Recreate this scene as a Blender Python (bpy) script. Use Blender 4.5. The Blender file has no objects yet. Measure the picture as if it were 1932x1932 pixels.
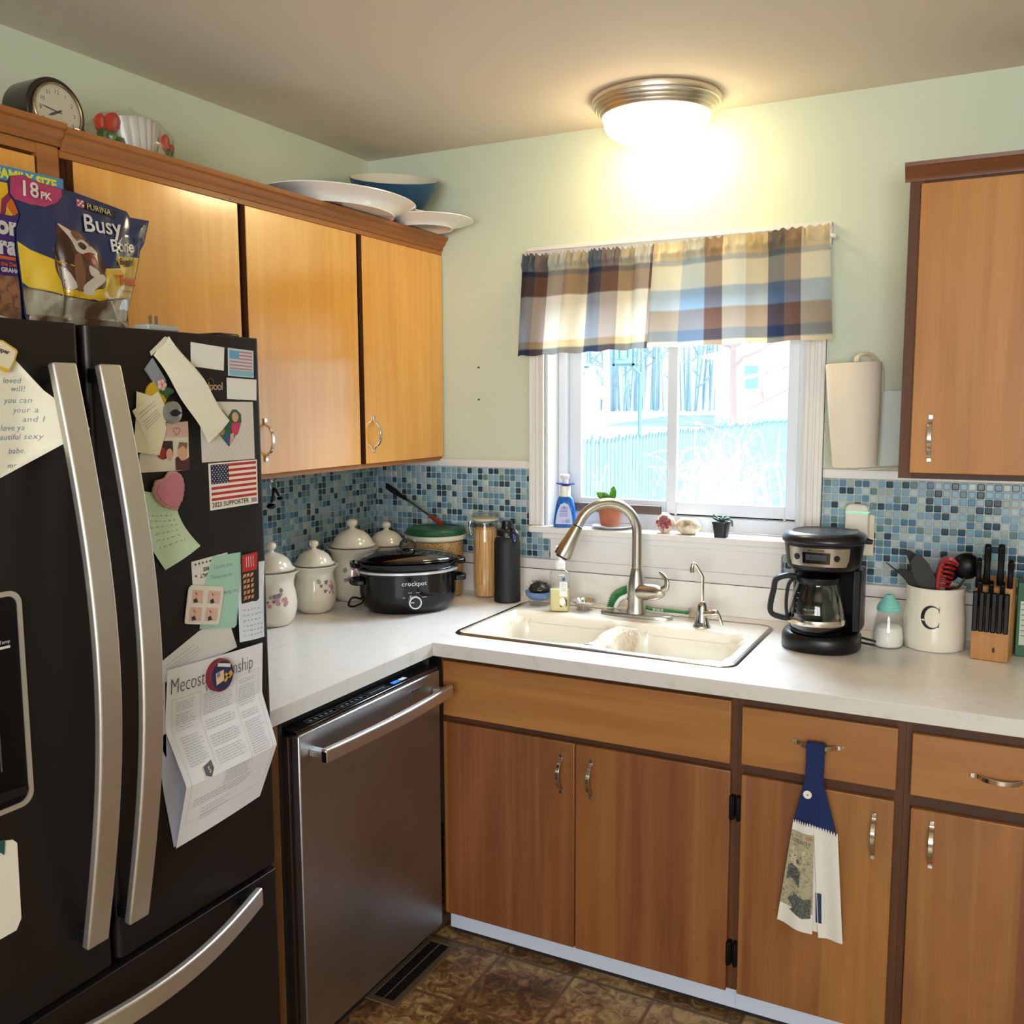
import bpy, bmesh, math, random
from math import sin, cos, pi, radians, sqrt, atan2
from mathutils import Vector, Matrix
rnd = random.Random(7)
C = bpy.context.scene.collection
scene = bpy.context.scene

# ------------------------------------------------------------------ camera
cam_d = bpy.data.cameras.new('camera'); cam = bpy.data.objects.new('camera', cam_d); C.objects.link(cam)
scene.camera = cam
yaw, pitch, roll, fpx = .4781, .1153, -.0043, 1790.16
fw = Vector((-sin(yaw)*cos(pitch), cos(yaw)*cos(pitch), -sin(pitch)))
rt = Vector((cos(yaw), sin(yaw), 0)); upv = rt.cross(fw)
r2 = rt*cos(roll)+upv*sin(roll); u2 = -rt*sin(roll)+upv*cos(roll)
cam.matrix_world = Matrix(((r2.x,u2.x,-fw.x,2.1114),(r2.y,u2.y,-fw.y,-2.9469),(r2.z,u2.z,-fw.z,1.5903),(0,0,0,1)))
cam_d.sensor_fit = 'HORIZONTAL'; cam_d.sensor_width = 36; cam_d.lens = 36*fpx/1932; cam_d.clip_start = .02; cam_d.clip_end = 300

# ------------------------------------------------------------------ world, sun, exposure
world = bpy.data.worlds.new('sky'); scene.world = world; world.use_nodes = True
wn = world.node_tree; wn.nodes.clear()
wo = wn.nodes.new('ShaderNodeOutputWorld'); wb = wn.nodes.new('ShaderNodeBackground')
tc = wn.nodes.new('ShaderNodeTexCoord'); sx = wn.nodes.new('ShaderNodeSeparateXYZ'); cr = wn.nodes.new('ShaderNodeValToRGB')
cr.color_ramp.elements[0].position = 0; cr.color_ramp.elements[0].color = (.70,.93,1.0,1)
cr.color_ramp.elements[1].position = .6; cr.color_ramp.elements[1].color = (.36,.66,1.0,1)
wn.links.new(tc.outputs['Generated'], sx.inputs[0]); wn.links.new(sx.outputs['Z'], cr.inputs[0])
wn.links.new(cr.outputs[0], wb.inputs[0]); wb.inputs[1].default_value = .95
wn.links.new(wb.outputs[0], wo.inputs[0])
sd = bpy.data.lights.new('sun', 'SUN'); sun = bpy.data.objects.new('sun', sd); C.objects.link(sun)
sd.energy = 4.5; sd.angle = radians(1.2); sd.color = (1, .95, .86)
sun.rotation_euler = Vector((.93, .05, .62)).to_track_quat('Z', 'Y').to_euler(); sun.location = (30, 10, 25)

def area(name, loc, aim, sx_, sy_, power, col):
    d = bpy.data.lights.new(name, 'AREA'); d.shape = 'RECTANGLE'; d.size = sx_; d.size_y = sy_; d.energy = power; d.color = col
    o = bpy.data.objects.new(name, d); C.objects.link(o); o.location = loc
    o.rotation_euler = (Vector(aim)-Vector(loc)).to_track_quat('-Z', 'Y').to_euler(); return o
area('daylight_kitchen_window', (1.35, 1.25, 2.75), (1.15, .1, 1.55), 2.2, 1.4, 215, (.68, .84, 1.0))
area('rear_room_fill', (2.6, -5.2, 1.6), (2.3, -1.0, 1.62), 1.9, 1.15, 72, (.96, .96, .97))  # added fill lamp for the room, behind the camera
scene.view_settings.view_transform = 'Standard'; scene.view_settings.look = 'None'
scene.view_settings.exposure = 0.86; scene.view_settings.gamma = 1.0; scene.view_settings.use_curve_mapping = False
LAMP_STRENGTH = 10.5

# ------------------------------------------------------------------ materials
def L(h):
    h = h.lstrip('#'); o = []
    for i in (0, 2, 4):
        c = int(h[i:i+2], 16)/255
        o.append(c/12.92 if c <= .04045 else ((c+.055)/1.055)**2.4)
    return (o[0], o[1], o[2], 1)
_m = {}
def M(name, col, rough=.5, metal=0, spec=.5, coat=0, vary=None, bump=None, emis=None, trans=0, aniso=0, sheen=0):
    if name in _m: return _m[name]
    m = bpy.data.materials.new(name); m.use_nodes = True; n = m.node_tree; b = n.nodes['Principled BSDF']
    c = L(col) if isinstance(col, str) else col
    b.inputs['Base Color'].default_value = c; b.inputs['Roughness'].default_value = rough; b.inputs['Metallic'].default_value = metal
    b.inputs['Specular IOR Level'].default_value = spec; b.inputs['Coat Weight'].default_value = coat; b.inputs['Coat Roughness'].default_value = .08
    b.inputs['Transmission Weight'].default_value = trans; b.inputs['Anisotropic'].default_value = aniso; b.inputs['Sheen Weight'].default_value = sheen
    if emis: b.inputs['Emission Color'].default_value = L(emis[0]); b.inputs['Emission Strength'].default_value = emis[1]
    if vary or bump:
        t = n.nodes.new('ShaderNodeTexCoord')
    if vary:   # (other colour, scale xyz, detail, lo, hi)
        mp = n.nodes.new('ShaderNodeMapping'); mp.inputs['Scale'].default_value = vary[1]
        ns = n.nodes.new('ShaderNodeTexNoise'); ns.inputs['Scale'].default_value = 1; ns.inputs['Detail'].default_value = vary[2]
        rp = n.nodes.new('ShaderNodeValToRGB'); rp.color_ramp.elements[0].position = vary[3]; rp.color_ramp.elements[1].position = vary[4]
        rp.color_ramp.elements[0].color = c; rp.color_ramp.elements[1].color = L(vary[0])
        n.links.new(t.outputs['Object'], mp.inputs[0]); n.links.new(mp.outputs[0], ns.inputs[0]); n.links.new(ns.outputs[0], rp.inputs[0]); n.links.new(rp.outputs[0], b.inputs['Base Color'])
    if bump:   # (scale xyz, strength, distance)
        mp2 = n.nodes.new('ShaderNodeMapping'); mp2.inputs['Scale'].default_value = bump[0]
        n2 = n.nodes.new('ShaderNodeTexNoise'); n2.inputs['Scale'].default_value = 1; n2.inputs['Detail'].default_value = 4
        bp = n.nodes.new('ShaderNodeBump'); bp.inputs['Strength'].default_value = bump[1]; bp.inputs['Distance'].default_value = bump[2]
        n.links.new(t.outputs['Object'], mp2.inputs[0]); n.links.new(mp2.outputs[0], n2.inputs[0]); n.links.new(n2.outputs[0], bp.inputs['Height']); n.links.new(bp.outputs[0], b.inputs['Normal'])
    _m[name] = m; return m

def wood(name, c1, c2, c3, rough=.38, axis='z', grain=1.0, coat=.25, bands=0):
    """plywood veneer: broad patches plus fine streaks along one axis, different on each object"""
    if name in _m: return _m[name]
    m = bpy.data.materials.new(name); m.use_nodes = True; n = m.node_tree; N = n.nodes; K = n.links; b = N['Principled BSDF']
    t = N.new('ShaderNodeTexCoord'); oi = N.new('ShaderNodeObjectInfo')
    ad = N.new('ShaderNodeVectorMath'); ad.operation = 'ADD'
    mu = N.new('ShaderNodeMath'); mu.operation = 'MULTIPLY'; mu.inputs[1].default_value = 37
    K.new(oi.outputs['Random'], mu.inputs[0]); K.new(t.outputs['Object'], ad.inputs[0]); K.new(mu.outputs[0], ad.inputs[1])
    def nz(sc, det, dist=0):
        mp = N.new('ShaderNodeMapping'); mp.inputs['Scale'].default_value = sc
        s = N.new('ShaderNodeTexNoise'); s.inputs['Scale'].default_value = 1; s.inputs['Detail'].default_value = det; s.inputs['Distortion'].default_value = dist
        K.new(ad.outputs[0], mp.inputs[0]); K.new(mp.outputs[0], s.inputs[0]); return s
    lo, hi = .9, 26*grain
    a = {'x': (lo, hi, hi), 'y': (hi, lo, hi), 'z': (hi, hi, lo)}[axis]
    bq = {'x': (.8, 5, 5), 'y': (5, .8, 5), 'z': (5, 5, .8)}[axis]
    s1 = nz(a, 5, .6); s2 = nz(bq, 3, 1.2)
    r1 = N.new('ShaderNodeValToRGB'); r1.color_ramp.elements[0].position = .3; r1.color_ramp.elements[1].position = .7
    r1.color_ramp.elements[0].color = L(c1); r1.color_ramp.elements[1].color = L(c2)
    K.new(s2.outputs[0], r1.inputs[0])
    r2_ = N.new('ShaderNodeValToRGB'); r2_.color_ramp.elements[0].position = .45; r2_.color_ramp.elements[1].position = .75
    r2_.color_ramp.elements[0].color = (0, 0, 0, 1); r2_.color_ramp.elements[1].color = (.6, .6, .6, 1)
    K.new(s1.outputs[0], r2_.inputs[0])
    mx = N.new('ShaderNodeMix'); mx.data_type = 'RGBA'; mx.inputs[7].default_value = L(c3)
    K.new(r2_.outputs[0], mx.inputs[0]); K.new(r1.outputs[0], mx.inputs[6]); K.new(mx.outputs[2], b.inputs['Base Color'])
    if bands:   # book-matched veneer leaves: each strip a slightly different tone
        sp = N.new('ShaderNodeSeparateXYZ'); K.new(t.outputs['Object'], sp.inputs[0])
        d1 = N.new('ShaderNodeMath'); d1.operation = 'MULTIPLY_ADD'; d1.inputs[1].default_value = 1/bands; K.new(sp.outputs[0], d1.inputs[0])
        m3 = N.new('ShaderNodeMath'); m3.operation = 'MULTIPLY'; m3.inputs[1].default_value = 91.7; K.new(oi.outputs['Random'], m3.inputs[0]); K.new(m3.outputs[0], d1.inputs[2])
        fo = N.new('ShaderNodeMath'); fo.operation = 'FLOOR'; K.new(d1.outputs[0], fo.inputs[0])
        wn_ = N.new('ShaderNodeTexWhiteNoise'); wn_.noise_dimensions = '1D'; K.new(fo.outputs[0], wn_.inputs['W'])
        hs = N.new('ShaderNodeHueSaturation'); mr_ = N.new('ShaderNodeMapRange'); mr_.inputs[3].default_value = .80; mr_.inputs[4].default_value = 1.16; K.new(wn_.outputs['Value'], mr_.inputs[0]); K.new(mr_.outputs[0], hs.inputs['Value'])
        mh = N.new('ShaderNodeMapRange'); mh.inputs[3].default_value = .492; mh.inputs[4].default_value = .506; K.new(wn_.outputs['Value'], mh.inputs[0]); K.new(mh.outputs[0], hs.inputs['Hue'])
        K.new(mx.outputs[2], hs.inputs['Color']); K.new(hs.outputs[0], b.inputs['Base Color'])
    b.inputs['Roughness'].default_value = rough; b.inputs['Coat Weight'].default_value = coat; b.inputs['Coat Roughness'].default_value = .15; b.inputs['Coat IOR'].default_value = 1.7
    bp = N.new('ShaderNodeBump'); bp.inputs['Strength'].default_value = .08; bp.inputs['Distance'].default_value = .002
    K.new(s1.outputs[0], bp.inputs['Height']); K.new(bp.outputs[0], b.inputs['Normal'])
    _m[name] = m; return m

def mosaic(name, ax):
    m = bpy.data.materials.new(name); m.use_nodes = True; n = m.node_tree; N = n.nodes; K = n.links; b = N['Principled BSDF']
    def mth(op, a=None, bb=None, c=None):
        x = N.new('ShaderNodeMath'); x.operation = op
        for i, v in enumerate((a, bb, c)):
            if v is None: continue
            if isinstance(v, (int, float)): x.inputs[i].default_value = v
            else: K.new(v, x.inputs[i])
        return x.outputs[0]
    t = N.new('ShaderNodeNewGeometry'); s = N.new('ShaderNodeSeparateXYZ'); K.new(t.outputs['Position'], s.inputs[0])
    P = .0216
    u = mth('DIVIDE', mth('ADD', s.outputs['xy'.index(ax)], 10.003), P); v = mth('DIVIDE', mth('ADD', s.outputs[2], .0022), P)
    fu = mth('FRACT', u); fv = mth('FRACT', v)
    cv = N.new('ShaderNodeCombineXYZ'); K.new(mth('FLOOR', u), cv.inputs[0]); K.new(mth('FLOOR', v), cv.inputs[1])
    wnz = N.new('ShaderNodeTexWhiteNoise'); wnz.noise_dimensions = '2D'; K.new(cv.outputs[0], wnz.inputs[0])
    rp = N.new('ShaderNodeValToRGB'); rp.color_ramp.interpolation = 'CONSTANT'
    cols = ['#9fb9c4', '#7fa3b5', '#a9bcbc', '#5f8ca6', '#8fb0c0', '#2f4a58', '#b6c6ca', '#4d7690', '#9db0b0', '#2c4a5c', '#7fa6b8', '#64858a']
    e = rp.color_ramp.elements
    while len(e) < len(cols): e.new(.5)
    for i, c in enumerate(cols): e[i].position = i/len(cols); e[i].color = L(c)
    K.new(wnz.outputs['Value'], rp.inputs[0])
    du = mth('MINIMUM', fu, mth('SUBTRACT', 1, fu)); dv = mth('MINIMUM', fv, mth('SUBTRACT', 1, fv))
    # rounded square distance
    a1 = mth('MAXIMUM', mth('SUBTRACT', .22, du), 0); a2 = mth('MAXIMUM', mth('SUBTRACT', .22, dv), 0)
    d = mth('SUBTRACT', .22, mth('SQRT', mth('ADD', mth('MULTIPLY', a1, a1), mth('MULTIPLY', a2, a2))))
    mr = N.new('ShaderNodeMapRange'); mr.interpolation_type = 'SMOOTHSTEP'; mr.inputs[1].default_value = .035; mr.inputs[2].default_value = .075; K.new(d, mr.inputs[0])
    mx = N.new('ShaderNodeMix'); mx.data_type = 'RGBA'; mx.inputs[6].default_value = L('#b9bcb4'); K.new(mr.outputs[0], mx.inputs[0]); K.new(rp.outputs[0], mx.inputs[7])
    K.new(mx.outputs[2], b.inputs['Base Color'])
    rr = N.new('ShaderNodeMapRange'); rr.inputs[3].default_value = .8; rr.inputs[4].default_value = .12; K.new(mr.outputs[0], rr.inputs[0]); K.new(rr.outputs[0], b.inputs['Roughness'])
    hb = N.new('ShaderNodeMapRange'); hb.interpolation_type = 'SMOOTHSTEP'; hb.inputs[1].default_value = .02; hb.inputs[2].default_value = .17; K.new(d, hb.inputs[0])
    bp = N.new('ShaderNodeBump'); bp.inputs['Strength'].default_value = .7; bp.inputs['Distance'].default_value = .0025
    K.new(hb.outputs[0], bp.inputs['Height']); K.new(bp.outputs[0], b.inputs['Normal'])
    return m

def glass(name, tint=(1, 1, 1, 1), refl=.09, rough=.02):
    """thin clear sheet: mostly see-through with a faint fresnel reflection"""
    if name in _m: return _m[name]
    m = bpy.data.materials.new(name); m.use_nodes = True; n = m.node_tree; n.nodes.remove(n.nodes['Principled BSDF'])
    t = n.nodes.new('ShaderNodeBsdfTransparent'); t.inputs[0].default_value = tint
    g = n.nodes.new('ShaderNodeBsdfGlossy'); g.inputs['Roughness'].default_value = rough
    f = n.nodes.new('ShaderNodeLayerWeight'); f.inputs[0].default_value = .35
    mr = n.nodes.new('ShaderNodeMapRange'); mr.inputs[3].default_value = refl*.4; mr.inputs[4].default_value = min(1, refl*5)
    x = n.nodes.new('ShaderNodeMixShader'); n.links.new(f.outputs['Facing'], mr.inputs[0]); n.links.new(mr.outputs[0], x.inputs[0])
    n.links.new(t.outputs[0], x.inputs[1]); n.links.new(g.outputs[0], x.inputs[2]); n.links.new(x.outputs[0], n.nodes['Material Output'].inputs[0])
    _m[name] = m; return m

def cloth(name, attr, transl=.4):
    m = bpy.data.materials.new(name); m.use_nodes = True; n = m.node_tree; n.nodes.remove(n.nodes['Principled BSDF'])
    a = n.nodes.new('ShaderNodeVertexColor'); a.layer_name = attr
    d = n.nodes.new('ShaderNodeBsdfDiffuse'); t = n.nodes.new('ShaderNodeBsdfTranslucent'); x = n.nodes.new('ShaderNodeMixShader'); x.inputs[0].default_value = transl
    w = n.nodes.new('ShaderNodeTexNoise'); w.inputs['Scale'].default_value = 900; bp = n.nodes.new('ShaderNodeBump'); bp.inputs['Strength'].default_value = .3; bp.inputs['Distance'].default_value = .001
    n.links.new(w.outputs[0], bp.inputs['Height']); n.links.new(bp.outputs[0], d.inputs['Normal'])
    n.links.new(a.outputs[0], d.inputs[0]); n.links.new(a.outputs[0], t.inputs[0]); n.links.new(d.outputs[0], x.inputs[1]); n.links.new(t.outputs[0], x.inputs[2])
    n.links.new(x.outputs[0], n.nodes['Material Output'].inputs[0]); return m

# ------------------------------------------------------------------ mesh builder
OFF = {}
class MB:
    def __init__(s): s.v = []; s.f = []; s.mi = []; s.cur = 0
    def add(s, vs, fs):
        o = len(s.v); s.v += [Vector(q) for q in vs]; s.f += [tuple(i+o for i in f) for f in fs]; s.mi += [s.cur]*len(fs); return s
    def box(s, x0, x1, y0, y1, z0, z1):
        x0, x1 = min(x0, x1), max(x0, x1); y0, y1 = min(y0, y1), max(y0, y1); z0, z1 = min(z0, z1), max(z0, z1)
        return s.add([(x0,y0,z0),(x1,y0,z0),(x1,y1,z0),(x0,y1,z0),(x0,y0,z1),(x1,y0,z1),(x1,y1,z1),(x0,y1,z1)],
                     [(0,3,2,1),(4,5,6,7),(0,1,5,4),(1,2,6,5),(2,3,7,6),(3,0,4,7)])
    def lathe(s, prof, c=(0,0,0), n=40, sx=1, sy=1, rot=0, close=True, M3=None):
        vs = []; fs = []; k = len(prof)
        for r, z in prof:
            for i in range(n):
                a = 2*pi*i/n; x, y = r*cos(a)*sx, r*sin(a)*sy
                p = Vector((x*cos(rot)-y*sin(rot), x*sin(rot)+y*cos(rot), z))
                if M3: p = M3 @ p
                vs.append(Vector(c)+p)
        for j in range(k-1):
            for i in range(n):
                i2 = (i+1) % n; fs.append((j*n+i, j*n+i2, (j+1)*n+i2, (j+1)*n+i))
        if close:
            if prof[0][0] > 1e-6: fs.append(tuple(reversed(range(n))))
            if prof[-1][0] > 1e-6: fs.append(tuple(range((k-1)*n, k*n)))
        return s.add(vs, fs)
    def tube(s, pts, r, n=10, cap=True, sq=None):
        """round (or flat, sq=(a,b) cross-section) sweep along points"""
        P = [Vector(p) for p in pts]; k = len(P); R = r if isinstance(r, (list, tuple)) else [r]*k
        vs = []; fs = []; ref = None
        for i in range(k):
            t = (P[min(i+1,k-1)]-P[max(i-1,0)])
            if t.length < 1e-9: t = Vector((0,0,1))
            t.normalize()
            if ref is None:
                ref = Vector((0,0,1)) if abs(t.z) < .9 else Vector((1,0,0))
                ref = (ref-t*ref.dot(t)).normalized()
            else:
                q = ref-t*ref.dot(t)
                if q.length > 1e-6: ref = q.normalized()
            b = t.cross(ref)
            for j in range(n):
                a = 2*pi*j/n
                vs.append(P[i]+ref*(R[i]*cos(a)*(sq[0] if sq else 1))+b*(R[i]*sin(a)*(sq[1] if sq else 1)))
        for i in range(k-1):
            for j in range(n):
                j2 = (j+1) % n; fs.append((i*n+j, i*n+j2, (i+1)*n+j2, (i+1)*n+j))
        if cap: fs.append(tuple(reversed(range(n)))); fs.append(tuple(range((k-1)*n, k*n)))
        return s.add(vs, fs)
    def ribbon(s, pts, w, t, wdir):
        """rectangular strip of width w (along wdir) and thickness t swept along pts"""
        P = [Vector(p) for p in pts]; W = Vector(wdir).normalized(); k = len(P); vs = []; fs = []
        for i in range(k):
            tg = (P[min(i+1,k-1)]-P[max(i-1,0)]).normalized(); nn = tg.cross(W).normalized()
            ww = w[i] if isinstance(w, (list, tuple)) else w
            for a, b in ((-1,-1),(1,-1),(1,1),(-1,1)): vs.append(P[i]+W*(a*ww/2)+nn*(b*t/2))
        for i in range(k-1):
            for j in range(4): j2 = (j+1) % 4; fs.append((i*4+j, i*4+j2, (i+1)*4+j2, (i+1)*4+j))
        fs += [(3,2,1,0), tuple(range((k-1)*4, k*4))]
        return s.add(vs, fs)
    def prism(s, poly, ax, a0, a1):
        """closed 2D outline extruded along an axis; poly holds the other two coordinates in xyz order"""
        def p3(p, a): return {'x': (a, p[0], p[1]), 'y': (p[0], a, p[1]), 'z': (p[0], p[1], a)}[ax]
        n = len(poly); vs = [p3(p, a0) for p in poly]+[p3(p, a1) for p in poly]
        fs = [tuple(reversed(range(n))), tuple(range(n, 2*n))]+[(i, (i+1) % n, n+(i+1) % n, n+i) for i in range(n)]
        return s.add(vs, fs)
    def flat(s, pts): return s.add(pts, [tuple(range(len(pts)))])
    def sphere(s, c, r, n=16, m=10, sc=(1,1,1), jit=0):
        vs = [Vector(c)+Vector((0,0,-r*sc[2]))]; fs = []
        for j in range(1, m):
            t = -pi/2+pi*j/m
            for i in range(n):
                a = 2*pi*i/n; q = 1+rnd.uniform(-jit, jit)
                vs.append(Vector(c)+Vector((r*cos(t)*cos(a)*sc[0]*q, r*cos(t)*sin(a)*sc[1]*q, r*sin(t)*sc[2]*q)))
        vs.append(Vector(c)+Vector((0,0,r*sc[2]))); last = len(vs)-1
        for i in range(n):
            fs.append((0, 1+(i+1) % n, 1+i)); fs.append((last, 1+(m-2)*n+i, 1+(m-2)*n+(i+1) % n))
        for j in range(m-2):
            for i in range(n): fs.append((1+j*n+i, 1+j*n+(i+1) % n, 1+(j+1)*n+(i+1) % n, 1+(j+1)*n+i))
        return s.add(vs, fs)
    def sheet(s, P, nu, nv, th=0):
        """P(u,v)->point; th>0 gives a second skin"""
        vs = [Vector(P(i/nu, j/nv)) for j in range(nv+1) for i in range(nu+1)]; W = nu+1
        fs = [(j*W+i, j*W+i+1, (j+1)*W+i+1, (j+1)*W+i) for j in range(nv) for i in range(nu)]
        if th:
            a = vs[1]-vs[0]; b = vs[W]-vs[0]; nn = a.cross(b).normalized()*th; k = len(vs)
            vs += [q-nn for q in vs]; fs += [tuple(k+i for i in reversed(f)) for f in fs]
            bd = [i for i in range(nu)]+[W*j+nu for j in range(nv)]+[W*nv+i for i in range(nu, 0, -1)]+[W*j for j in range(nv, 0, -1)]
            for q in range(len(bd)): i, j = bd[q], bd[(q+1) % len(bd)]; fs.append((j, i, i+k, j+k))
        return s.add(vs, fs)
    def build(s, name, mat, parent=None, bevel=0, seg=2, smooth=True, ang=38, sub=0, weld=False, loc=None, cols=None):
        me = bpy.data.meshes.new(name)
        if parent is not None: off = OFF[parent.name]
        elif loc is not None: off = Vector(loc)
        elif s.v:
            xs = [q.x for q in s.v]; ys = [q.y for q in s.v]; zs = [q.z for q in s.v]; off = Vector(((min(xs)+max(xs))/2, (min(ys)+max(ys))/2, min(zs)))
        me.from_pydata([q-off for q in s.v], [], s.f)
        for m in (mat if isinstance(mat, (list, tuple)) else [mat]): me.materials.append(m)
        for p, i in zip(me.polygons, s.mi): p.material_index = i
        if weld:
            bm = bmesh.new(); bm.from_mesh(me); bmesh.ops.remove_doubles(bm, verts=bm.verts, dist=1e-5); bm.to_mesh(me); bm.free()
        else:
            bm = bmesh.new(); bm.from_mesh(me); bmesh.ops.recalc_face_normals(bm, faces=bm.faces)
            bm.to_mesh(me); bm.free()
        if cols:
            ca = me.color_attributes.new('plaid', 'FLOAT_COLOR', 'POINT')
            for i, c in enumerate(cols): ca.data[i].color = c
        if smooth: me.shade_smooth(); me.set_sharp_from_angle(angle=radians(ang))
        o = bpy.data.objects.new(name, me); C.objects.link(o)
        if parent is not None: o.parent = parent; OFF[o.name] = off
        else: o.location = off; OFF[o.name] = off
        if bevel:
            b = o.modifiers.new('bevel', 'BEVEL'); b.width = bevel; b.segments = seg; b.limit_method = 'ANGLE'; b.angle_limit = radians(40); b.harden_normals = False
        if sub:
            q = o.modifiers.new('sub', 'SUBSURF'); q.levels = sub; q.render_levels = sub
        return o
def thing(name, label, cat, loc=(0,0,0), group=None):
    o = bpy.data.objects.new(name, None); C.objects.link(o); o.location = loc; o.empty_display_size = .05
    OFF[o.name] = Vector(loc); return tag(o, label, cat, group)
def tag(o, label, cat, group=None, kind=None):
    o['label'] = label; o['category'] = cat
    if group: o['group'] = group
    if kind: o['kind'] = kind
    return o
def struct(name, mb, mat, **k):
    o = mb.build(name, mat, **k); o['kind'] = 'structure'; return o
def lab(o, s): o['label'] = s; return o

def text_geo(s, size=1.0, align='LEFT', shear=0, bold=0, space=1.0):
    cu = bpy.data.curves.new('t', 'FONT'); cu.body = s; cu.size = size; cu.align_x = align; cu.align_y = 'BOTTOM_BASELINE'; cu.shear = shear; cu.offset = bold; cu.resolution_u = 3; cu.space_character = space
    ob = bpy.data.objects.new('t', cu); me = bpy.data.meshes.new_from_object(ob)
    vs = [tuple(v.co) for v in me.vertices]; fs = [tuple(p.vertices) for p in me.polygons]
    bpy.data.objects.remove(ob); bpy.data.curves.remove(cu); bpy.data.meshes.remove(me); return vs, fs
def text(parent, name, s, fn, mat, size=1.0, align='LEFT', shear=0, bold=0, space=1.0):
    """lettering laid on a surface: fn(a,b)->3D point, a along the line, b upwards"""
    lines = s if isinstance(s, list) else [(s, 0, 0)]
    mb = MB()
    for (st, ox, oy) in lines:
        vs, fs = text_geo(st, size, align, shear, bold, space)
        mb.add([fn(x+ox, y+oy) for x, y, z in vs], fs)
    if not mb.v: return None
    return mb.build(name, mat, parent, smooth=False)
def plane_fn(ax, a0, x0, z0, ang=0, s=1):
    ca, sa = cos(ang), sin(ang)
    def f(a, b):
        p, q = x0+(a*ca-b*sa)*s, z0+(a*sa+b*ca)*s
        return (a0, p, q) if ax == 'x' else (p, a0, q)
    return f
def rrect(x0, x1, y0, y1, r, n=6):
    o = []
    for cx, cy, a0 in ((x1-r, y1-r, 0), (x0+r, y1-r, pi/2), (x0+r, y0+r, pi), (x1-r, y0+r, 1.5*pi)):
        for i in range(n+1): a = a0+pi/2*i/n; o.append((cx+r*cos(a), cy+r*sin(a)))
    return o
def smoothc(pts, k=6, closed=False):
    """Catmull-Rom through points"""
    P = [Vector(p) for p in pts]; n = len(P); out = []
    for i in range(n if closed else n-1):
        a, b, c, d = (P[(i-1) % n], P[i], P[(i+1) % n], P[(i+2) % n]) if closed else (P[max(i-1,0)], P[i], P[i+1], P[min(i+2,n-1)])
        for j in range(k):
            t = j/k; out.append(.5*((2*b)+(c-a)*t+(2*a-5*b+4*c-d)*t*t+(3*b-a-3*c+d)*t*t*t))
    if not closed: out.append(P[-1])
    return out
def lerp(a, b, t): return a+(b-a)*t
def sstep(a, b, x): t = max(0, min(1, (x-a)/(b-a))); return t*t*(3-2*t)
# ------------------------------------------------------------------ shared materials
WALL = M('mint_wall_paint', '#ced6c0', .75, bump=((60, 60, 60), .05, .001))
CEIL = M('ceiling_paint', '#e0d2c0', .8)
WHITE = M('white_gloss_trim', '#e2dfdb', .35)
VINYL = M('white_vinyl', '#dfe3ea', .3)
LAM = M('white_laminate', '#f1ede8', .28, vary=('#e6e0d8', (24, 24, 24), 6, .55, .78))
LAME = M('laminate_edge', '#cdcac4', .4, vary=('#bdb9ac', (26, 26, 26), 5, .55, .8))
BIRCH = wood('birch_upper', '#eba436', '#da9124', '#f2b850', rough=.35, coat=1.0)
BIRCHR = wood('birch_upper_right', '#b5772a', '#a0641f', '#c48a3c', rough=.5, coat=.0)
BASEW = wood('birch_base', '#8f5a2a', '#70431f', '#a06c3a', rough=.45, coat=.08, bands=.19)
BASED = wood('birch_drawer', '#a06a32', '#845227', '#ad7a42', rough=.45, coat=.1, axis='x')
FRAME = wood('dark_frame', '#552d05', '#3c1e02', '#643a0a', rough=.6, coat=0)
FRAMEH = wood('dark_frame_horizontal', '#482404', '#341901', '#562d07', rough=.6, coat=0, axis='x')
CROWN = wood('crown_wood', '#a9672a', '#8c5220', '#b87a38', rough=.5, coat=.05, axis='y')
CROWNX = wood('crown_wood_x', '#71401a', '#5c3212', '#824e26', rough=.5, coat=.05, axis='x')
PANEL = wood('rough_panel', '#7c4a22', '#4b2b14', '#94602f', rough=.7, coat=0)
CHROME = M('chrome', '#d8d4cc', .12, 1)
NICKEL = M('brushed_nickel', '#b9b2a6', .28, 1, bump=((4, 4, 300), .05, .0005))
STEEL = M('stainless_steel', '#aaa9ab', .38, 1, bump=((2, 500, 2), .05, .0004), vary=('#98979a', (3, 3, 3), 3, .35, .7))
STEELB = M('handle_steel', '#d2cfcb', .36, 1)
BLKSS = M('black_stainless', '#221e1b', .38, .35, spec=.4, bump=((400, 400, 400), .04, .0003))
BLACK = M('black_plastic', '#0d0d0e', .35)
BLACKG = M('gloss_black', '#08080a', .08, coat=.6)
BLACKM = M('matte_black', '#131416', .6)
GLASS = glass('clear_glass')
PANE = glass('window_pane', refl=.05)
HSTEEL = M('fridge_handle_steel', '#d6d2cb', .46, 1)

CW, CH = .70, .715   # counter depths along the left and back walls
XR, YR, ZC = 4.2, -5.0, 2.465
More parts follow.
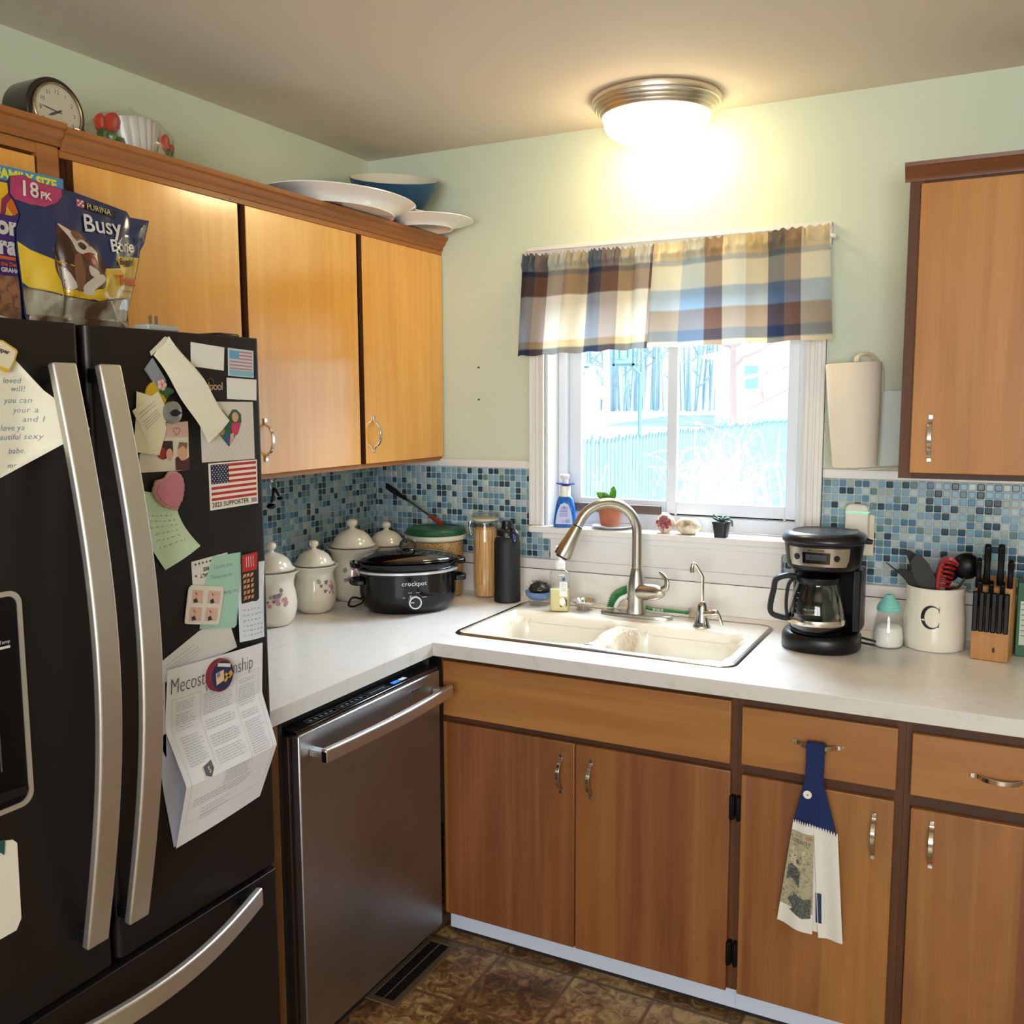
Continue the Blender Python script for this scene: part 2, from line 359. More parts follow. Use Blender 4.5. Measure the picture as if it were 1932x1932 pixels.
# ------------------------------------------------------------------ shell
fl = bpy.data.materials.new('vinyl_floor'); fl.use_nodes = True
def floor_mat(m):
    n = m.node_tree; N = n.nodes; K = n.links; b = N['Principled BSDF']
    def mth(op, a=None, bb=None):
        x = N.new('ShaderNodeMath'); x.operation = op
        for i, v in enumerate((a, bb)):
            if v is None: continue
            if isinstance(v, (int, float)): x.inputs[i].default_value = v
            else: K.new(v, x.inputs[i])
        return x.outputs[0]
    t = N.new('ShaderNodeNewGeometry'); s = N.new('ShaderNodeSeparateXYZ'); K.new(t.outputs['Position'], s.inputs[0])
    u = mth('DIVIDE', mth('ADD', s.outputs[0], 9.23-.89), .2305); v = mth('DIVIDE', mth('ADD', s.outputs[1], 10.0+.666), .2305)
    u = mth('DIVIDE', mth('ADD', s.outputs[0], .2305*40-.89), .2305); v = mth('DIVIDE', mth('ADD', s.outputs[1], .252*40+.668), .252)
    fu, fv = mth('FRACT', u), mth('FRACT', v)
    d = mth('MINIMUM', mth('MINIMUM', fu, mth('SUBTRACT', 1, fu)), mth('MINIMUM', fv, mth('SUBTRACT', 1, fv)))
    cv = N.new('ShaderNodeCombineXYZ'); K.new(mth('FLOOR', u), cv.inputs[0]); K.new(mth('FLOOR', v), cv.inputs[1])
    w = N.new('ShaderNodeTexWhiteNoise'); w.noise_dimensions = '2D'; K.new(cv.outputs[0], w.inputs[0])
    sc = N.new('ShaderNodeVectorMath'); sc.operation = 'SCALE'; sc.inputs['Scale'].default_value = 9; K.new(w.outputs['Color'], sc.inputs[0])
    ad = N.new('ShaderNodeVectorMath'); ad.operation = 'ADD'; K.new(t.outputs['Position'], ad.inputs[0]); K.new(sc.outputs[0], ad.inputs[1])
    n1 = N.new('ShaderNodeTexNoise'); n1.inputs['Scale'].default_value = 26; n1.inputs['Detail'].default_value = 8; n1.inputs['Roughness'].default_value = .7; n1.inputs['Distortion'].default_value = 1.2; K.new(ad.outputs[0], n1.inputs[0])
    n2 = N.new('ShaderNodeTexNoise'); n2.inputs['Scale'].default_value = 7; n2.inputs['Detail'].default_value = 3; K.new(ad.outputs[0], n2.inputs[0])
    r = N.new('ShaderNodeValToRGB'); e = r.color_ramp.elements; e.new(.5); e.new(.6)
    for i, (p, c) in enumerate(((.36, '#462d18'), (.46, '#6e4e2d'), (.53, '#94724a'), (.62, '#bd9f6e'))): e[i].position = p; e[i].color = L(c)
    K.new(mth('ADD', mth('MULTIPLY', n1.outputs[0], .75), mth('ADD', mth('MULTIPLY', n2.outputs[0], .3), mth('MULTIPLY', mth('SUBTRACT', w.outputs['Value'], .5), .1))), r.inputs[0])
    mr = N.new('ShaderNodeMapRange'); mr.inputs[1].default_value = .012; mr.inputs[2].default_value = .03; K.new(d, mr.inputs[0])
    mx = N.new('ShaderNodeMix'); mx.data_type = 'RGBA'; mx.inputs[6].default_value = L('#6f5334'); K.new(mr.outputs[0], mx.inputs[0]); K.new(r.outputs[0], mx.inputs[7])
    K.new(mx.outputs[2], b.inputs['Base Color']); b.inputs['Roughness'].default_value = .42
    bp = N.new('ShaderNodeBump'); bp.inputs['Strength'].default_value = .4; bp.inputs['Distance'].default_value = .002; K.new(mr.outputs[0], bp.inputs['Height']); K.new(bp.outputs[0], b.inputs['Normal'])
floor_mat(fl)
struct('floor', MB().box(-.12, XR+.12, YR-.12, .14, -.1, 0), fl)
struct('ceiling', MB().box(-.12, XR+.12, YR-.12, .14, ZC, ZC+.1), CEIL)
struct('wall_left', MB().box(-.12, 0, YR-.12, .14, 0, ZC), WALL)
struct('wall_right', MB().box(XR, XR+.12, YR-.12, .14, 0, ZC), WALL)
WX0, WX1, WZ0, WZ1 = .716, 1.579, 1.145, 2.045   # window opening in the back wall
mb = MB(); mb.box(0, WX0, 0, .14, 0, ZC); mb.box(WX1, XR, 0, .14, 0, ZC); mb.box(WX0, WX1, 0, .14, 0, WZ0); mb.box(WX0, WX1, 0, .14, WZ1, ZC)
struct('wall_back', mb, WALL)
mb = MB(); RX0, RX1, RZ0, RZ1 = 1.65, 3.55, 1.0, 2.1
mb.box(0, RX0, YR-.12, YR, 0, ZC); mb.box(RX1, XR, YR-.12, YR, 0, ZC); mb.box(RX0, RX1, YR-.12, YR, 0, RZ0); mb.box(RX0, RX1, YR-.12, YR, RZ1, ZC)
struct('wall_front', mb, WALL)
mb = MB(); 
for x0, x1, z0, z1 in ((RX0-.06, RX0, RZ0-.06, RZ1+.06), (RX1, RX1+.06, RZ0-.06, RZ1+.06), (RX0, RX1, RZ1, RZ1+.06), (RX0, RX1, RZ0-.06, RZ0), (2.58, 2.62, RZ0, RZ1)): mb.box(x0, x1, YR, YR+.02, z0, z1)
struct('window_rear_added', mb, WHITE)  # unseen rear window, put in to let the fill light through
# baseboards in the part of the room behind the camera
struct('baseboard_right', MB().box(XR-.015, XR, YR, -.75, 0, .09), WHITE)
struct('baseboard_left', MB().box(0, .015, YR, -2.4, 0, .09), WHITE)

# ------------------------------------------------------------------ window_1: casing, jambs, sliding sashes
root = bpy.data.objects.new('window_1', None); C.objects.link(root); root.location = (1.147, 0, WZ0); OFF['window_1'] = Vector((1.147, 0, WZ0)); root['kind'] = 'structure'
def casing(x0, x1, z0, z1, vertical=True):
    mb = MB(); mb.box(x0, x1, -.016, 0, z0, z1)
    if vertical:
        w = x1-x0
        for a, b_, d in ((0, .012, .022), (.42*w, .58*w, .019), (w-.012, w, .022)): mb.box(x0+a, x0+b_, -d, -.004, z0, z1)
    else:
        for a, b_, d in ((.0, .014, .024), (.05, .065, .02)): mb.box(x0, x1, -d, -.004, z1-b_, z1-a)
    return mb
casing(.661, .717, 1.167, 2.04).build('casing', WHITE, root, bevel=.0025)
casing(1.578, 1.634, 1.167, 2.04).build('casing', WHITE, root, bevel=.0025)
casing(.655, 1.640, 2.032, 2.105, False).build('casing_head', WHITE, root, bevel=.0025)
mb = MB(); mb.box(WX0, WX0+.008, 0, .135, 1.167, WZ1); mb.box(WX1-.008, WX1, 0, .135, 1.167, WZ1); mb.box(WX0, WX1, 0, .135, WZ1-.008, WZ1)
mb.build('jamb', WHITE, root, bevel=.0015)
mb = MB(); x0, x1 = WX0+.008, WX1-.008   # outer vinyl frame with track lips
for (a, b_, c, d) in ((x0, x0+.03, 1.167, WZ1-.008), (x1-.03, x1, 1.167, WZ1-.008), (x0+.03, x1-.03, 1.167, 1.212), (x0+.03, x1-.03, WZ1-.05, WZ1-.008)): mb.box(a, b_, .085, .138, c, d)
mb.box(x0+.03, x1-.03, .088, .094, 1.212, 1.222); mb.build('vinyl_frame', VINYL, root, bevel=.003)
def sash(name, a, b_, y0, y1, stile, mid):
    z0, z1 = 1.212, WZ1-.05; mb = MB()
    mb.box(a, a+stile, y0, y1, z0, z1); mb.box(b_-mid, b_, y0, y1, z0, z1); mb.box(a+stile, b_-mid, y0, y1, z0, z0+.046); mb.box(a+stile, b_-mid, y0, y1, z1-.045, z1)
    o = mb.build(name, VINYL, root, bevel=.003)
    MB().box(a+stile-.002, b_-mid+.002, (y0+y1)/2-.002, (y0+y1)/2+.002, z0+.044, z1-.043).build('pane', PANE, o); return o
sL = sash('sash', .754, 1.141, .112, .132, .046, .024)
sR = sash('sash', 1.118, 1.541, .088, .108, .034, .034)
MB().box(1.122, 1.128, .078, .089, 1.33, 1.39).build('latch', VINYL, sR, bevel=.002)
# sill board and the moulded apron under it
struct('trim_1', MB().box(.672, 1.622, -.048, .088, 1.145, 1.167), WHITE, bevel=.004)
mb = MB()
ap = [(.742, 1.052)]+[(1.524, 1.052), (1.524, 1.118), (1.532, 1.126), (1.545, 1.132), (1.552, 1.145), (.716, 1.145), (.722, 1.132), (.736, 1.126), (.742, 1.118)]
mb.prism(ap, 'y', -.022, -.002); mb.box(.716, 1.552, -.032, -.002, 1.125, 1.145)
struct('trim_2', mb, WHITE, bevel=.003)
# white rails: above the laminate splash, above the mosaic
struct('trim_3', MB().box(.028, 4.15, -.024, -.001, 1.017, 1.052), WHITE, bevel=.003)
struct('trim_4', MB().box(.001, .024, -1.42, -.001, 1.017, 1.052), WHITE, bevel=.003)
struct('trim_5', MB().box(.012, .660, -.015, -.001, 1.361, 1.388), WHITE, bevel=.003)
struct('trim_6', MB().box(1.635, 4.15, -.015, -.001, 1.361, 1.389), WHITE, bevel=.003)

# wood strip lying in the slider track
o = MB().box(.752, 1.105, .066, .084, 1.215, 1.243).build('track_stick', wood('grey_stick', '#6d5a50', '#5a483f', '#7d6a5e', rough=.7, axis='x', coat=0), bevel=.002)
tag(o, 'grey-brown wooden stick laid along the bottom of the left window sash', 'security stick')
# ------------------------------------------------------------------ mosaic and laminate
MX, MY = mosaic('mosaic_back', 'x'), mosaic('mosaic_left', 'y')
o = MB().box(.009, .6605, -.008, -.0005, 1.144, 1.361).box(.009, .742, -.008, -.0005, 1.052, 1.144).build('mosaic_backsplash', MX); tag(o, 'blue and grey glass mosaic on the back wall left of the window', 'backsplash')
o = MB().box(.0005, .0085, -1.42, -.0005, 1.052, 1.383).build('mosaic_backsplash', MY); tag(o, 'dark blue glass mosaic on the left wall behind the white canisters', 'backsplash')
mb = MB(); mb.box(1.635, 4.15, -.008, -.0005, 1.052, 1.361); mb.box(1.5245, 1.635, -.008, -.0005, 1.052, 1.140)
tag(mb.build('mosaic_backsplash', MX), 'pale blue glass mosaic on the back wall right of the window', 'backsplash')

# ------------------------------------------------------------------ countertop (one continuous L with sink cut-out)
root = thing('countertop', 'white speckled laminate countertop with square front edge running round the corner', 'countertop', (.7, -.7, .876))
ZT = .914; HX0, HX1, HY0, HY1 = .715, 1.505, -.585, -.125
mb = MB(); t0 = .877
mb.box(.001, CW, -1.418, -CH, t0, ZT); mb.box(.001, HX0, -CH, -.001, t0, ZT); mb.box(HX1, 4.15, -CH, -.001, t0, ZT)
mb.box(HX0, HX1, -CH, HY0, t0, ZT); mb.box(HX0, HX1, HY1, -.001, t0, ZT)
mb.build('worktop', LAM, root)
mb = MB(); mb.box(CW+.0002, 4.15, -CH-.0012, -CH-.0001, .876, ZT-.0005); mb.build('front_edge', LAME, root)
mb = MB(); mb.box(CW+.0001, CW+.0012, -1.418, -CH-.0013, .876, ZT-.0005); mb.build('front_edge', LAME, root)
mb = MB(); mb.box(.021, 4.15, -.020, -.001, ZT, 1.0145); mb.build('backsplash_lip', LAM, root, bevel=.0015)
mb = MB(); mb.box(.001, .020, -1.418, -.001, ZT, 1.0145); mb.build('backsplash_lip', LAM, root, bevel=.0015)
mb = MB(); mb.box(.02, 4.15, -.019, -.001, 1.0145, 1.017); mb.build('seam', M('dark_seam', '#3a2a20', .8), root)

# ------------------------------------------------------------------ handles
def bow_pull(parent, c, axis, out, mat=CHROME, Ln=.112):
    """cast bow pull: two flat feet and a raised arched grip. c centre on the door face, axis along, out away from the door"""
    A, O_ = Vector(axis), Vector(out); c = Vector(c)
    W = A.cross(O_)
    pts = []
    for t, h in ((-.5, .002), (-.40, .002), (-.34, .006), (-.28, .017), (-.16, .025), (0, .028), (.16, .025), (.28, .017), (.34, .006), (.40, .002), (.5, .002)):
        pts.append(c+A*(t*Ln)+O_*(h+.001))
    mb = MB(); mb.ribbon(smoothc(pts, 3), .0105, .0035, W); return mb.build('handle', mat, parent, bevel=.0008)
def slab(x0, x1, y0, y1, z0, z1): return MB().box(x0, x1, y0, y1, z0, z1)

# ------------------------------------------------------------------ base cabinets along the back wall
def base_cab(name, label, x0, x1, rails):
    root = thing(name, label, 'cabinet', ((x0+x1)/2, -.35, 0))
    yb, yf = -.03, -.672
    mb = MB(); mb.box(x0, x0+.016, yf+.02, yb, .095, .874); mb.box(x1-.016, x1, yf+.02, yb, .095, .874); mb.box(x0+.016, x1-.016, yf+.02, yb, .095, .11); mb.box(x0+.016, x1-.016, yb-.01, yb, .11, .6)
    mb.build('carcass', FRAME, root)
    MB().box(x0, x1, yf-.0, yf+.02, .838, .875).build('top_rail', FRAMEH, root)
    MB().box(x0, x1, yf, yf+.02, .665, .708).build('middle_rail', FRAMEH, root)
    MB().box(x0, x1, yf, yf+.02, .095, .115).build('bottom_rail', FRAMEH, root)
    for a, b_ in rails: MB().box(a, b_, yf-.0006, yf+.02, .096, .8745).build('stile', FRAME, root)
    t = MB().box(x0, x1, -.638, -.622, .022, .094).build('toe_board', M('toe_paint', '#c6cfe0', .5), root)
    MB().box(x0, x1, -.62, -.60, 0, .094).build('plinth', M('plinth_shadow', '#1d1814', .8), root)  # near-black colour stands for the shadow under the toe board
    return root
DF = -.6905
def door(root, x0, x1, z0, z1, hx, hz=.59, mat=BASEW, hinges=None, vertical=True, name='door'):
    o = slab(x0, x1, DF, -.6735, z0, z1).build(name, mat, root, bevel=.0025)
    if hx is not None:
        h = bow_pull(o, (hx, DF, hz), (0,0,1) if vertical else (1,0,0), (0,-1,0), Ln=.112 if vertical else .118)
    if hinges is not None:
        for z in (.20, .585):
            mb = MB(); mb.box(hinges-.004, hinges+.009, DF-.001, -.6728, z-.03, z+.03); mb.tube([(hinges+.0025, DF-.003, z-.031), (hinges+.0025, DF-.003, z+.031)], .0035, 8)
            mb.build('hinge', M('dark_hinge', '#16110d', .45, .6), o, bevel=.001)
    return o
r1 = base_cab('base_cabinet', 'orange-brown sink base cabinet with two plain doors under a wide false front', .702, 1.562, ((.702, .716), (1.545, 1.562)))
o = slab(.716, 1.547, DF, -.6735, .697, .858).build('false_front', BASED, r1, bevel=.0025)
door(r1, .716, 1.128, .097, .679, 1.089); door(r1, 1.1305, 1.549, .097, .679, 1.177, hinges=1.551)
r2c = base_cab('base_cabinet', 'orange-brown base cabinet whose drawer pull holds the hanging dish towel', 1.5625, 1.945, ((1.5625, 1.577), (1.926, 1.945)))
door(r2c, 1.574, 1.930, .701, .848, 1.755, .782, BASED, vertical=False, name='drawer')
door(r2c, 1.576, 1.928, .097, .675, 1.886, .584, hinges=1.568)
r3 = base_cab('base_cabinet', 'orange-brown base cabinet at the right edge with an empty curved drawer pull', 1.9455, 2.62, ((1.9455, 1.961), (2.60, 2.62)))
door(r3, 1.960, 2.605, .697, .843, 2.14, .768, BASED, vertical=False, name='drawer')
door(r3, 1.963, 2.28, .097, .667, 2.009, .59); door(r3, 2.283, 2.603, .097, .667, 2.55, .59)
r4 = base_cab('base_cabinet', 'orange-brown base cabinet beyond the right edge of the picture', 2.6205, 4.14, ((2.6205, 2.64), (4.12, 4.14)))
door(r4, 2.645, 3.38, .097, .679, 3.33); door(r4, 3.383, 4.115, .097, .679, 3.43); slab(2.645, 4.115, DF, -.6735, .697, .858).build('drawer', BASED, r4, bevel=.0025)

# ------------------------------------------------------------------ wood end panel between fridge and dishwasher
tag(MB().box(.03, .699, -1.410, -1.3665, 0, .876).build('end_panel', PANEL, bevel=.001), 'rough brown wood end panel between the fridge and the dishwasher', 'cabinet panel')

# ------------------------------------------------------------------ dishwasher
root = thing('dishwasher', 'stainless steel dishwasher with bar handle under the left counter', 'dishwasher', (.4, -1.03, 0))
MB().box(.10, .672, -1.362, -.727, .02, .862).build('tub', BLACKM, root)
MB().box(.672, .69, -1.3655, -1.340, .05, .868).build('side_gasket', BLACKM, root, bevel=.002); MB().box(.672, .69, -.7265, -.7175, .05, .868).build('side_gasket', BLACKM, root, bevel=.002)
MB().box(.674, .705, -1.340, -.732, .10, .838).build('inner_door', M('door_edge_brown', '#3a2c24', .4, .5), root, bevel=.002)
dd = MB().box(.706, .730, -1.332, -.730, .085, .842).build('door', STEEL, root, bevel=.004)
cp = MB().box(.672, .724, -1.332, -.730, .843, .852).build('control_strip', BLACKG, root, bevel=.0015)
lm = M('key_outline', '#5b5e63', .5)
mb = MB()
for y0, y1 in ((-1.27, -1.16), (-1.15, -1.04), (-1.03, -.95)):
    mb.box(.691, .6915, y0, y1, .852, .8524); mb.box(.712, .7125, y0, y1, .852, .8524); mb.box(.691, .7125, y0, y0+.0007, .852, .8524); mb.box(.691, .7125, y1-.0007, y1, .852, .8524)
    for k in range(5): mb.box(.698, .706, y0+.008+k*(y1-y0-.014)/5, y0+.018+k*(y1-y0-.014)/5, .852, .8523)
mb.build('key_marks', lm, cp)
MB().box(.698, .711, -.925, -.895, .852, .8528).build('display', M('blue_display', '#0a1830', .3, emis=('#2a6cff', 1.2)), cp)
MB().box(.698, .711, -.89, -.865, .852, .8526).build('sticker', M('white_sticker', '#d7d8da', .5), cp)
mb = MB(); hz = .792
pts = [(.774+.012*sin(pi*t), -1.302+t*.56, hz) for t in [i/16 for i in range(17)]]
mb.ribbon(pts, .034, .018, (0, 0, 1)); hb = mb.build('handle', STEELB, root, bevel=.005, seg=3)
for y in (-1.286, -.758): MB().box(.7305, .77, y-.014, y+.014, hz-.008, hz+.008).build('handle_post', STEELB, hb, bevel=.003)
MB().box(.771, .783, -1.3045, -1.3025, hz-.012, hz+.012).build('end_cap', BLACKG, hb)
mb = MB(); mb.box(.7302, .7316, -.876, -.812, .817, .8205); mb.build('badge', CHROME, dd)
MB().box(.62, .66, -1.332, -.730, .0, .084).build('kick_plate', BLACKM, root)

# ------------------------------------------------------------------ floor register
root = thing('floor_register', 'long brown metal floor register in front of the dishwasher', 'vent', (.69, -.85, 0))
vm = M('register_brown', '#7d6b54', .45, .5)
mb = MB(); x0, x1, y0, y1 = .652, .757, -1.016, -.684; i = .021
o_ = rrect(x0, x1, y0, y1, .006, 3)
mb.box(x0, x0+i, y0, y1, .0005, .005); mb.box(x1-i, x1, y0, y1, .0005, .005); mb.box(x0+i, x1-i, y0, y0+i, .0005, .005); mb.box(x0+i, x1-i, y1-i, y1, .0005, .005); mb.box(x0+i+.0295, x0+i+.0335, y0+i, y1-i, .0005, .0046)
mb.build('frame', vm, root, bevel=.0015)
mb = MB(); n = 24
for k in range(n):
    y = y0+i+(k+.5)*(y1-y0-2*i)/n; mb.add([(x0+i, y-.004, .0045), (x1-i, y-.004, .0045), (x1-i, y+.0015, .001), (x0+i, y+.0015, .001), (x0+i, y-.0028, .0045), (x1-i, y-.0028, .0045), (x1-i, y+.0027, .001), (x0+i, y+.0027, .001)], [(0,1,2,3),(7,6,5,4),(0,4,5,1),(3,2,6,7),(0,3,7,4),(1,5,6,2)])
g = mb.build('louvre', M('register_slats', '#5e5142', .5, .5), root); g['kind'] = 'stuff'
MB().box(x0+i, x1-i, y0+i, y1-i, .0003, .0008).build('duct', M('duct_black', '#050505', .9), root)

# ------------------------------------------------------------------ upper cabinets
def crown(root, run, ax, z0, face, end=None, mat=CROWN):
    """stepped crown moulding; run=(a0,a1) along ax"""
    prof = [(0, z0), (.004, z0), (.006, z0+.012), (.016, z0+.02), (.019, z0+.03), (.026, z0+.034), (.028, z0+.045), (0, z0+.045)]
    mb = MB()
    if ax == 'y': mb.prism([(face+p, z) for p, z in prof], 'y', run[0], run[1])
    else: mb.prism([(face-p, z) for p, z in prof], 'x', run[0], run[1])
    return mb.build('crown_moulding', mat, root)
ZB, ZTOP = 1.386, 2.118
root = thing('wall_cabinet', 'long yellow birch wall cabinet with three doors on the left wall', 'cabinet', (.15, -.76, ZB))
mb = MB(); mb.box(.002, .29, -1.538, -.0175, ZB, ZB+.018); mb.box(.002, .29, -1.538, -.0175, ZTOP+.012, ZTOP+.03); mb.box(.002, .29, -1.538, -1.522, ZB, ZTOP+.03); mb.box(.002, .29, -.0175, -.0025, ZB+.004, ZTOP+.03)
mb.build('carcass', FRAME, root)
mb = MB(); mb.box(.285, .292, -1.53, -.006, ZB+.002, ZTOP); mb.build('face_frame', M('frame_gap', '#3a1a0c', .6), root)
MB().box(.286, .2935, -1.538, -1.516, ZB, ZTOP+.01).build('stile', FRAME, root)
crown(root, (-1.5385, -.003), 'y', ZTOP+.004, .31)
MB().box(.286, .3095, -1.538, -.003, ZTOP-.010, ZTOP+.006).build('top_rail', CROWN, root)
MB().box(.286, .300, -1.538, -.003, ZB-.004, ZB+.010).build('bottom_rail', CROWN, root)
def udoor(y0, y1, hy, z0=ZB+.010):
    o = MB().box(.2925, .311, y0, y1, z0, ZTOP-.011).build('door', BIRCH, root, bevel=.002)
    MB().box(.2925, .3108, y0-.0022, y0-.0001, z0, ZTOP-.011).build('edge_band', FRAME, o)
    if hy is not None: bow_pull(o, (.311, hy, 1.49), (0,0,1), (1,0,0), Ln=.118)
udoor(-.480, -.006, -.436); udoor(-.990, -.506, -.942); udoor(-1.510, -1.016, None)
root = thing('wall_cabinet', 'short birch wall cabinet above the fridge at the far left', 'cabinet', (.15, -1.98, 1.78))
MB().box(.002, .29, -2.44, -1.540, 1.80, ZTOP+.03).build('carcass', FRAME, root)
MB().box(.29, .306, -1.592, -1.5405, 1.80, ZTOP+.01).build('stile', CROWN, root)
MB().box(.29, .306, -2.44, -1.593, ZTOP-.012, ZTOP+.01).build('top_rail', CROWN, root)
MB().box(.291, .311, -2.02, -1.600, 1.81, ZTOP-.02).build('door', BIRCH, root, bevel=.002)
MB().box(.291, .311, -2.43, -2.03, 1.81, ZTOP-.02).build('door', BIRCH, root, bevel=.002)
crown(root, (-2.44, -1.5395), 'y', ZTOP+.010, .31)
# right wall cabinet
root = thing('wall_cabinet', 'brown birch wall cabinet with dark frame and crown right of the window', 'cabinet', (2.4, -.15, 1.39))
Xa = 1.871
MB().box(Xa+.002, 2.92, -.288, -.002, 1.3905, 2.15).build('carcass', FRAME, root)
MB().box(Xa, Xa+.034, -.306, -.2885, 1.3905, 2.15).build('stile', FRAME, root, bevel=.001)
MB().box(Xa+.034, 2.92, -.305, -.2885, 2.118, 2.15).build('top_rail', FRAMEH, root); MB().box(Xa+.034, 2.92, -.305, -.2885, 1.3905, 1.412).build('bottom_rail', FRAMEH, root)
prof = [(0, 2.133), (.004, 2.133), (.006, 2.143), (.014, 2.150), (.02, 2.163), (.026, 2.167), (.028, 2.176), (0, 2.176)]
mb = MB(); mb.prism([(-.306-p, z) for p, z in prof], 'x', Xa-.012, 2.93); mb.build('crown_moulding', CROWNX, root)
o = MB().box(Xa+.028, 2.36, -.324, -.3065, 1.406, 2.124).build('door', BIRCHR, root, bevel=.002); bow_pull(o, (1.944, -.324, 1.495), (0,0,1), (0,-1,0), Ln=.118)
o = MB().box(2.365, 2.90, -.324, -.3065, 1.406, 2.124).build('door', BIRCHR, root, bevel=.002); bow_pull(o, (2.82, -.324, 1.495), (0,0,1), (0,-1,0), Ln=.118)

# ------------------------------------------------------------------ fridge
root = thing('refrigerator', 'black stainless french-door refrigerator covered in notes and magnets', 'refrigerator', (.4, -1.86, 0))
FX = .745
MB().box(.03, .684, -2.27, -1.436, .03, 1.71).build('cabinet_body', M('fridge_side', '#1b1a1a', .5), root, bevel=.004)
def curved_door(name, y0, y1, z0, z1, round_top=True):
    """door slab with rolled vertical edges"""
    n = 10; P = []
    pr_ = []
    for k in range(n+1): a = pi/2*k/n; pr_.append((FX-.012+.012*sin(a), y0+.012-.012*cos(a)))
    for k in range(n+1): a = pi/2*k/n; pr_.append((FX-.012+.012*cos(a), y1-.012+.012*sin(a)))
    poly = [(.686, y0)]+pr_+[(.686, y1)]
    return MB().prism(poly, 'z', z0, z1).build(name, BLKSS, root, bevel=.0015)
rd = curved_door('door', -1.850, -1.432, .597, 1.722); ld = curved_door('door', -2.28, -1.862, .597, 1.722)
dr = curved_door('freezer_drawer', -2.28, -1.432, .10, .582)
MB().box(.684, .70, -2.27, -1.436, .583, .597).build('gasket', BLACK, root); MB().box(.684, .70, -1.861, -1.851, .6, 1.715).build('gasket', BLACK, root)
MB().box(.62, .70, -1.50, -1.44, 1.7105, 1.732).build('hinge_cover', BLACK, root, bevel=.004)
MB().box(.60, .68, -2.25, -1.45, 0, .099).build('kick_grille', BLACK, root)
def arch_handle(parent, y, z0, z1, bow, w=.044):
    mb = MB(); pts = []
    for k in range(25):
        t = k/24; pts.append((FX+.030+bow*sin(pi*t), y, lerp(z1, z0, t)))
    mb.ribbon(pts, w, .016, (0, 1, 0)); h = mb.build('handle', HSTEEL, parent, bevel=.004, seg=3)
    for z in (z1-.018, z0+.018): MB().box(FX+.0005, FX+.028, y-.018, y+.018, z-.012, z+.012).build('handle_foot', BLACK, h, bevel=.002)
arch_handle(rd, -1.834, .675, 1.655, .066); arch_handle(ld, -1.921, .675, 1.655, .066)
mb = MB(); pts = [(FX+.030+.07*sin(pi*k/24), lerp(-1.522, -2.19, k/24), .566) for k in range(25)]
mb.ribbon(pts, .04, .016, (0, 0, 1)); h = mb.build('handle', HSTEEL, dr, bevel=.004, seg=3)
for y in (-1.540, -2.172): MB().box(FX+.0005, FX+.028, y-.012, y+.012, .551, .581).build('handle_foot', BLACK, h, bevel=.002)
# ice and water dispenser (its right half is in view)
out = rrect(-2.235, -1.998, .952, 1.302, .022); inn = rrect(-2.228, -2.0055, .960, 1.294, .017)
mb = MB(); n = len(out); vs = [(FX+.0005, a, b_) for a, b_ in out]+[(FX+.004, a, b_) for a, b_ in out]+[(FX+.004, a, b_) for a, b_ in inn]+[(FX+.0005, a, b_) for a, b_ in inn]
fs = [(q*n+i, q*n+(i+1) % n, ((q+1) % 4)*n+(i+1) % n, ((q+1) % 4)*n+i) for q in range(4) for i in range(n)]
dp = mb.add(vs, fs).build('dispenser_frame', M('dispenser_silver', '#c9c4b6', .3, .7), ld)
MB().prism(inn, 'x', FX+.0002, FX+.0012).build('dispenser_panel', M('dispenser_black', '#060607', .3, spec=.25), dp)
mb = MB(); mb.prism(rrect(-2.222, -2.012, 1.165, 1.288, .01), 'x', FX+.0013, FX+.003); mb.build('control_panel', M('dispenser_black', '#060607', .3, spec=.25), dp)
mb = MB(); mb.box(FX+.0031, FX+.0034, -2.055, -2.022, 1.213, 1.217); mb.build('level_bar', M('pale_marks', '#c9c9c9', .5), dp)
text(dp, 'lettering', 'Water Temp', plane_fn('x', FX+.0034, -2.0215, 1.221), M('pale_marks', '#c9c9c9', .5), size=.008, align='RIGHT')
mb = MB(); mb.prism([(-2.222, .972), (-2.012, .972), (-2.012, .985), (-2.222, 1.0)], 'x', FX+.0013, FX+.006); mb.build('drip_tray', BLACK, dp)
mb = MB(); mb.box(FX+.0013, FX+.002, -2.050, -2.0475, 1.02, 1.14); mb.build('lever_glint', M('lever_glint_grey', '#7b8590', .25, .8), dp)  # thin pale strip drawn as a glint on the lever
lg = M('badge_silver', '#d9dde2', .2, .8)
text(rd, 'badge', 'Whirlpool', plane_fn('x', FX+.0008, -1.6225, 1.6165), lg, size=.0215, bold=.0004, space=.9)
mb = MB(); mb.ribbon(smoothc([(FX+.0012, -1.582, 1.634), (FX+.0012, -1.571, 1.638), (FX+.0012, -1.566, 1.628), (FX+.0012, -1.578, 1.612), (FX+.0012, -1.588, 1.611)], 5), .0009, .0006, (1,0,0)); mb.build('badge_swoosh', M('gold_swoosh', '#c89a4a', .3, .8), rd)
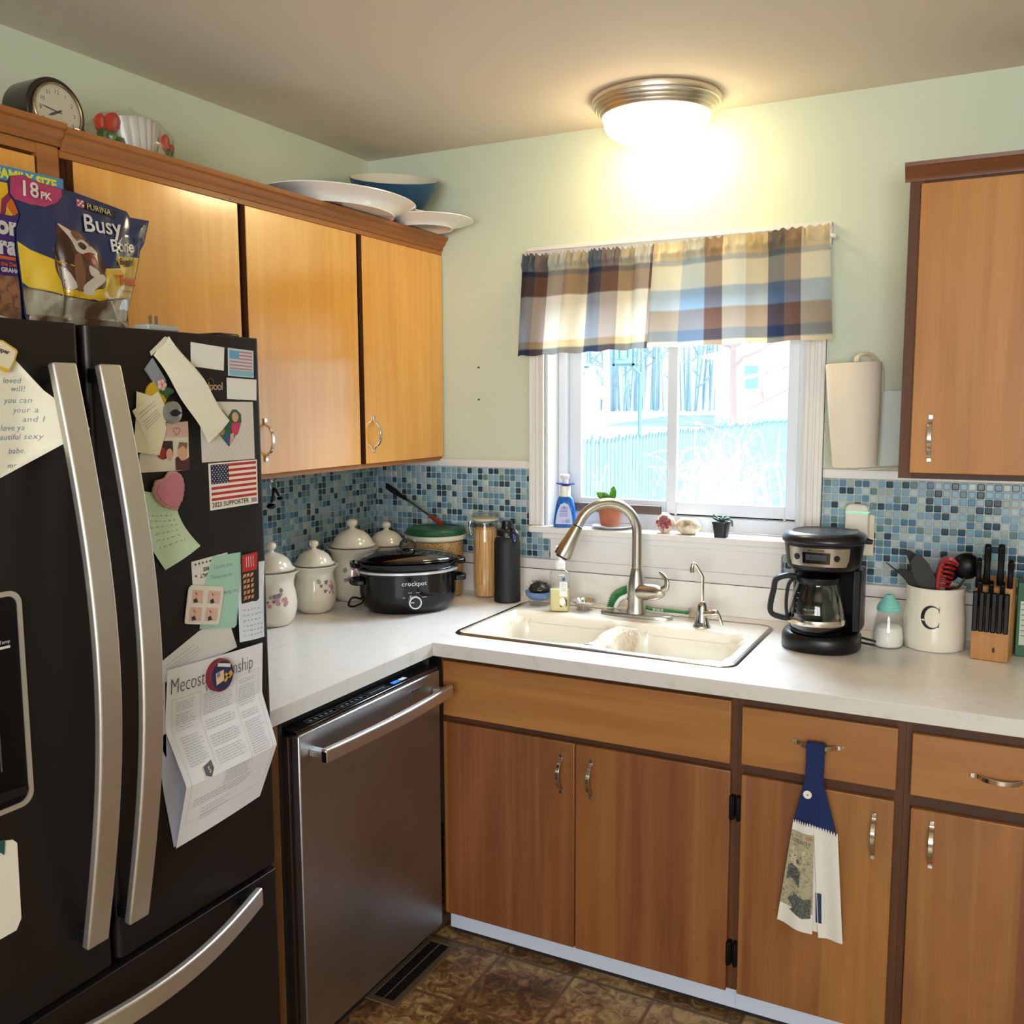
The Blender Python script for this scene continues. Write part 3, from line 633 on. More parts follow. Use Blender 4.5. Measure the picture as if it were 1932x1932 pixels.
# ------------------------------------------------------------------ ceiling light
LX, LY = 1.166, -.200
root = thing('ceiling_light', 'round flush ceiling light with stepped brushed nickel rim and glowing glass bowl', 'ceiling light', (LX, LY, ZC))
prof = [(.150, ZC-.001), (.178, ZC-.001), (.186, ZC-.004), (.187, ZC-.018), (.183, ZC-.024), (.180, ZC-.024), (.179, ZC-.031), (.175, ZC-.035), (.172, ZC-.034), (.170, ZC-.041), (.166, ZC-.045), (.163, ZC-.044), (.161, ZC-.051), (.157, ZC-.054), (.152, ZC-.050), (.150, ZC-.03)]
MB().lathe(prof, (LX, LY, 0), 96, close=False).build('rim', M('warm_nickel', '#e2d6c4', .34, 1), root, ang=60)
g = [(.1495, ZC-.040), (.1515, ZC-.056), (.1520, ZC-.066)]+[(.1515*cos(pi/2*k/16), ZC-.070-.062*sin(pi/2*k/16)) for k in range(17)]
gl = bpy.data.materials.new('lit_glass'); gl.use_nodes = True; b = gl.node_tree.nodes['Principled BSDF']; b.inputs['Base Color'].default_value = (.9,.88,.8,1); b.inputs['Roughness'].default_value = .3
b.inputs['Emission Color'].default_value = (1, .80, .47, 1); b.inputs['Emission Strength'].default_value = LAMP_STRENGTH
MB().lathe(g, (LX, LY, 0), 64, close=False).build('bowl', gl, root, ang=80)

# ------------------------------------------------------------------ plaid valances on a rod
def lin(h): return L(h)[:3]
PCL = {'navy': lin('#2c3346'), 'brown': lin('#6b5044'), 'cream': lin('#e2d8bd'), 'tan': lin('#c9b083'), 'blue': lin('#7f9ec0'), 'white': lin('#e9e4dc'), 'grey': lin('#8a8f93'), 'lb': lin('#9db0bd')}
def plaid(u, v, cols, rows):
    """warp colour crossed with weft colour"""
    a = next(c for t, c in cols if u <= t); b_ = next(c for t, c in rows if v <= t)
    a, b_ = PCL[a], PCL[b_]
    return tuple((a[i]*b_[i])**.5*.62+.19*(a[i]+b_[i]) for i in range(3))+(1,)
def valance(name, label, x0t, x1t, x0b, x1b, zt0, zt1, zb0, zb1, cols, rows, seed, nf):
    rr = random.Random(seed); NU, NV = 190, 56
    ph = [rr.uniform(0, 6.28) for _ in range(6)]; fr = [nf*.55, nf, nf*1.7, nf*3.3, nf*5.1]
    def P(u, v):   # v from hem (0) to the ruffle (1)
        top = sstep(.80, .93, v); uw = u+.012*sin(9*u+ph[0])*(1-top)
        x = lerp(lerp(x0b, x1b, uw), lerp(x0t, x1t, u), v)
        z = lerp(lerp(zb0, zb1, u), lerp(zt0, zt1, u), v)
        fold = .015*sin(fr[0]*6.28*u+ph[1]+.8*v)+.009*sin(fr[1]*6.28*u+ph[2])*(.5+.5*v)
        y = -.084+fold*(1-.45*top)-.006*(1-v)
        y += top*(.006*sin(fr[3]*6.28*u+ph[3])+.0045*sin(fr[4]*6.28*u+ph[4]))
        if v > .88: z += (v-.88)/.12*.004*sin(fr[4]*6.28*u+ph[5])
        if v < .05: z += .002*sin(fr[1]*6.28*u)
        rodb = math.exp(-((v-.90)/.03)**2); y -= .006*rodb
        return (x, y, z)
    mb = MB(); mb.sheet(P, NU, NV)
    cl = [plaid(i/NU, 1-j/NV, cols, rows) for j in range(NV+1) for i in range(NU+1)]
    o = mb.build(name, cloth('plaid_cotton_'+str(seed), 'plaid', .45), cols=cl, ang=80)
    return tag(o, label, 'curtain', 'plaid valances over the window')
valance('window_valance', 'left plaid valance with dark brown stripes and a wide off-white band', .676, 1.130, .650, 1.119, 2.070, 2.069, 1.741, 1.757,
  [(.10, 'navy'), (.19, 'brown'), (.34, 'cream'), (.50, 'tan'), (.62, 'navy'), (.74, 'brown'), (.86, 'tan'), (.97, 'cream'), (1.01, 'brown')],
  [(.17, 'grey'), (.22, 'navy'), (.42, 'brown'), (.87, 'white'), (.93, 'tan'), (1.01, 'navy')], 3, 6)
valance('window_valance', 'right plaid valance with a blue band and dark bottom stripe', 1.131, 1.643, 1.118, 1.662, 2.071, 2.086, 1.757, 1.765,
  [(.16, 'cream'), (.30, 'lb'), (.41, 'brown'), (.54, 'cream'), (.66, 'tan'), (.76, 'navy'), (.85, 'brown'), (1.01, 'cream')],
  [(.17, 'tan'), (.22, 'grey'), (.45, 'cream'), (.66, 'blue'), (.84, 'brown'), (.96, 'navy'), (1.01, 'tan')], 5, 4)
mb = MB(); mb.tube([(.664, -.06, 2.041), (1.652, -.06, 2.058)], .006, 12); mb.tube([(.664, -.06, 2.041), (.664, -.0245, 2.041)], .006, 8); mb.tube([(1.652, -.06, 2.058), (1.652, -.003, 2.058)], .006, 8)
tag(mb.build('curtain_rod', M('rod_white', '#e6e2da', .4)), 'thin white rod carrying the plaid window valances', 'curtain rod')

# ------------------------------------------------------------------ outside
def gz(y): return -.35 if y < 12 else -.35+1.35*sstep(12, 50, y)
SN = M('bright_ground', '#f4efe2', .9, vary=('#dcd6c4', (.6, .6, .6), 6, .45, .8))
mb = MB(); mb.sheet(lambda u, v: (lerp(-60, 40, u), .14+u*0+lerp(0, 80, v), gz(lerp(0, 80, v))), 20, 60); struct('ground_outside', mb, SN); 
bpy.data.objects['ground_outside']['label'] = 'bright sunlit yard'
FN = M('fence_wood_shaded', '#82a8b4', .85, vary=('#7399a6', (30, 30, .6), 3, .4, .7))  # bluish because the fence's shade is put into its colour
root = thing('picket_fence', 'blue-shaded wooden picket fence running away from the house through the yard', 'fence', (-1.2, 9, -.35))
y = 3.0; n = 0
while y < 15.5:
    mb = MB(); y1 = y+2.42; k = 0
    while y < y1-.01:
        h = 1.235+rnd.uniform(-.02, .02); w = .088
        mb.prism([(y, -.34), (y+w, -.34), (y+w, h-.03), (y+w/2, h+.03), (y, h-.03)], 'x', -1.2, -1.182); y += .098; k += 1
    o = mb.build('picket_panel', FN, root, smooth=False)
    mb = MB(); mb.box(-1.24, -1.201, y1-2.42, y1, .05, .13); mb.box(-1.24, -1.201, y1-2.42, y1, .85, .93); mb.build('rail', FN, root, smooth=False)
    MB().box(-1.33, -1.242, y1-.05, y1+.04, -.34, 1.2).build('post', FN, root, smooth=False)
TW = M('sunlit_twig', '#fbf4e0', .7, emis=None)
def bramble(name, label, cx, cy, rx, ry, zt, n, seed, thick):
    rr = random.Random(seed); root = thing(name, label, 'shrub', (cx, cy, gz(cy)))
    mbs = [MB(), MB()]
    for k in range(n):
        a = rr.uniform(0, 6.28); q = rr.uniform(.0, .35); bx, by = cx+q*rx*cos(a), cy+q*ry*sin(a); z0 = gz(cy)-.02
        a2 = rr.uniform(0, 6.28); R = rr.uniform(.5, 1.05); h = rr.uniform(.35, 1.0)*(zt-z0)
        tx, ty = cx+R*rx*cos(a2), cy+R*ry*sin(a2)
        p = [Vector((bx, by, z0)), Vector((lerp(bx, tx, .18)+rr.uniform(-.06, .06), lerp(by, ty, .2), z0+h*.6)), Vector((lerp(bx, tx, .5), lerp(by, ty, .5), z0+h*rr.uniform(.85, 1.05))), Vector((lerp(bx, tx, .8), lerp(by, ty, .8), z0+h*rr.uniform(.6, 1.0))), Vector((tx, ty, z0+h*rr.uniform(.2, .75)))]
        pts = smoothc(p, 4); t = thick*rr.uniform(.6, 1.3); m = len(pts)
        mbs[k > n*.55].tube(pts, [t*(1-.7*i/(m-1)) for i in range(m)], 4, cap=False)
        for s_ in range(3):
            i = rr.randrange(3, m-2); d = Vector((rr.uniform(-.35, .35), rr.uniform(-.35, .35), rr.uniform(-.2, .35)))
            mbs[1].tube([pts[i], pts[i]+d*.55+Vector((0,0,.03)), pts[i]+d], [t*.5, t*.4, t*.2], 4, cap=False)
    a = mbs[0].build('canes', TW, root); b_ = mbs[1].build('twigs', TW, root); b_['kind'] = 'stuff'; a['kind'] = 'stuff'; return root
bramble('bramble_bush', 'dense tangle of pale bare branches outside the right window pane', .20, 4.3, .60, .40, 1.32, 125, 11, .0095)
bramble('bramble_bush', 'a few long arching bare canes outside the left window pane', -.45, 3.1, .45, .42, 1.34, 9, 14, .007)
BK = M('bark_pale', '#d9cdbb', .9); BKP = M('bark_pink', '#dcbcb4', .9); BKW = M('bark_white', '#f3ead8', .9)
def bare_tree(name, label, x, y, h, r, mat, seed, group=None, low=.3):
    rr = random.Random(seed); z0 = gz(y)-.1; root = thing(name, label, 'tree', (x, y, z0), group)
    tr = []
    for k in range(9): t = k/8; tr.append(Vector((x+.25*sin(2.1*t+seed)*t, y, z0+h*t)))
    tr = smoothc(tr, 3); m = len(tr); MB().tube(tr, [r*(1-.75*i/(m-1)) for i in range(m)], 10).build('trunk', mat, root)
    mb = MB()
    for k in range(16):
        t = rr.uniform(low, .95); p = Vector((x+.25*sin(2.1*t+seed)*t, y, z0+h*t)); a = rr.uniform(0, 6.28); ln = h*rr.uniform(.18, .36)*(1.1-t*.5)
        d = Vector((cos(a), sin(a)*.5, rr.uniform(.1, .7))); q1 = p+d*ln*.5+Vector((0,0,-.04*h*rr.random())); q2 = p+d*ln
        rb = r*.33*(1.1-t); mb.tube(smoothc([p, q1, q2], 3), [rb*(1-.12*i) for i in range(7)], 6)
        for s_ in range(4):
            q = lerp(q1, q2, rr.random()); dd = Vector((rr.uniform(-1, 1), rr.uniform(-.5, .5), rr.uniform(-.1, .9)))*ln*.4
            mb.tube([q, q+dd*.6, q+dd], [rb*.4, rb*.3, rb*.12], 4)
    o = mb.build('branches', mat, root); return root
bare_tree('bare_tree', 'reddish bare tree standing in front of the white house', -5.35, 27.0, 7.5, .30, BKP, 4, low=.10)
T = 'bare trees at the edge of the woods'
k = 0
for x, y, h, r, s_ in ((-14.3, 33, 11, .40, 1), (-10.0, 42, 14, .2, 7), (-19.4, 40, 13, .3, 3), (-16.6, 44, 13, .22, 9), (-7.6, 50, 12, .2, 12), (-23.5, 45, 13, .3, 17)):
    bare_tree('bare_tree', 'pale sunlit bare tree at the edge of the woods beyond the fence', x, y, h, r, BKW, s_, T)
# far woods: too many stems to count
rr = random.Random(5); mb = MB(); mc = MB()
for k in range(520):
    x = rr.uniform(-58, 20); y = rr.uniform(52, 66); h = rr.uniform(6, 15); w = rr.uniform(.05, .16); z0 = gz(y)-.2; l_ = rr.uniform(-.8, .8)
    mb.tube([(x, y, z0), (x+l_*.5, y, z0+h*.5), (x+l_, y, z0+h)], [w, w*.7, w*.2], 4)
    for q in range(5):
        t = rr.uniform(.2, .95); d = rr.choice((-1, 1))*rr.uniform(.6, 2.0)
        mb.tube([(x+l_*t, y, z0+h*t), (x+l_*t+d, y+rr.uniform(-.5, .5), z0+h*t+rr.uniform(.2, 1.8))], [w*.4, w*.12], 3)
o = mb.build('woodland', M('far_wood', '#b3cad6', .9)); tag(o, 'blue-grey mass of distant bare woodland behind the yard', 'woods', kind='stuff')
# white house
root = thing('neighbor_house', 'white house with a pale hip roof far behind the yard', 'house', (-3.5, 36, gz(36)))
WH = M('house_white', '#f4f2ec', .8); hz0 = gz(36)-.2
hx0, hx1, hy0, hy1 = -8.6, 4.5, 36.0, 44.0; he = 3.45; hr = 4.75
MB().box(hx0, hx1, hy0, hy1, hz0, he).build('walls', WH, root, smooth=False)
mb = MB(); e = .45
mb.add([(hx0-e, hy0-e, he), (hx1+e, hy0-e, he), (hx1+e, hy1+e, he), (hx0-e, hy1+e, he), (hx0+3.0, 40, hr), (hx1-3.0, 40, hr), (hx0-e, hy0-e, he-.12), (hx1+e, hy0-e, he-.12), (hx1+e, hy1+e, he-.12), (hx0-e, hy1+e, he-.12)],
       [(0,1,5,4), (1,2,5), (2,3,4,5), (3,0,4), (6,9,8,7), (0,6,7,1), (1,7,8,2), (2,8,9,3), (3,9,6,0)])
mb.build('roof', M('roof_pale', '#efe9e2', .85), root, smooth=False)
w = MB().box(hx0+1.05, hx0+1.75, hy0-.04, hy0-.005, 2.1, 3.0).build('window', M('green_glass', '#a9d9c8', .2), root, smooth=False)
# shed
root = thing('garden_shed', 'small pale garden shed with ribbed roof beyond the fence', 'shed', (-11.6, 24, gz(24)))
sz = gz(24)-.1
MB().box(-13.5, -9.55, 23.2, 25.8, sz, 1.72).build('walls', WH, root, smooth=False)
mb = MB(); mb.prism([(22.9, 1.66), (26.1, 1.66), (24.5, 2.75)], 'x', -13.7, -9.35)
mb.build('roof', M('shed_roof', '#bfd2d4', .7), root, smooth=False)
mb = MB()
for k in range(5): t = (k+.5)/5; yy, zz = lerp(22.9, 24.5, t), lerp(1.66, 2.75, t); mb.box(-13.72, -9.33, yy-.03, yy+.03, zz+.01, zz+.05)
mb.build('roof_batten', M('shed_batten', '#8fb0b4', .7), root, smooth=False)
# basketball hoop
root = thing('basketball_hoop', 'tall basketball hoop on an angled pole beyond the fence', 'basketball hoop', (-9.9, 29, gz(29)))
PM = M('hoop_pole', '#7fb0b6', .6); zz = gz(29)
mb = MB(); mb.tube([(-9.35, 29, zz), (-9.35, 29, 2.55), (-9.9, 29, 3.05)], .07, 8); mb.build('pole', PM, root)
mb = MB(); x0, x1, z0, z1 = -10.35, -9.55, 2.85, 3.85
for a, b_, c, d in ((x0, x1, z0, z0+.07), (x0, x1, z1-.07, z1), (x0, x0+.07, z0, z1), (x1-.07, x1, z0, z1)): mb.box(a, b_, 28.9, 28.96, c, d)
mb.box(-10.13, -10.08, 28.9, 28.96, 3.1, 3.55); mb.box(-9.82, -9.77, 28.9, 28.96, 3.1, 3.55); mb.box(-10.08, -9.82, 28.9, 28.96, 3.5, 3.55)
mb.build('backboard_frame', PM, root, smooth=False)
MB().box(x0+.07, x1-.07, 28.92, 28.94, z0+.07, z1-.07).build('backboard', M('board_pale', '#d8eef0', .4), root, smooth=False)
mb = MB(); mb.tube([(-9.95+.22*cos(a), 28.65+.22*sin(a), 3.05) for a in [2*pi*i/16 for i in range(17)]], .02, 5); mb.build('rim', PM, root)
# ------------------------------------------------------------------ sink
PORC = M('porcelain', '#f3ecdd', .14, coat=.4)
SX0, SX1, SY0, SY1 = .692, 1.530, -.607, -.100
root = thing('kitchen_sink', 'white double-bowl enamel sink set in a metal rim under the window', 'sink', ((SX0+SX1)/2, (SY0+SY1)/2, ZT))
def rr_d(x, y, x0, x1, y0, y1, r):
    qx, qy = abs(x-(x0+x1)/2)-((x1-x0)/2-r), abs(y-(y0+y1)/2)-((y1-y0)/2-r)
    return sqrt(max(qx, 0)**2+max(qy, 0)**2)+min(max(qx, qy), 0)-r
def sinkz(x, y):
    d1 = rr_d(x, y, .735, 1.098, -.572, -.262, .07); d2 = rr_d(x, y, 1.128, 1.488, -.572, -.262, .07)
    z = ZT+.0045+.0035*sstep(0, .02, -rr_d(x, y, SX0+.012, SX1-.012, SY0+.012, SY1-.012, .035))
    for d in (d1, d2): z -= .165*sstep(.004, -.045, d)+.010*sstep(.014, -.004, d)
    if .735 < x < 1.488 and -.572 < y < -.262 and min(d1, d2) > -.004: z -= .014
    # drain dish
    for cx in (.915, 1.308): z -= .006*sstep(.05, .035, sqrt((x-cx)**2+(y+.40)**2))
    return z
mb = MB(); a0, a1, b0, b1 = SX0+.014, SX1-.014, SY0+.014, SY1-.014
rc = .028
def SP(u, v):
    x, y = lerp(a0, a1, u), lerp(b0, b1, v)
    # pull grid corners into the rounded outline
    qx, qy = abs(x-(a0+a1)/2)-((a1-a0)/2-rc), abs(y-(b0+b1)/2)-((b1-b0)/2-rc)
    if qx > 0 and qy > 0:
        k = max(qx, qy); l_ = sqrt(qx*qx+qy*qy); s_ = k/l_
        x = (a0+a1)/2+math.copysign((a1-a0)/2-rc+qx*s_, x-(a0+a1)/2); y = (b0+b1)/2+math.copysign((b1-b0)/2-rc+qy*s_, y-(b0+b1)/2)
    return (x, y, sinkz(x, y))
mb.sheet(SP, 190, 120); mb.build('basin', PORC, root, ang=75)
def ring(o1, z1, o2, z2, o3, z3, name, mat, par):
    mb = MB(); n = len(o1); vs = [(a, b_, z1) for a, b_ in o1]+[(a, b_, z2) for a, b_ in o2]+[(a, b_, z3) for a, b_ in o3]
    fs = [(q*n+i, q*n+(i+1) % n, (q+1)*n+(i+1) % n, (q+1)*n+i) for q in range(2) for i in range(n)]
    return mb.add(vs, fs).build(name, mat, par, ang=60)
ring(rrect(SX0, SX1, SY0, SY1, .042, 10), ZT+.0005, rrect(SX0+.006, SX1-.006, SY0+.006, SY1-.006, .037, 10), ZT+.0055, rrect(SX0+.016, SX1-.016, SY0+.016, SY1-.016, .027, 10), ZT+.004, 'metal_rim', M('rim_steel', '#8f8886', .22, 1), root)
for cx in (.915, 1.308):
    mb = MB(); z = ZT-.166; mb.lathe([(.0, z), (.022, z), (.026, z+.003), (.041, z+.0035), (.043, z+.001)], (cx, -.40, 0), 32, close=False); mb.build('drain', CHROME, root)
# tubs inside the hole keep the underside closed
MB().box(.74, 1.48, -.575, -.26, .62, .72).build('bowl_underside', BLACKM, root)

# ------------------------------------------------------------------ pull-down faucet
root = thing('kitchen_faucet', 'tall brushed nickel gooseneck faucet with pull-down spray head', 'faucet', (1.114, -.178, ZT+.008))
fx, fy, fz = 1.114, -.178, ZT+.0085
mb = MB(); n = 48; o1 = []
for i in range(n): a = 2*pi*i/n; o1.append((fx+.118*math.copysign(abs(cos(a))**.62, cos(a)), fy+.029*math.copysign(abs(sin(a))**.9, sin(a))))
k = lambda s_, o1=o1: [(fx+(a-fx)*s_, fy+(b_-fy)*s_) for a, b_ in o1]
vs = [(a, b_, fz) for a, b_ in o1]+[(a, b_, fz+.008) for a, b_ in o1]+[(a, b_, fz+.0115) for a, b_ in k(.95)]
mb.add(vs, [(q*n+i, q*n+(i+1) % n, (q+1)*n+(i+1) % n, (q+1)*n+i) for q in range(2) for i in range(n)]+[tuple(range(2*n, 3*n)), tuple(reversed(range(n)))])
mb.build('deck_plate', NICKEL, root, ang=50)
mb = MB(); mb.lathe([(.031, fz+.0116), (.031, fz+.018), (.028, fz+.03), (.027, fz+.075), (.026, fz+.105), (.0205, fz+.135), (.0175, fz+.150), (.0165, fz+.152), (.0, fz+.152)], (fx, fy, 0), 40); mb.build('body', NICKEL, root, ang=50)
dx, dy = -.83, -.56; R = .094; top = fz+.264
pts = [(fx, fy, fz+.1525), (fx, fy, fz+.20), (fx, fy, top-.01)]
for k_ in range(1, 19):
    a = pi*k_/18*.87; q = R*(1-cos(a)); pts.append((fx+dx*q, fy+dy*q, top+R*sin(a)))
e = Vector(pts[-1]); d = (e-Vector(pts[-2])).normalized()
pts.append(tuple(e+d*.012)); MB().tube(pts, .0155, 20).build('spout', NICKEL, root, ang=60)
s0 = e+d*.014
mb = MB(); mb.tube([s0, s0+d*.003], .0162, 24); mb.build('spray_collar', BLACK, root)
mb = MB(); mb.tube([s0+d*.0035, s0+d*.02, s0+d*.060, s0+d*.100, s0+d*.105], [.0168, .0185, .0225, .027, .0262], 28); sh = mb.build('spray_head', NICKEL, root, ang=50)
mb = MB(); mb.tube([s0+d*.1055, s0+d*.111], [.020, .018], 20); mb.build('nozzle', BLACKM, sh)
# side lever hub
hx = Vector((.93, -.36, .12)).normalized(); h0 = Vector((fx, fy, fz+.078))
mb = MB(); mb.tube(smoothc([h0+hx*.015, h0+hx*.045, h0+hx*.075, h0+hx*.098, h0+hx*.112], 4), [.025, .0255, .026, .0262, .026, .0258, .0252, .0245, .024, .0225, .021, .019, .017, .0145, .0115, .008, .003][:17], 24)
mb.build('valve_body', NICKEL, root, ang=60)
mb = MB(); p = [h0+hx*.098+Vector((0,0,.004)), h0+hx*.118+Vector((0,0,.016)), h0+hx*.119+Vector((0,0,.036)), h0+hx*.106+Vector((0,0,.052)), h0+hx*.092+Vector((0,0,.062))]
mb.tube(smoothc(p, 4), [.012, .0125, .0125, .012, .011, .010, .0095, .009, .0085, .008, .0075, .007, .0065, .006, .0055, .005, .0045], 14, sq=(1.0, .6)); mb.build('lever', NICKEL, root, ang=60)
# ------------------------------------------------------------------ small filter tap
fx, fy = 1.338, -.228
root = thing('filter_tap', 'small chrome drinking water tap with thin bent spout', 'faucet', (fx, fy, fz))
mb = MB(); mb.lathe([(.026, fz), (.0265, fz+.004), (.023, fz+.008), (.020, fz+.022), (.0165, fz+.045), (.0155, fz+.062), (.011, fz+.074), (.006, fz+.079), (0, fz+.079)], (fx, fy, 0), 32); mb.build('base', CHROME, root, ang=50)
mb = MB(); q = Vector((-.88, -.48, 0)); b0_ = Vector((fx, fy, fz+.079))
mb.tube([b0_, b0_+Vector((0,0,.070)), b0_+Vector((0,0,.078))+q*.003, b0_+Vector((0,0,.108))+q*.022, b0_+Vector((0,0,.112))+q*.027, b0_+Vector((0,0,.108))+q*.031, b0_+Vector((0,0,.100))+q*.032], .0052, 12); sp = mb.build('spout', CHROME, root, ang=70)
mb = MB(); t = b0_+q*.032; mb.tube([t+Vector((0,0,.101)), t+Vector((0,0,.086))], [.0068, .0072], 14); mb.build('tip', CHROME, sp)
mb = MB(); q = Vector((.9, -.35, .22)).normalized(); c = Vector((fx, fy, fz+.038))
mb.tube([c+q*.008, c+q*.035, c+q*.05, c+q*.058], [.012, .0115, .012, .008], 16); mb.build('valve', CHROME, root, ang=60)
mb = MB(); e2 = c+q*.052; mb.tube([e2+Vector((0,0,.006)), e2+Vector((.010,-.004,-.006)), e2+Vector((.018,-.008,-.026)), e2+Vector((.022,-.01,-.034))], [.006, .0055, .0045, .003], 12); mb.build('lever', CHROME, root, ang=60)
mb = MB(); mb.box(fx-.010, fx+.010, fy-.026, fy-.0235, fz+.007, fz+.017); mb.build('window', BLACKG, root, bevel=.002)

DK = ZT+.0085
# ------------------------------------------------------------------ scrubber bowl, hand soap, strainer, brush, cup
root = thing('dish', 'small blue dish on the sink deck holding a wiry scrubber', 'dish', (.762, -.158, DK))
cx, cy = .765, -.158
mb = MB(); mb.lathe([(.030, DK), (.034, DK+.004), (.036, DK+.018)], (cx, cy, 0), 32, close=True); mb.build('clear_stand', glass('stand_plastic', (.92, .94, .95, 1), .08), root)
mb = MB(); mb.lathe([(0, DK+.0185), (.024, DK+.0185), (.036, DK+.024), (.043, DK+.034), (.046, DK+.046), (.044, DK+.046), (.038, DK+.034), (.0, DK+.029)], (cx, cy, 0), 40, close=False); mb.build('bowl', M('blue_dish', '#5a78a6', .2, coat=.4), root)
mb = MB(); mb.sphere((cx+.002, cy, DK+.0545), .034, 30, 20, (1, 1, .55), jit=.10)
for k in range(260):
    a = rnd.uniform(0, 6.28); t = rnd.uniform(-.2, 1.4); p = Vector((cos(t)*cos(a), cos(t)*sin(a), sin(t)*.55))*.033+Vector((cx+.002, cy, DK+.0545)); q = Vector((rnd.uniform(-1,1), rnd.uniform(-1,1), rnd.uniform(-.5,1)))*.011
    mb.tube([p, p+q, p+q+Vector((rnd.uniform(-1,1), rnd.uniform(-1,1), rnd.uniform(-1,1)))*.007], .0004, 3)
o = mb.build('steel_scrubber', M('wire_wool', '#4a453f', .35, .8), ang=180); tag(o, 'dark wiry steel scrubber heaped in the small blue dish', 'scrubber')

def rbottle(mb, cx, cy, prof, rx, ry, n=40, pw=.55, rot=0):
    """squarish bottle section swept up a profile of (scale, z)"""
    base = []
    for i in range(n):
        a = 2*pi*i/n; x = rx*math.copysign(abs(cos(a))**pw, cos(a)); y = ry*math.copysign(abs(sin(a))**pw, sin(a)); base.append((x*cos(rot)-y*sin(rot), x*sin(rot)+y*cos(rot)))
    vs = [(cx+x*s_, cy+y*s_, z) for s_, z in prof for x, y in base]; k = len(prof)
    fs = [(j*n+i, j*n+(i+1) % n, (j+1)*n+(i+1) % n, (j+1)*n+i) for j in range(k-1) for i in range(n)]+[tuple(reversed(range(n))), tuple(range((k-1)*n, k*n))]
    return mb.add(vs, fs)
root = thing('soap_dispenser', 'clear pump bottle of pale yellow hand soap on the sink deck', 'soap bottle', (.866, -.212, DK)); cx, cy = .866, -.212
mb = MB(); rbottle(mb, cx, cy, [(.93, DK), (1, DK+.004), (1, DK+.118), (.92, DK+.128), (.55, DK+.137), (.42, DK+.140)], .032, .021, rot=.3); mb.build('bottle', glass('soap_bottle_plastic', (.95, .96, .95, 1), .1), root)
mb = MB(); rbottle(mb, cx, cy, [(.92, DK+.002), (.95, DK+.005), (.95, DK+.070)], .032, .021, rot=.3); mb.build('soap', M('yellow_soap', '#d9c98a', .25), root)
mb = MB(); mb.lathe([(.017, DK+.138), (.0175, DK+.158), (.013, DK+.163), (.006, DK+.165), (.0055, DK+.192), (0, DK+.192)], (cx, cy, 0), 24); w = mb.build('pump_collar', M('white_plastic', '#e7e6e4', .35), root)
mb = MB(); mb.tube([(cx+.014, cy-.004, DK+.200), (cx, cy, DK+.203), (cx-.012, cy+.001, DK+.204), (cx-.024, cy+.002, DK+.196)], [.010, .0115, .009, .004], 14, sq=(.7, 1)); mb.build('pump_head', M('white_plastic', '#e7e6e4', .35), root)
def bf(x0, z0, rot=.3, ry=.0212, k=1, cx=cx, cy=cy):
    def f(a, b_):
        x, y = (x0+a), -ry
        return (cx+x*cos(rot)-y*sin(rot), cy+x*sin(rot)+y*cos(rot), z0+b_)
    return f
f = bf(0, DK); mb = MB(); mb.flat([f(.002, .05), f(.027, .05), f(.027, .098), f(.002, .098)]); lb = mb.build('label', M('label_white', '#e9e7e1', .5), root, smooth=False)
f = bf(0, DK, ry=.0215); mb = MB()
for z in (.090, .085, .076, .070): mb.flat([f(.006, z-.001), f(.023, z-.001), f(.023, z), f(.006, z)])
mb.build('print', M('grey_print', '#8b8b88', .6), lb, smooth=False)
mb = MB(); mb.flat([f(.010, .112), f(.020, .112), f(.020, .104), f(.015, .099), f(.010, .104)]); mb.build('shield', M('blue_print', '#2f4f9c', .5), lb, smooth=False)
mb = MB(); mb.flat([f(.004+.009*cos(a)+.007, .034+.013*sin(a)) for a in [2*pi*i/14 for i in range(14)]]); mb.build('coconut', M('coco_white', '#f0ece2', .5), lb, smooth=False)
mb = MB(); mb.flat([f(x_, z_-.0) for x_, z_ in ((.018, .048), (.026, .04), (.027, .022), (.022, .016), (.023, .03))]); mb.flat([f(x_, z_) for x_, z_ in ((.0, .022), (.006, .016), (.012, .015), (.008, .02))]); mb.build('coconut_shell', M('coco_brown', '#6b3d22', .6), lb, smooth=False)

root = thing('sink_strainer', 'round stainless sink strainer basket on the sink deck', 'sink strainer', (.932, -.168, DK)); cx, cy = .932, -.168
mb = MB(); mb.lathe([(.018, DK+.001), (.020, DK+.008), (.026, DK+.012), (.036, DK+.026), (.040, DK+.030), (.040, DK+.032), (.035, DK+.028), (.022, DK+.014), (.0, DK+.011)], (cx, cy, 0), 40, close=False); mb.build('basket', CHROME, root, ang=60)
mb = MB(); mb.lathe([(.005, DK+.012), (.004, DK+.026), (.009, DK+.029), (.008, DK+.033), (0, DK+.034)], (cx, cy, 0), 18); mb.build('knob', CHROME, root, ang=60)
mb = MB()
for k in range(12): a = 2*pi*k/12; mb.lathe([(0, DK), (.0035, DK), (.0035, DK+.0012), (0, DK+.0012)], (cx+.024*cos(a), cy+.024*sin(a), 0), 8)
o = mb.build('rubber_foot', M('rubber_grey', '#b8b8b4', .6), root); o['kind'] = 'stuff'

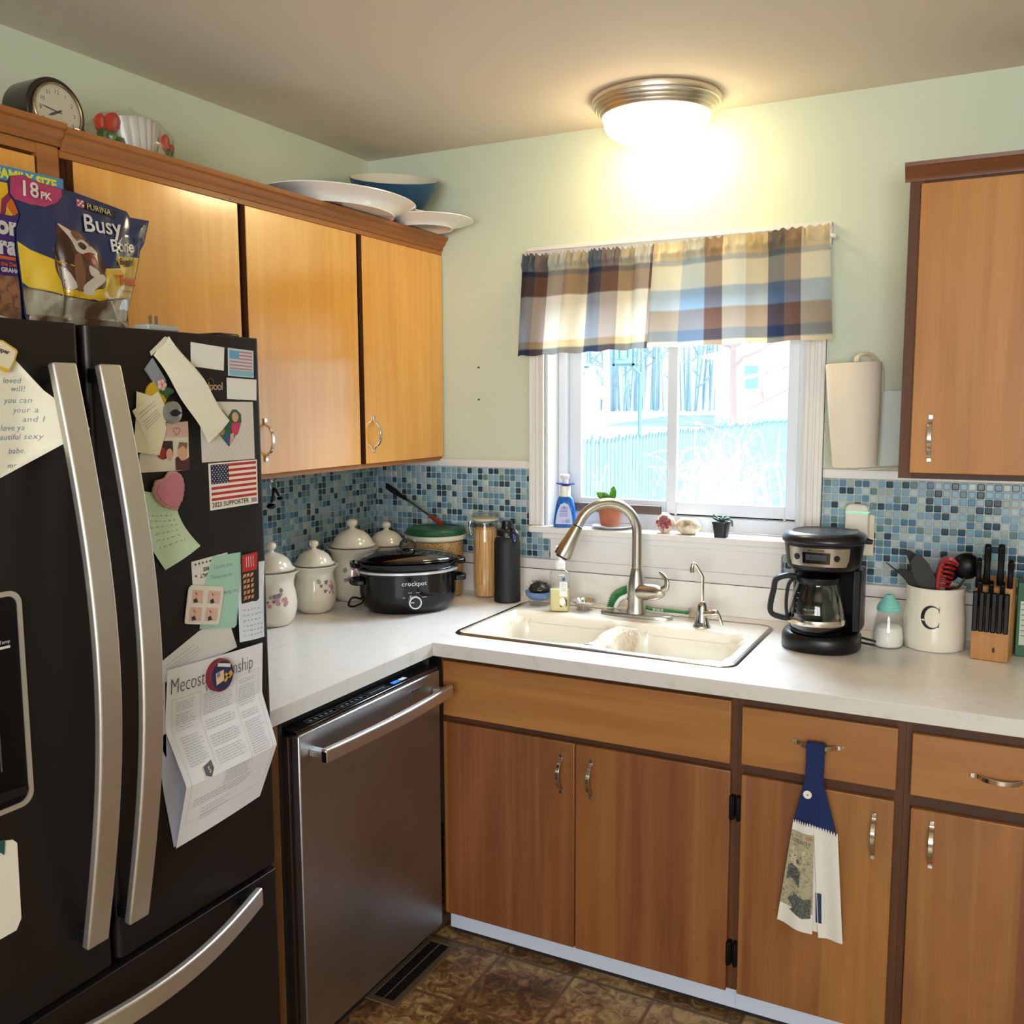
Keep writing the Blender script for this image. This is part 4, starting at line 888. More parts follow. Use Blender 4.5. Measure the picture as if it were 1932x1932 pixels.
root = thing('dish_brush', 'green and white dish brush lying on the sink deck behind the faucet', 'brush', (1.12, -.125, DK))
GR = M('brush_green', '#1f7a3d', .4); WP = M('white_plastic', '#e7e6e4', .35)
mb = MB(); mb.ribbon(smoothc([(1.030, -.135, DK+.010), (1.036, -.132, DK+.028), (1.050, -.128, DK+.045), (1.066, -.126, DK+.05)], 5), .026, .012, (0, 1, 0)); mb.build('head', WP, root, bevel=.003)
mb = MB(); mb.ribbon(smoothc([(1.027, -.135, DK+.004), (1.028, -.134, DK+.018), (1.034, -.132, DK+.034)], 5), .022, .008, (0, 1, 0)); mb.build('head_edge', GR, root, bevel=.002)
mb = MB()
for k in range(14):
    for j in range(3):
        t = k/13; p = smoothc([(1.026, -.134, DK+.016), (1.036, -.131, DK+.045), (1.062, -.127, DK+.062)], 7)[min(14, k)]; a = lerp(pi*.98, pi*.52, t); l_ = .026
        q = p+Vector((0, (j-1)*.008, -.004)); mb.tube([q, q+Vector((cos(a)*l_, 0, sin(a)*l_))], .0014, 4)
o = mb.build('bristles', GR, root); o['kind'] = 'stuff'
mb = MB(); mb.ribbon([(1.066, -.126, DK+.045), (1.09, -.122, DK+.022), (1.15, -.116, DK+.012), (1.20, -.112, DK+.011), (1.262, -.108, DK+.011)], [.018, .014, .014, .018, .02], .010, (0, 1, .0)); mb.build('handle', GR, root, bevel=.003)
mb = MB()
for k in range(8): mb.box(1.150+k*.0045, 1.152+k*.0045, -.1262, -.1253, DK+.007, DK+.0185)
o = mb.build('grip_rib', WP, root); o['kind'] = 'stuff'
mb = MB(); mb.box(1.19, 1.255, -.1246, -.1238, DK+.0065, DK+.009); mb.build('stripe', WP, root)
text(root, 'lettering', 'LIBMAN', lambda a, b_: (1.216+a, -.1235+b_*.5, DK+.0172+b_*.05), WP, size=.011, bold=.0002)
o = MB().lathe([(.017, DK), (.019, DK+.036), (.0175, DK+.036), (.0158, DK+.002), (0, DK+.002)], (1.292, -.150, 0), 28, close=False).build('plastic_cup', glass('cup_frost', (.90, .88, .83, 1), .10, .2)); tag(o, 'tiny frosted plastic cup between the brush and the filter tap', 'cup')

# ------------------------------------------------------------------ dish cloth over the sink divider
def CP(u, v):
    x = lerp(1.062, 1.158, u); y = lerp(-.545, -.30, v)
    z = max(sinkz(x, y), sinkz(x+.01, y), sinkz(x-.01, y))+.0035
    q = abs(x-1.112); zz = ZT-.006-.0-(max(0, q-.008)**1.25)*5.5
    z = max(z, zz)+.0025*sin(60*u)*sin(9*v)+.003
    return (x+.01*sin(7*v), y+.01*sin(5*u), z)
mb = MB(); mb.sheet(CP, 44, 60, .002); o = mb.build('dish_cloth', M('waffle_cloth', '#d8c6ae', .9, vary=('#bfa98e', (70, 260, 70), 2, .5, .65), bump=((260, 260, 260), .5, .001)), ang=80); tag(o, 'beige ribbed dish cloth draped over the sink divider', 'cloth')

# ------------------------------------------------------------------ window sill things
SZ = 1.1672
root = thing('dish_soap', 'blue foaming dish soap bottle with white pump on the window sill', 'soap bottle', (.795, -.012, SZ)); cx, cy = .795, -.012
BL = M('blue_liquid', '#0f62b8', .12, coat=.5); 
mb = MB(); rbottle(mb, cx, cy, [(.95, SZ), (1, SZ+.004), (.98, SZ+.02), (.80, SZ+.07), (.62, SZ+.098), (.46, SZ+.106)], .041, .024, pw=.7, rot=.25); mb.build('bottle', BL, root, ang=60)
mb = MB(); mb.lathe([(.018, SZ+.104), (.0175, SZ+.140), (.014, SZ+.141), (.0, SZ+.141)], (cx, cy, 0), 26); mb.build('collar', WP, root, ang=50)
mb = MB(); mb.lathe([(.010, SZ+.1415), (.034, SZ+.146), (.035, SZ+.149), (.009, SZ+.147), (0, SZ+.147)], (cx, cy, 0), 30, sy=.55); mb.build('blue_flange', M('navy_plastic', '#2a3f9c', .3), root, ang=50)
mb = MB(); mb.lathe([(.010, SZ+.1475), (.0095, SZ+.162), (.013, SZ+.165), (.015, SZ+.176), (.010, SZ+.180), (0, SZ+.181)], (cx, cy, 0), 22); mb.tube([(cx, cy, SZ+.172), (cx-.018, cy-.004, SZ+.174)], [.007, .005], 10); mb.build('pump', WP, root, ang=50)
def lf(ry):
    def f(a, b_):
        # label follows the tapering front
        s_ = lerp(1, .62, max(0, min(1, (b_-.01)/.09))); y = -.024*s_-ry; x = a
        return (cx+x*cos(.25)-y*sin(.25), cy+x*sin(.25)+y*cos(.25), SZ+b_)
    return f
f = lf(.0012); mb = MB(); pl = [(.029*s_, z) for s_, z in ((-1, .012), (1, .012), (1.0, .02), (.92, .04), (.72, .062), (.45, .078), (0, .084), (-.45, .078), (-.72, .062), (-.92, .04), (-1, .02))]
mb.flat([f(a, b_) for a, b_ in pl]); lb = mb.build('label', M('label_lilac', '#b9c1e6', .5), root, smooth=False)
f = lf(.0018); mb = MB()
for k in range(7): z = .068-k*.005; mb.flat([f(-.012-k*.0008, z), f(.012, z), f(.012, z+.0015), f(-.012-k*.0008, z+.0015)])
for k in range(7): mb.flat([f(.006+k*.002, .016), f(.0068+k*.002, .016), f(.0068+k*.002, .028), f(.006+k*.002, .028)])
for k in range(3): a = 2*pi*k/3+pi/2; mb.flat([f(-.003+.005*cos(a-.7), .021+.005*sin(a-.7)), f(-.003+.005*cos(a+.5), .021+.005*sin(a+.5)), f(-.003+.003*cos(a+.4), .021+.003*sin(a+.4)), f(-.003+.003*cos(a-.6), .021+.003*sin(a-.6))])
mb.build('print', M('navy_print', '#46508c', .6), lb, smooth=False)

root = thing('potted_cactus', 'green christmas cactus in a terracotta pot by the left window pane', 'potted plant', (.951, .005, SZ+.0115)); cx, cy, z0 = .951, .005, SZ+.0115
TC = M('terracotta', '#b0694a', .8, vary=('#9c5a40', (20, 20, 20), 4, .4, .7))
mb = MB(); mb.lathe([(r*1.15, z0+h*1.12) for r, h in ((0, 0), (.0265, 0), (.0350, .052), (.0385, .054), (.0410, .074), (.0370, .074), (.0350, .062), (0, .062))], (cx, cy, 0), 40, close=False); mb.build('pot', TC, root, ang=40)
MB().lathe([(.0, z0+.0735), (.041, z0+.0725)], (cx, cy, 0), 28, close=False).build('soil', M('potting_soil', '#2a1c12', .95), root)
LG = M('cactus_green', '#4f9c2a', .4, vary=('#6fb53a', (30, 30, 30), 2, .4, .7))
def leafpad(c, d, w, l_, nrm, name='leaf', mat=LG, par=None, th=.004):
    c, d, nrm = Vector(c), Vector(d).normalized(), Vector(nrm).normalized(); s_ = d.cross(nrm).normalized(); nrm = s_.cross(d)
    mb = MB(); out = []
    for k in range(17):
        t = k/16; ww = w*(sin(pi*min(1, t*1.02))**.55)*(.75+.35*t)*(1+.05*cos(8*pi*t)); out.append((t, ww/2))
    m = 8; vs = []
    for t, ww in out:
        cc = c+d*(l_*t)+nrm*(.15*l_*t*t)
        for j in range(m): a = 2*pi*j/m; vs.append(cc+s_*(ww*cos(a))+nrm*(th*sin(a)*min(1, ww/w*2+.2)))
    fs = [(i*m+j, i*m+(j+1) % m, (i+1)*m+(j+1) % m, (i+1)*m+j) for i in range(16) for j in range(m)]
    mb.add(vs, fs); return mb.build(name, mat, par, ang=80)
b_ = Vector((cx, cy, z0+.073))
leafpad(b_+Vector((.002, 0, 0)), (.30, .0, 1), .031, .062, (-.3, -1, 0), par=root)
leafpad(b_+Vector((.004, -.006, 0)), (-.35, -.2, .75), .030, .048, (-.3, -1, .2), par=root)
leafpad(b_+Vector((-.006, 0, .006)), (-.95, 0, .75), .026, .050, (-.3, -1, .2), par=root)
leafpad(b_+Vector((-.010, -.004, 0)), (.3, 0, .9), .016, .032, (.3, -1, 0), par=root)
o = MB().lathe([(0, SZ), (.035, SZ), (.060, SZ+.005), (.072, SZ+.0105), (.070, SZ+.0115), (.056, SZ+.008), (.03, SZ+.004), (0, SZ+.004)], (.955, .030, 0), 48, close=False).build('saucer', M('white_china', '#eceae6', .15, coat=.4), ang=60)
o.location.y -= .006; tag(o, 'white china saucer under the terracotta pot', 'saucer')
bpy.data.objects['potted_cactus'].location.z = SZ+.0115
def rock(name, label, c, r, sc, seed, cols, hole, hcols, hd):
    rr = random.Random(seed); root = thing(name, label, 'stone', (c[0], c[1], c[2]-r*sc[2])); mb = MB(); mb.sphere(c, r, 26, 18, sc)
    hd = Vector(hd).normalized(); vs = []
    ph = [rr.uniform(0, 6.28) for _ in range(6)]
    for q in mb.v:
        d = (q-Vector(c)); n_ = d.normalized(); f_ = 1+.07*sin(5*n_.x+ph[0])*cos(4*n_.z+ph[1])+.05*sin(11*n_.y+ph[2])+rr.uniform(-.02, .02)
        t = n_.dot(hd)
        if t > hole: f_ *= lerp(1, .55, sstep(hole, 1, t))
        vs.append(Vector(c)+d*f_)
    mb.v = vs; mb.mi = [1 if (sum((mb.v[i] for i in f), Vector())/len(f)-Vector(c)).normalized().dot(hd) > hole+.03 else 0 for f in mb.f]
    me = mb.build('shell', M(*cols[:2], .8, vary=cols[2], bump=((90, 90, 90), .6, .003)), root, ang=80)
    # crystal lining as its own part
    keep = [f for f, m_ in zip(mb.f, mb.mi) if m_]
    m2 = MB(); m2.v = [Vector(c)+(q-Vector(c))*1.006 for q in mb.v]; m2.f = keep; m2.mi = [0]*len(keep); m2.build('crystal_lining', M(*hcols[:2], .3, vary=hcols[2], bump=((300, 300, 300), 1, .003)), root, smooth=False)
rock('geode', 'split geode with a dark pink crystal hollow on the window sill', (1.150, -.012, SZ+.032), .032, (1.0, .85, 1.0), 3, ('geode_shell', '#c3a489', ('#e3d3c0', (40, 40, 40), 5, .4, .65)), .62, ('geode_pink', '#7a2b35', ('#c98088', (160, 160, 160), 3, .4, .7)), (.05, -1, .15))
rock('geode', 'pale cream geode with a small hollow right of the pink one', (1.226, -.012, SZ+.026), .036, (1.12, .8, .72), 8, ('geode_shell_pale', '#cbb798', ('#e9dfca', (40, 40, 40), 5, .4, .65)), .86, ('geode_grey', '#93887a', ('#cdc4b4', (160, 160, 160), 3, .4, .7)), (-.1, -1, .45))
root = thing('potted_succulent', 'tiny spiky succulent in a small black plastic pot on the sill', 'potted plant', (1.338, -.030, SZ)); cx, cy = 1.338, -.030
mb = MB(); rbottle(mb, cx, cy, [(.78, SZ), (.98, SZ+.042), (1.07, SZ+.043), (1.07, SZ+.050)], .026, .026, pw=.6); mb.build('pot', M('nursery_pot', '#17181c', .45), root)
SG = M('succulent_green', '#41604a', .6)
for k in range(9):
    a = 2*pi*k/9+.3; p = Vector((cx, cy, SZ+.050)); q = Vector((cos(a), sin(a), .28 if k % 2 else .55)); leafpad(p, q, .009, .034 if k % 3 else .026, (0, 0, 1) if abs(q.z) < .5 else (1, 0, 0), par=root, mat=SG, th=.0035)
mb = MB(); mb.tube(smoothc([(cx+.012, cy, SZ+.055), (cx+.032, cy-.004, SZ+.055), (cx+.036, cy-.006, SZ+.036)], 4), .0028, 6); mb.build('trailing_leaf', SG, root)

# ------------------------------------------------------------------ counter left: canisters
CRM = M('canister_cream', '#f0e8d8', .16, coat=.5)
FLW = M('flower_pink', '#c9959a', .4); FLP = M('flower_mauve', '#8b7390', .4); FLG = M('leaf_grey', '#9aa08a', .4)
def canister(label, cx, cy, s_, fa, fm):
    z = ZT; root = thing('canister', label, 'canister', (cx, cy, z), 'cream ceramic canisters in a row')
    prof = [(0, .001), (.048, .001), (.052, .003), (.064, .020), (.070, .045), (.071, .065), (.067, .095), (.062, .120), (.063, .132), (.069, .146), (.078, .155), (.079, .158), (.074, .1585), (.064, .150), (.058, .14), (0, .14)]
    MB().lathe([(r*s_, z+h*s_) for r, h in prof], (cx, cy, 0), 56, close=False).build('jar', CRM, root, ang=50)
    lid = [(.0, .160), (.060, .1595), (.066, .1605), (.068, .164), (.060, .170), (.056, .180), (.048, .192), (.034, .203), (.018, .209), (.009, .213), (.008, .217), (.014, .222), (.017, .229), (.015, .236), (.009, .240), (0, .241)]
    MB().lathe([(r*s_, z+h*s_) for r, h in lid], (cx, cy, 0), 56, close=False).build('lid', CRM, root, ang=50)
    def sf(a, h): # point on the belly
        ps = prof[3:9]; r = .0695
        for (r0, h0), (r1, h1) in zip(ps, ps[1:]):
            if h0 <= h <= h1: r = lerp(r0, r1, (h-h0)/(h1-h0))
        return Vector((cx+(r+.0006)*s_*cos(a), cy+(r+.0006)*s_*sin(a), z+h*s_))
    rr = random.Random(int(fa*100)); mbs = {0: MB(), 1: MB(), 2: MB()}
    for k in range(17):
        da, dh = rr.uniform(-.42, .42), rr.uniform(-.022, .024); rad = rr.uniform(.0035, .0075); m_ = rr.choice((0, 0, 1, 2))
        pl = []
        for i in range(12): t = 2*pi*i/12; q = rad*(1+.28*cos(5*t)); pl.append(sf(fa+da+q*cos(t)/.07, .088+dh+q*sin(t)))
        mbs[m_].flat(pl)
    nm = (('rose_print', FLW), ('bud_print', FLP), ('leaf_print', FLG))
    for i in range(3):
        if mbs[i].v: mbs[i].build(nm[i][0], nm[i][1], root, smooth=False)['kind'] = 'stuff'
canister('cream lidded canister with pink flowers, nearest the fridge', .138, -.742, 1.06, -.62, 0)
canister('cream lidded canister with mauve flowers, second from the fridge', .135, -.535, .97, -.30, 1)
canister('large cream lidded canister right behind the slow cooker handle', .128, -.318, 1.16, -.9, 0)
canister('cream canister whose domed lid shows in the corner beside the green-lidded tub', .128, -.115, 1.02, -.9, 1)

# ------------------------------------------------------------------ green-lidded cereal tub, spatula, spaghetti jar, water bottle
cx, cy = .345, -.125; root = thing('storage_tub', 'round clear tub of oats with a dark green lid in the corner', 'food container', (cx, cy, ZT))
MB().lathe([(.088, ZT+.001), (.094, ZT+.006), (.100, ZT+.205)], (cx, cy, 0), 48, close=False).build('clear_wall', glass('tub_plastic', (.93, .90, .84, 1), .06, .1), root)
MB().lathe([(0, ZT+.003), (.085, ZT+.003), (.091, ZT+.008), (.0965, ZT+.195), (0, ZT+.198)], (cx, cy, 0), 48, close=False).build('oats', M('oats', '#d8b27c', .9, vary=('#8f6a3a', (170, 170, 170), 3, .52, .62), bump=((200, 200, 200), .5, .002)), root)['kind'] = 'stuff'
MB().lathe([(.100, ZT+.198), (.108, ZT+.203), (.109, ZT+.213), (.105, ZT+.218), (.0, ZT+.218)], (cx, cy, 0), 56, close=False).build('tub_rim', M('frost_rim', '#cfc8b4', .4), root, ang=50)
MB().lathe([(.107, ZT+.2185), (.108, ZT+.224), (.104, ZT+.226), (.102, ZT+.234), (.096, ZT+.240), (.088, ZT+.241), (.084, ZT+.237), (0, ZT+.237)], (cx, cy, 0), 56, close=False).build('lid', M('green_lid', '#1f5238', .35), root, ang=45)
root = thing('spatula', 'black-bladed metal spatula with red handle lying on the green tub lid', 'spatula', (.345, -.09, ZT+.242))
a_, b_ = Vector((.352, -.092, ZT+.2465)), Vector((.065, -.022, 1.282)); d = (b_-a_)
mb = MB(); mb.tube([a_, a_+d*.10, a_+d*.2], [.011, .012, .009], 12, sq=(.6, 1)); mb.build('grip', M('red_grip', '#8c2c20', .4), root)
mb = MB(); mb.tube([a_+d*.2, a_+d*.58], .0048, 10); mb.build('shaft', CHROME, root)
mb = MB(); mb.ribbon([a_+d*.57, a_+d*.66, a_+d*.78, a_+d*.9, a_+d*1.0], [.008, .010, .020, .026, .022], .004, (0, 0, 1)); mb.build('blade', BLACK, root, bevel=.001)
cx, cy = .520, -.078; root = thing('pasta_jar', 'tall clear jar of dry spaghetti with a clamp lid', 'jar', (cx, cy, ZT))
MB().lathe([(.038, ZT+.001), (.043, ZT+.006), (.0445, ZT+.05), (.0445, ZT+.235), (.041, ZT+.255), (.041, ZT+.268)], (cx, cy, 0), 40, close=False).build('glass', GLASS, root, ang=50)
mb = MB(); pm = M('spaghetti', '#ddb074', .5, vary=('#b5813c', (260, 260, 8), 2, .4, .65), bump=((600, 600, 3), .6, .001))
mb.lathe([(0, ZT+.005), (.037, ZT+.005), (.039, ZT+.06), (.038, ZT+.238), (.030, ZT+.246), (0, ZT+.248)], (cx, cy, 0), 44, close=False); o = mb.build('spaghetti', pm, root); o['kind'] = 'stuff'
MB().lathe([(.0425, ZT+.268), (.046, ZT+.270), (.046, ZT+.276), (.0425, ZT+.277)], (cx, cy, 0), 40).build('seal_ring', M('rubber_clear', '#c9c2ae', .5), root)
MB().lathe([(.043, ZT+.2775), (.047, ZT+.280), (.047, ZT+.288), (.040, ZT+.293), (0, ZT+.293)], (cx, cy, 0), 40, close=False).build('glass_lid', glass('lid_glass', (.93, .94, .90, 1), .14), root, ang=50)
mb = MB(); mb.tube(smoothc([(cx-.047, cy-.012, ZT+.272), (cx-.053, cy-.016, ZT+.255), (cx-.049, cy-.020, ZT+.225), (cx-.044, cy-.014, ZT+.215), (cx-.047, cy-.006, ZT+.235), (cx-.050, cy-.004, ZT+.262)], 4), .0016, 6); mb.tube([(cx+.0455*cos(a), cy+.0455*sin(a), ZT+.262) for a in [2*pi*i/24 for i in range(25)]], .0012, 5); mb.build('wire_clamp', CHROME, root)
cx, cy = .628, -.122; root = thing('water_bottle', 'matte black insulated water bottle with strap loop left of the sink', 'water bottle', (cx, cy, ZT))
MB().lathe([(0, ZT+.001), (.043, ZT+.001), (.0455, ZT+.004), (.0455, ZT+.026), (.0445, ZT+.0275), (.0445, ZT+.205), (.041, ZT+.217), (.034, ZT+.224), (0, ZT+.224)], (cx, cy, 0), 48, close=False).build('body', BLACKM, root, ang=35)
MB().lathe([(.0345, ZT+.2245), (.0345, ZT+.2265)], (cx, cy, 0), 40).build('steel_ring', CHROME, root)
MB().lathe([(.036, ZT+.227), (.036, ZT+.245), (.032, ZT+.249), (.020, ZT+.252), (.018, ZT+.262), (.0195, ZT+.266), (.017, ZT+.277), (0, ZT+.279)], (cx, cy, 0), 36).build('cap', BLACK, root, ang=45)
mb = MB(); q = Vector((.88, -.47, 0)); c0 = Vector((cx, cy, ZT+.24)); lp = [c0+q*.026+Vector((0,0,.012)), c0+q*.044+Vector((0,0,.012)), c0+q*.061+Vector((0,0,-.004)), c0+q*.060+Vector((0,0,-.026)), c0+q*.046+Vector((0,0,-.032)), c0+q*.037+Vector((0,0,-.016)), c0+q*.036+Vector((0,0,.004))]
mb.tube(smoothc(lp, 5), .0042, 8, sq=(1, 1.5)); mb.build('carry_loop', M('loop_navy', '#1c2334', .35), root)
mb = MB(); mb.tube([c0+q*.045+Vector((0,-.007,-.003)), c0+q*.050+Vector((0,-.007,-.018))], .004, 6); mb.build('loop_tab', M('tab_blue', '#3f5f9a', .4), root)

# ------------------------------------------------------------------ slow cooker
cx, cy, rz = .392, -.372, radians(45-90); root = thing('slow_cooker', 'oval glossy black slow cooker with glass lid and round dial', 'slow cooker', (cx, cy, ZT))
# local frame: front faces local -Y, then the whole thing is turned
def loc(x, y, z): return (cx+x, cy+y, z)
AX, AY = 1.0, .72
MB().lathe([(0, ZT+.002), (.130, ZT+.002), (.134, ZT+.006), (.136, ZT+.012), (.148, ZT+.020), (.157, ZT+.040), (.160, ZT+.065), (.160, ZT+.124), (.161, ZT+.130), (0, ZT+.130)], (cx, cy, 0), 88, AX, AY, close=False).build('housing', M('cooker_black', '#050507', .08, spec=.35, coat=.15), root, ang=50)
MB().lathe([(.160, ZT+.1305), (.1655, ZT+.132), (.1665, ZT+.139), (.163, ZT+.1405), (.150, ZT+.1405)], (cx, cy, 0), 88, AX, AY, close=False).build('trim_band', M('cooker_silver', '#d6d9dc', .15, .6), root, ang=50)
MB().lathe([(.158, ZT+.141), (.166, ZT+.148), (.174, ZT+.160), (.175, ZT+.164), (.170, ZT+.165), (.150, ZT+.158), (.146, ZT+.10), (.12, ZT+.04), (0, ZT+.035)], (cx, cy, 0), 88, AX, AY, close=False).build('crock', M('crock_black', '#060505', .12, spec=.4), root, ang=50)
for sx_ in (-1, 1):
    mb = MB(); mb.ribbon(smoothc([loc(sx_*.155, -.045, ZT+.156), loc(sx_*.180, -.03, ZT+.158), loc(sx_*.185, 0, ZT+.158), loc(sx_*.180, .03, ZT+.158), loc(sx_*.155, .045, ZT+.156)], 5), .016, .010, (0, 0, 1)); mb.build('crock_lug', M('crock_black', '#0a0909', .1), root, bevel=.003)
    mb = MB(); mb.ribbon(smoothc([loc(sx_*.150, -.040, ZT+.103), loc(sx_*.178, -.034, ZT+.102), loc(sx_*.187, 0, ZT+.102), loc(sx_*.178, .034, ZT+.102), loc(sx_*.150, .040, ZT+.103)], 5), .017, .012, (0, 0, 1)); mb.build('side_handle', BLACK, root, bevel=.004, seg=3)
MB().lathe([(.1655, ZT+.166), (.167, ZT+.169), (.163, ZT+.172), (.158, ZT+.171), (.156, ZT+.168)], (cx, cy, 0), 88, AX, AY, close=False).build('lid_band', M('crock_black', '#0a0909', .1), root, ang=60)
lg_ = [(.1575, ZT+.1705)]+[(.1575*cos(t), ZT+.1705+.027*sin(t)**1.0) for t in [pi/2*i/14 for i in range(1, 15)]]
gl2 = MB().lathe(lg_, (cx, cy, 0), 72, AX, AY, close=False).build('glass_lid', glass('smoked_lid', (.55, .53, .50, 1), .12, .04), root, ang=80)
mb = MB(); mb.lathe([(.022, ZT+.196), (.022, ZT+.200), (.012, ZT+.204), (0, ZT+.204)], (cx, cy, 0), 24); mb.ribbon(smoothc([loc(-.024, 0, ZT+.203), loc(-.020, 0, ZT+.222), loc(0, 0, ZT+.231), loc(.020, 0, ZT+.222), loc(.024, 0, ZT+.203)], 6), .018, .008, (0, 1, 0)); mb.build('lid_handle', BLACKG, root, bevel=.002)
def cf(r, x0, z0):
    """wrap on the oval front; x measured along the front"""
    def f(a, b_):
        t = (x0+a)/r; return (cx+r*sin(t)*AX, cy-r*cos(t)*AY, z0+b_)
    return f
SW = M('cooker_print', '#cfd2d4', .4)
text(root, 'lettering', 'crockpot', cf(.1615, 0, ZT+.098), SW, size=.0205, align='CENTER', bold=.0001, space=1.08)
mb = MB(); t0_ = (cx+.0, cy-.1615*AY, 0)
def dial(r0, r1, y0, y1, name, mat, par):
    mb = MB(); n = 36; vs = []
    for (r, y) in ((r0, y0), (r1, y0), (r1, y1), (r0, y1)):
        for i in range(n): a = 2*pi*i/n; vs.append((cx+r*cos(a), cy-.1565*AY-y, ZT+.046+r*sin(a)))
    fs = [(q*n+i, q*n+(i+1) % n, ((q+1) % 4)*n+(i+1) % n, ((q+1) % 4)*n+i) for q in range(4) for i in range(n)]
    return mb.add(vs, fs).build(name, mat, par, ang=50)
dk_ = dial(0.0001, .0165, .0, .018, 'dial', BLACK, root); dial(.0165, .0205, .0, .019, 'dial_ring', M('cooker_silver', '#d6d9dc', .15, .6), dk_)
mb = MB(); mb.box(cx-.014, cx-.004, cy-.1565*AY-.0195, cy-.1565*AY-.0182, ZT+.0455, ZT+.0485); mb.build('dial_pointer', SW, dk_)
for s_, x_, z_ in (('OFF', -.034, .058), ('LOW', -.014, .074), ('HIGH', .011, .074), ('WARM', .032, .058)): text(root, 'setting_mark', s_, cf(.1613, x_, ZT+z_), SW, size=.0052, align='CENTER')
mb = MB(); mb.tube(smoothc([loc(-.150, .0, ZT+.04), loc(-.185, -.01, ZT+.05), loc(-.195, .02, ZT+.02), loc(-.175, .05, ZT+.008), loc(-.14, .11, ZT+.006)], 6), .0035, 8); mb.build('power_cord', BLACK, root)
root.rotation_euler = (0, 0, radians(43))

# ------------------------------------------------------------------ keys hanging under the wall cabinet
root = thing('measuring_spoon', 'small dark metal spoons hanging on a hook under the left wall cabinet', 'spoon', (.20, -.802, 1.382))
mb = MB(); mb.tube(smoothc([(.2, -.802, 1.3855), (.2, -.802, 1.368), (.2, -.790, 1.360), (.2, -.780, 1.368)], 4), .0018, 6); mb.build('hook', CHROME, root)
mb = MB(); mb.tube([(.2+.014*cos(a)*.3, -.79+.010*cos(a), 1.350+.012*sin(a)) for a in [2*pi*i/20 for i in range(21)]], .0012, 5); mb.build('ring', CHROME, root)
mb = MB(); mb.ribbon([(.2, -.79, 1.342), (.205, -.80, 1.320), (.21, -.812, 1.300)], .009, .0015, (.3, 1, 0)); mb.sphere((.212, -.816, 1.290), .014, 14, 8, (1, 1, .6)); mb.build('spoon', M('dark_spoon', '#2a2c30', .25, .9), root)
mb = MB(); mb.ribbon([(.2, -.786, 1.342), (.205, -.780, 1.325), (.208, -.776, 1.316)], .009, .0015, (.3, 1, 0)); mb.sphere((.209, -.773, 1.309), .010, 14, 8, (1, 1, .6)); mb.build('spoon', M('dark_spoon', '#2a2c30', .25, .9), root)
# ------------------------------------------------------------------ coffee maker
cx, cy = 1.688, -.272; root = thing('coffee_maker', 'black drip coffee maker with steel front band and empty glass carafe', 'coffee maker', (cx, cy, ZT))
BP = M('coffee_black', '#070709', .34, spec=.4)
def loc(x, y, z): return (cx+x, cy+y, z)
mb = MB(); rbottle(mb, cx, cy, [(.95, ZT+.001), (1, ZT+.006), (1.0, ZT+.036), (.96, ZT+.046), (.86, ZT+.050)], .104, .105, 56, .85); mb.build('base', BP, root, ang=50)
MB().lathe([(.0, ZT+.0505), (.070, ZT+.0505), (.073, ZT+.053), (0, ZT+.053)], (cx-.006, cy-.028, 0), 40).build('hot_plate', M('plate_dark', '#1c1c1e', .3, .7), root)
mb = MB(); mb.prism([(cx-.085, cy+.050), (cx+.088, cy+.028), (cx+.102, cy+.020), (cx+.102, cy+.080), (cx+.06, cy+.100), (cx-.06, cy+.100), (cx-.095, cy+.075)], 'z', ZT+.0505, ZT+.222); mb.prism([(cx+.080, cy-.02), (cx+.100, cy-.012), (cx+.102, cy+.03), (cx+.080, cy+.03)], 'z', ZT+.0505, ZT+.222); mb.build('column', BP, root, bevel=.004)
mb = MB(); rbottle(mb, cx, cy, [(.80, ZT+.2225), (.86, ZT+.226), (.90, ZT+.24), (.955, ZT+.294)], .108, .106, 56, .82); hs = mb.build('brew_head', BP, root, ang=50)
mb = MB(); rbottle(mb, cx, cy, [(.955, ZT+.2945), (1.0, ZT+.298), (1.01, ZT+.305), (.97, ZT+.316), (.78, ZT+.324), (.76, ZT+.3225), (0.2, ZT+.3245), (.01, ZT+.325)], .109, .107, 56, .82); mb.tube([loc(.10, .02, ZT+.300), loc(.122, .022, ZT+.296)], [.010, .006], 10); mb.build('lid', M('lid_slate', '#14161c', .28), root, ang=50)
def hf(off, zz0=ZT):   # wrap on the flared head front
    def f(a, b_):
        s_ = lerp(.895, .950, (b_-.24)/.054); t = a/.100
        x = .108*s_*math.copysign(abs(sin(t))**.82, sin(t)); y = -(.106*s_*abs(cos(t))**.82+off)
        return (cx+x, cy+y, zz0+b_)
    return f
f = hf(.0010); mb = MB(); mb.sheet(lambda u, v: f(lerp(-.083, .080, u)*lerp(.90, 1, sstep(0, .35, v)), lerp(.238, .288, v)), 36, 6, .0008); pl = mb.build('steel_band', M('band_steel', '#b5aca0', .28, 1), root, ang=60)
def wrap_disc(f, x0, z0, r, sq=1):
    return [f(x0+r*sq*cos(2*pi*i/24), z0+r*sin(2*pi*i/24)) for i in range(24)]
f = hf(.0032); mb = MB(); mb.sheet(lambda u, v: f(lerp(-.034, .025, u), lerp(.246, .276, v)), 14, 3); dp_ = mb.build('display', BLACKG, root, smooth=False)
f2 = hf(.0040); mb = MB(); mb.sheet(lambda u, v: f2(lerp(-.025, .016, u), lerp(.256, .271, v)), 12, 2); mb.build('lcd', M('lcd_grey', '#3a3f4a', .3), dp_, smooth=False)
text(dp_, 'digits', '8:45', lambda a, b_: hf(.0046)(a-.004, b_+.2590), M('lcd_digit', '#20242c', .5), size=.013, align='CENTER')
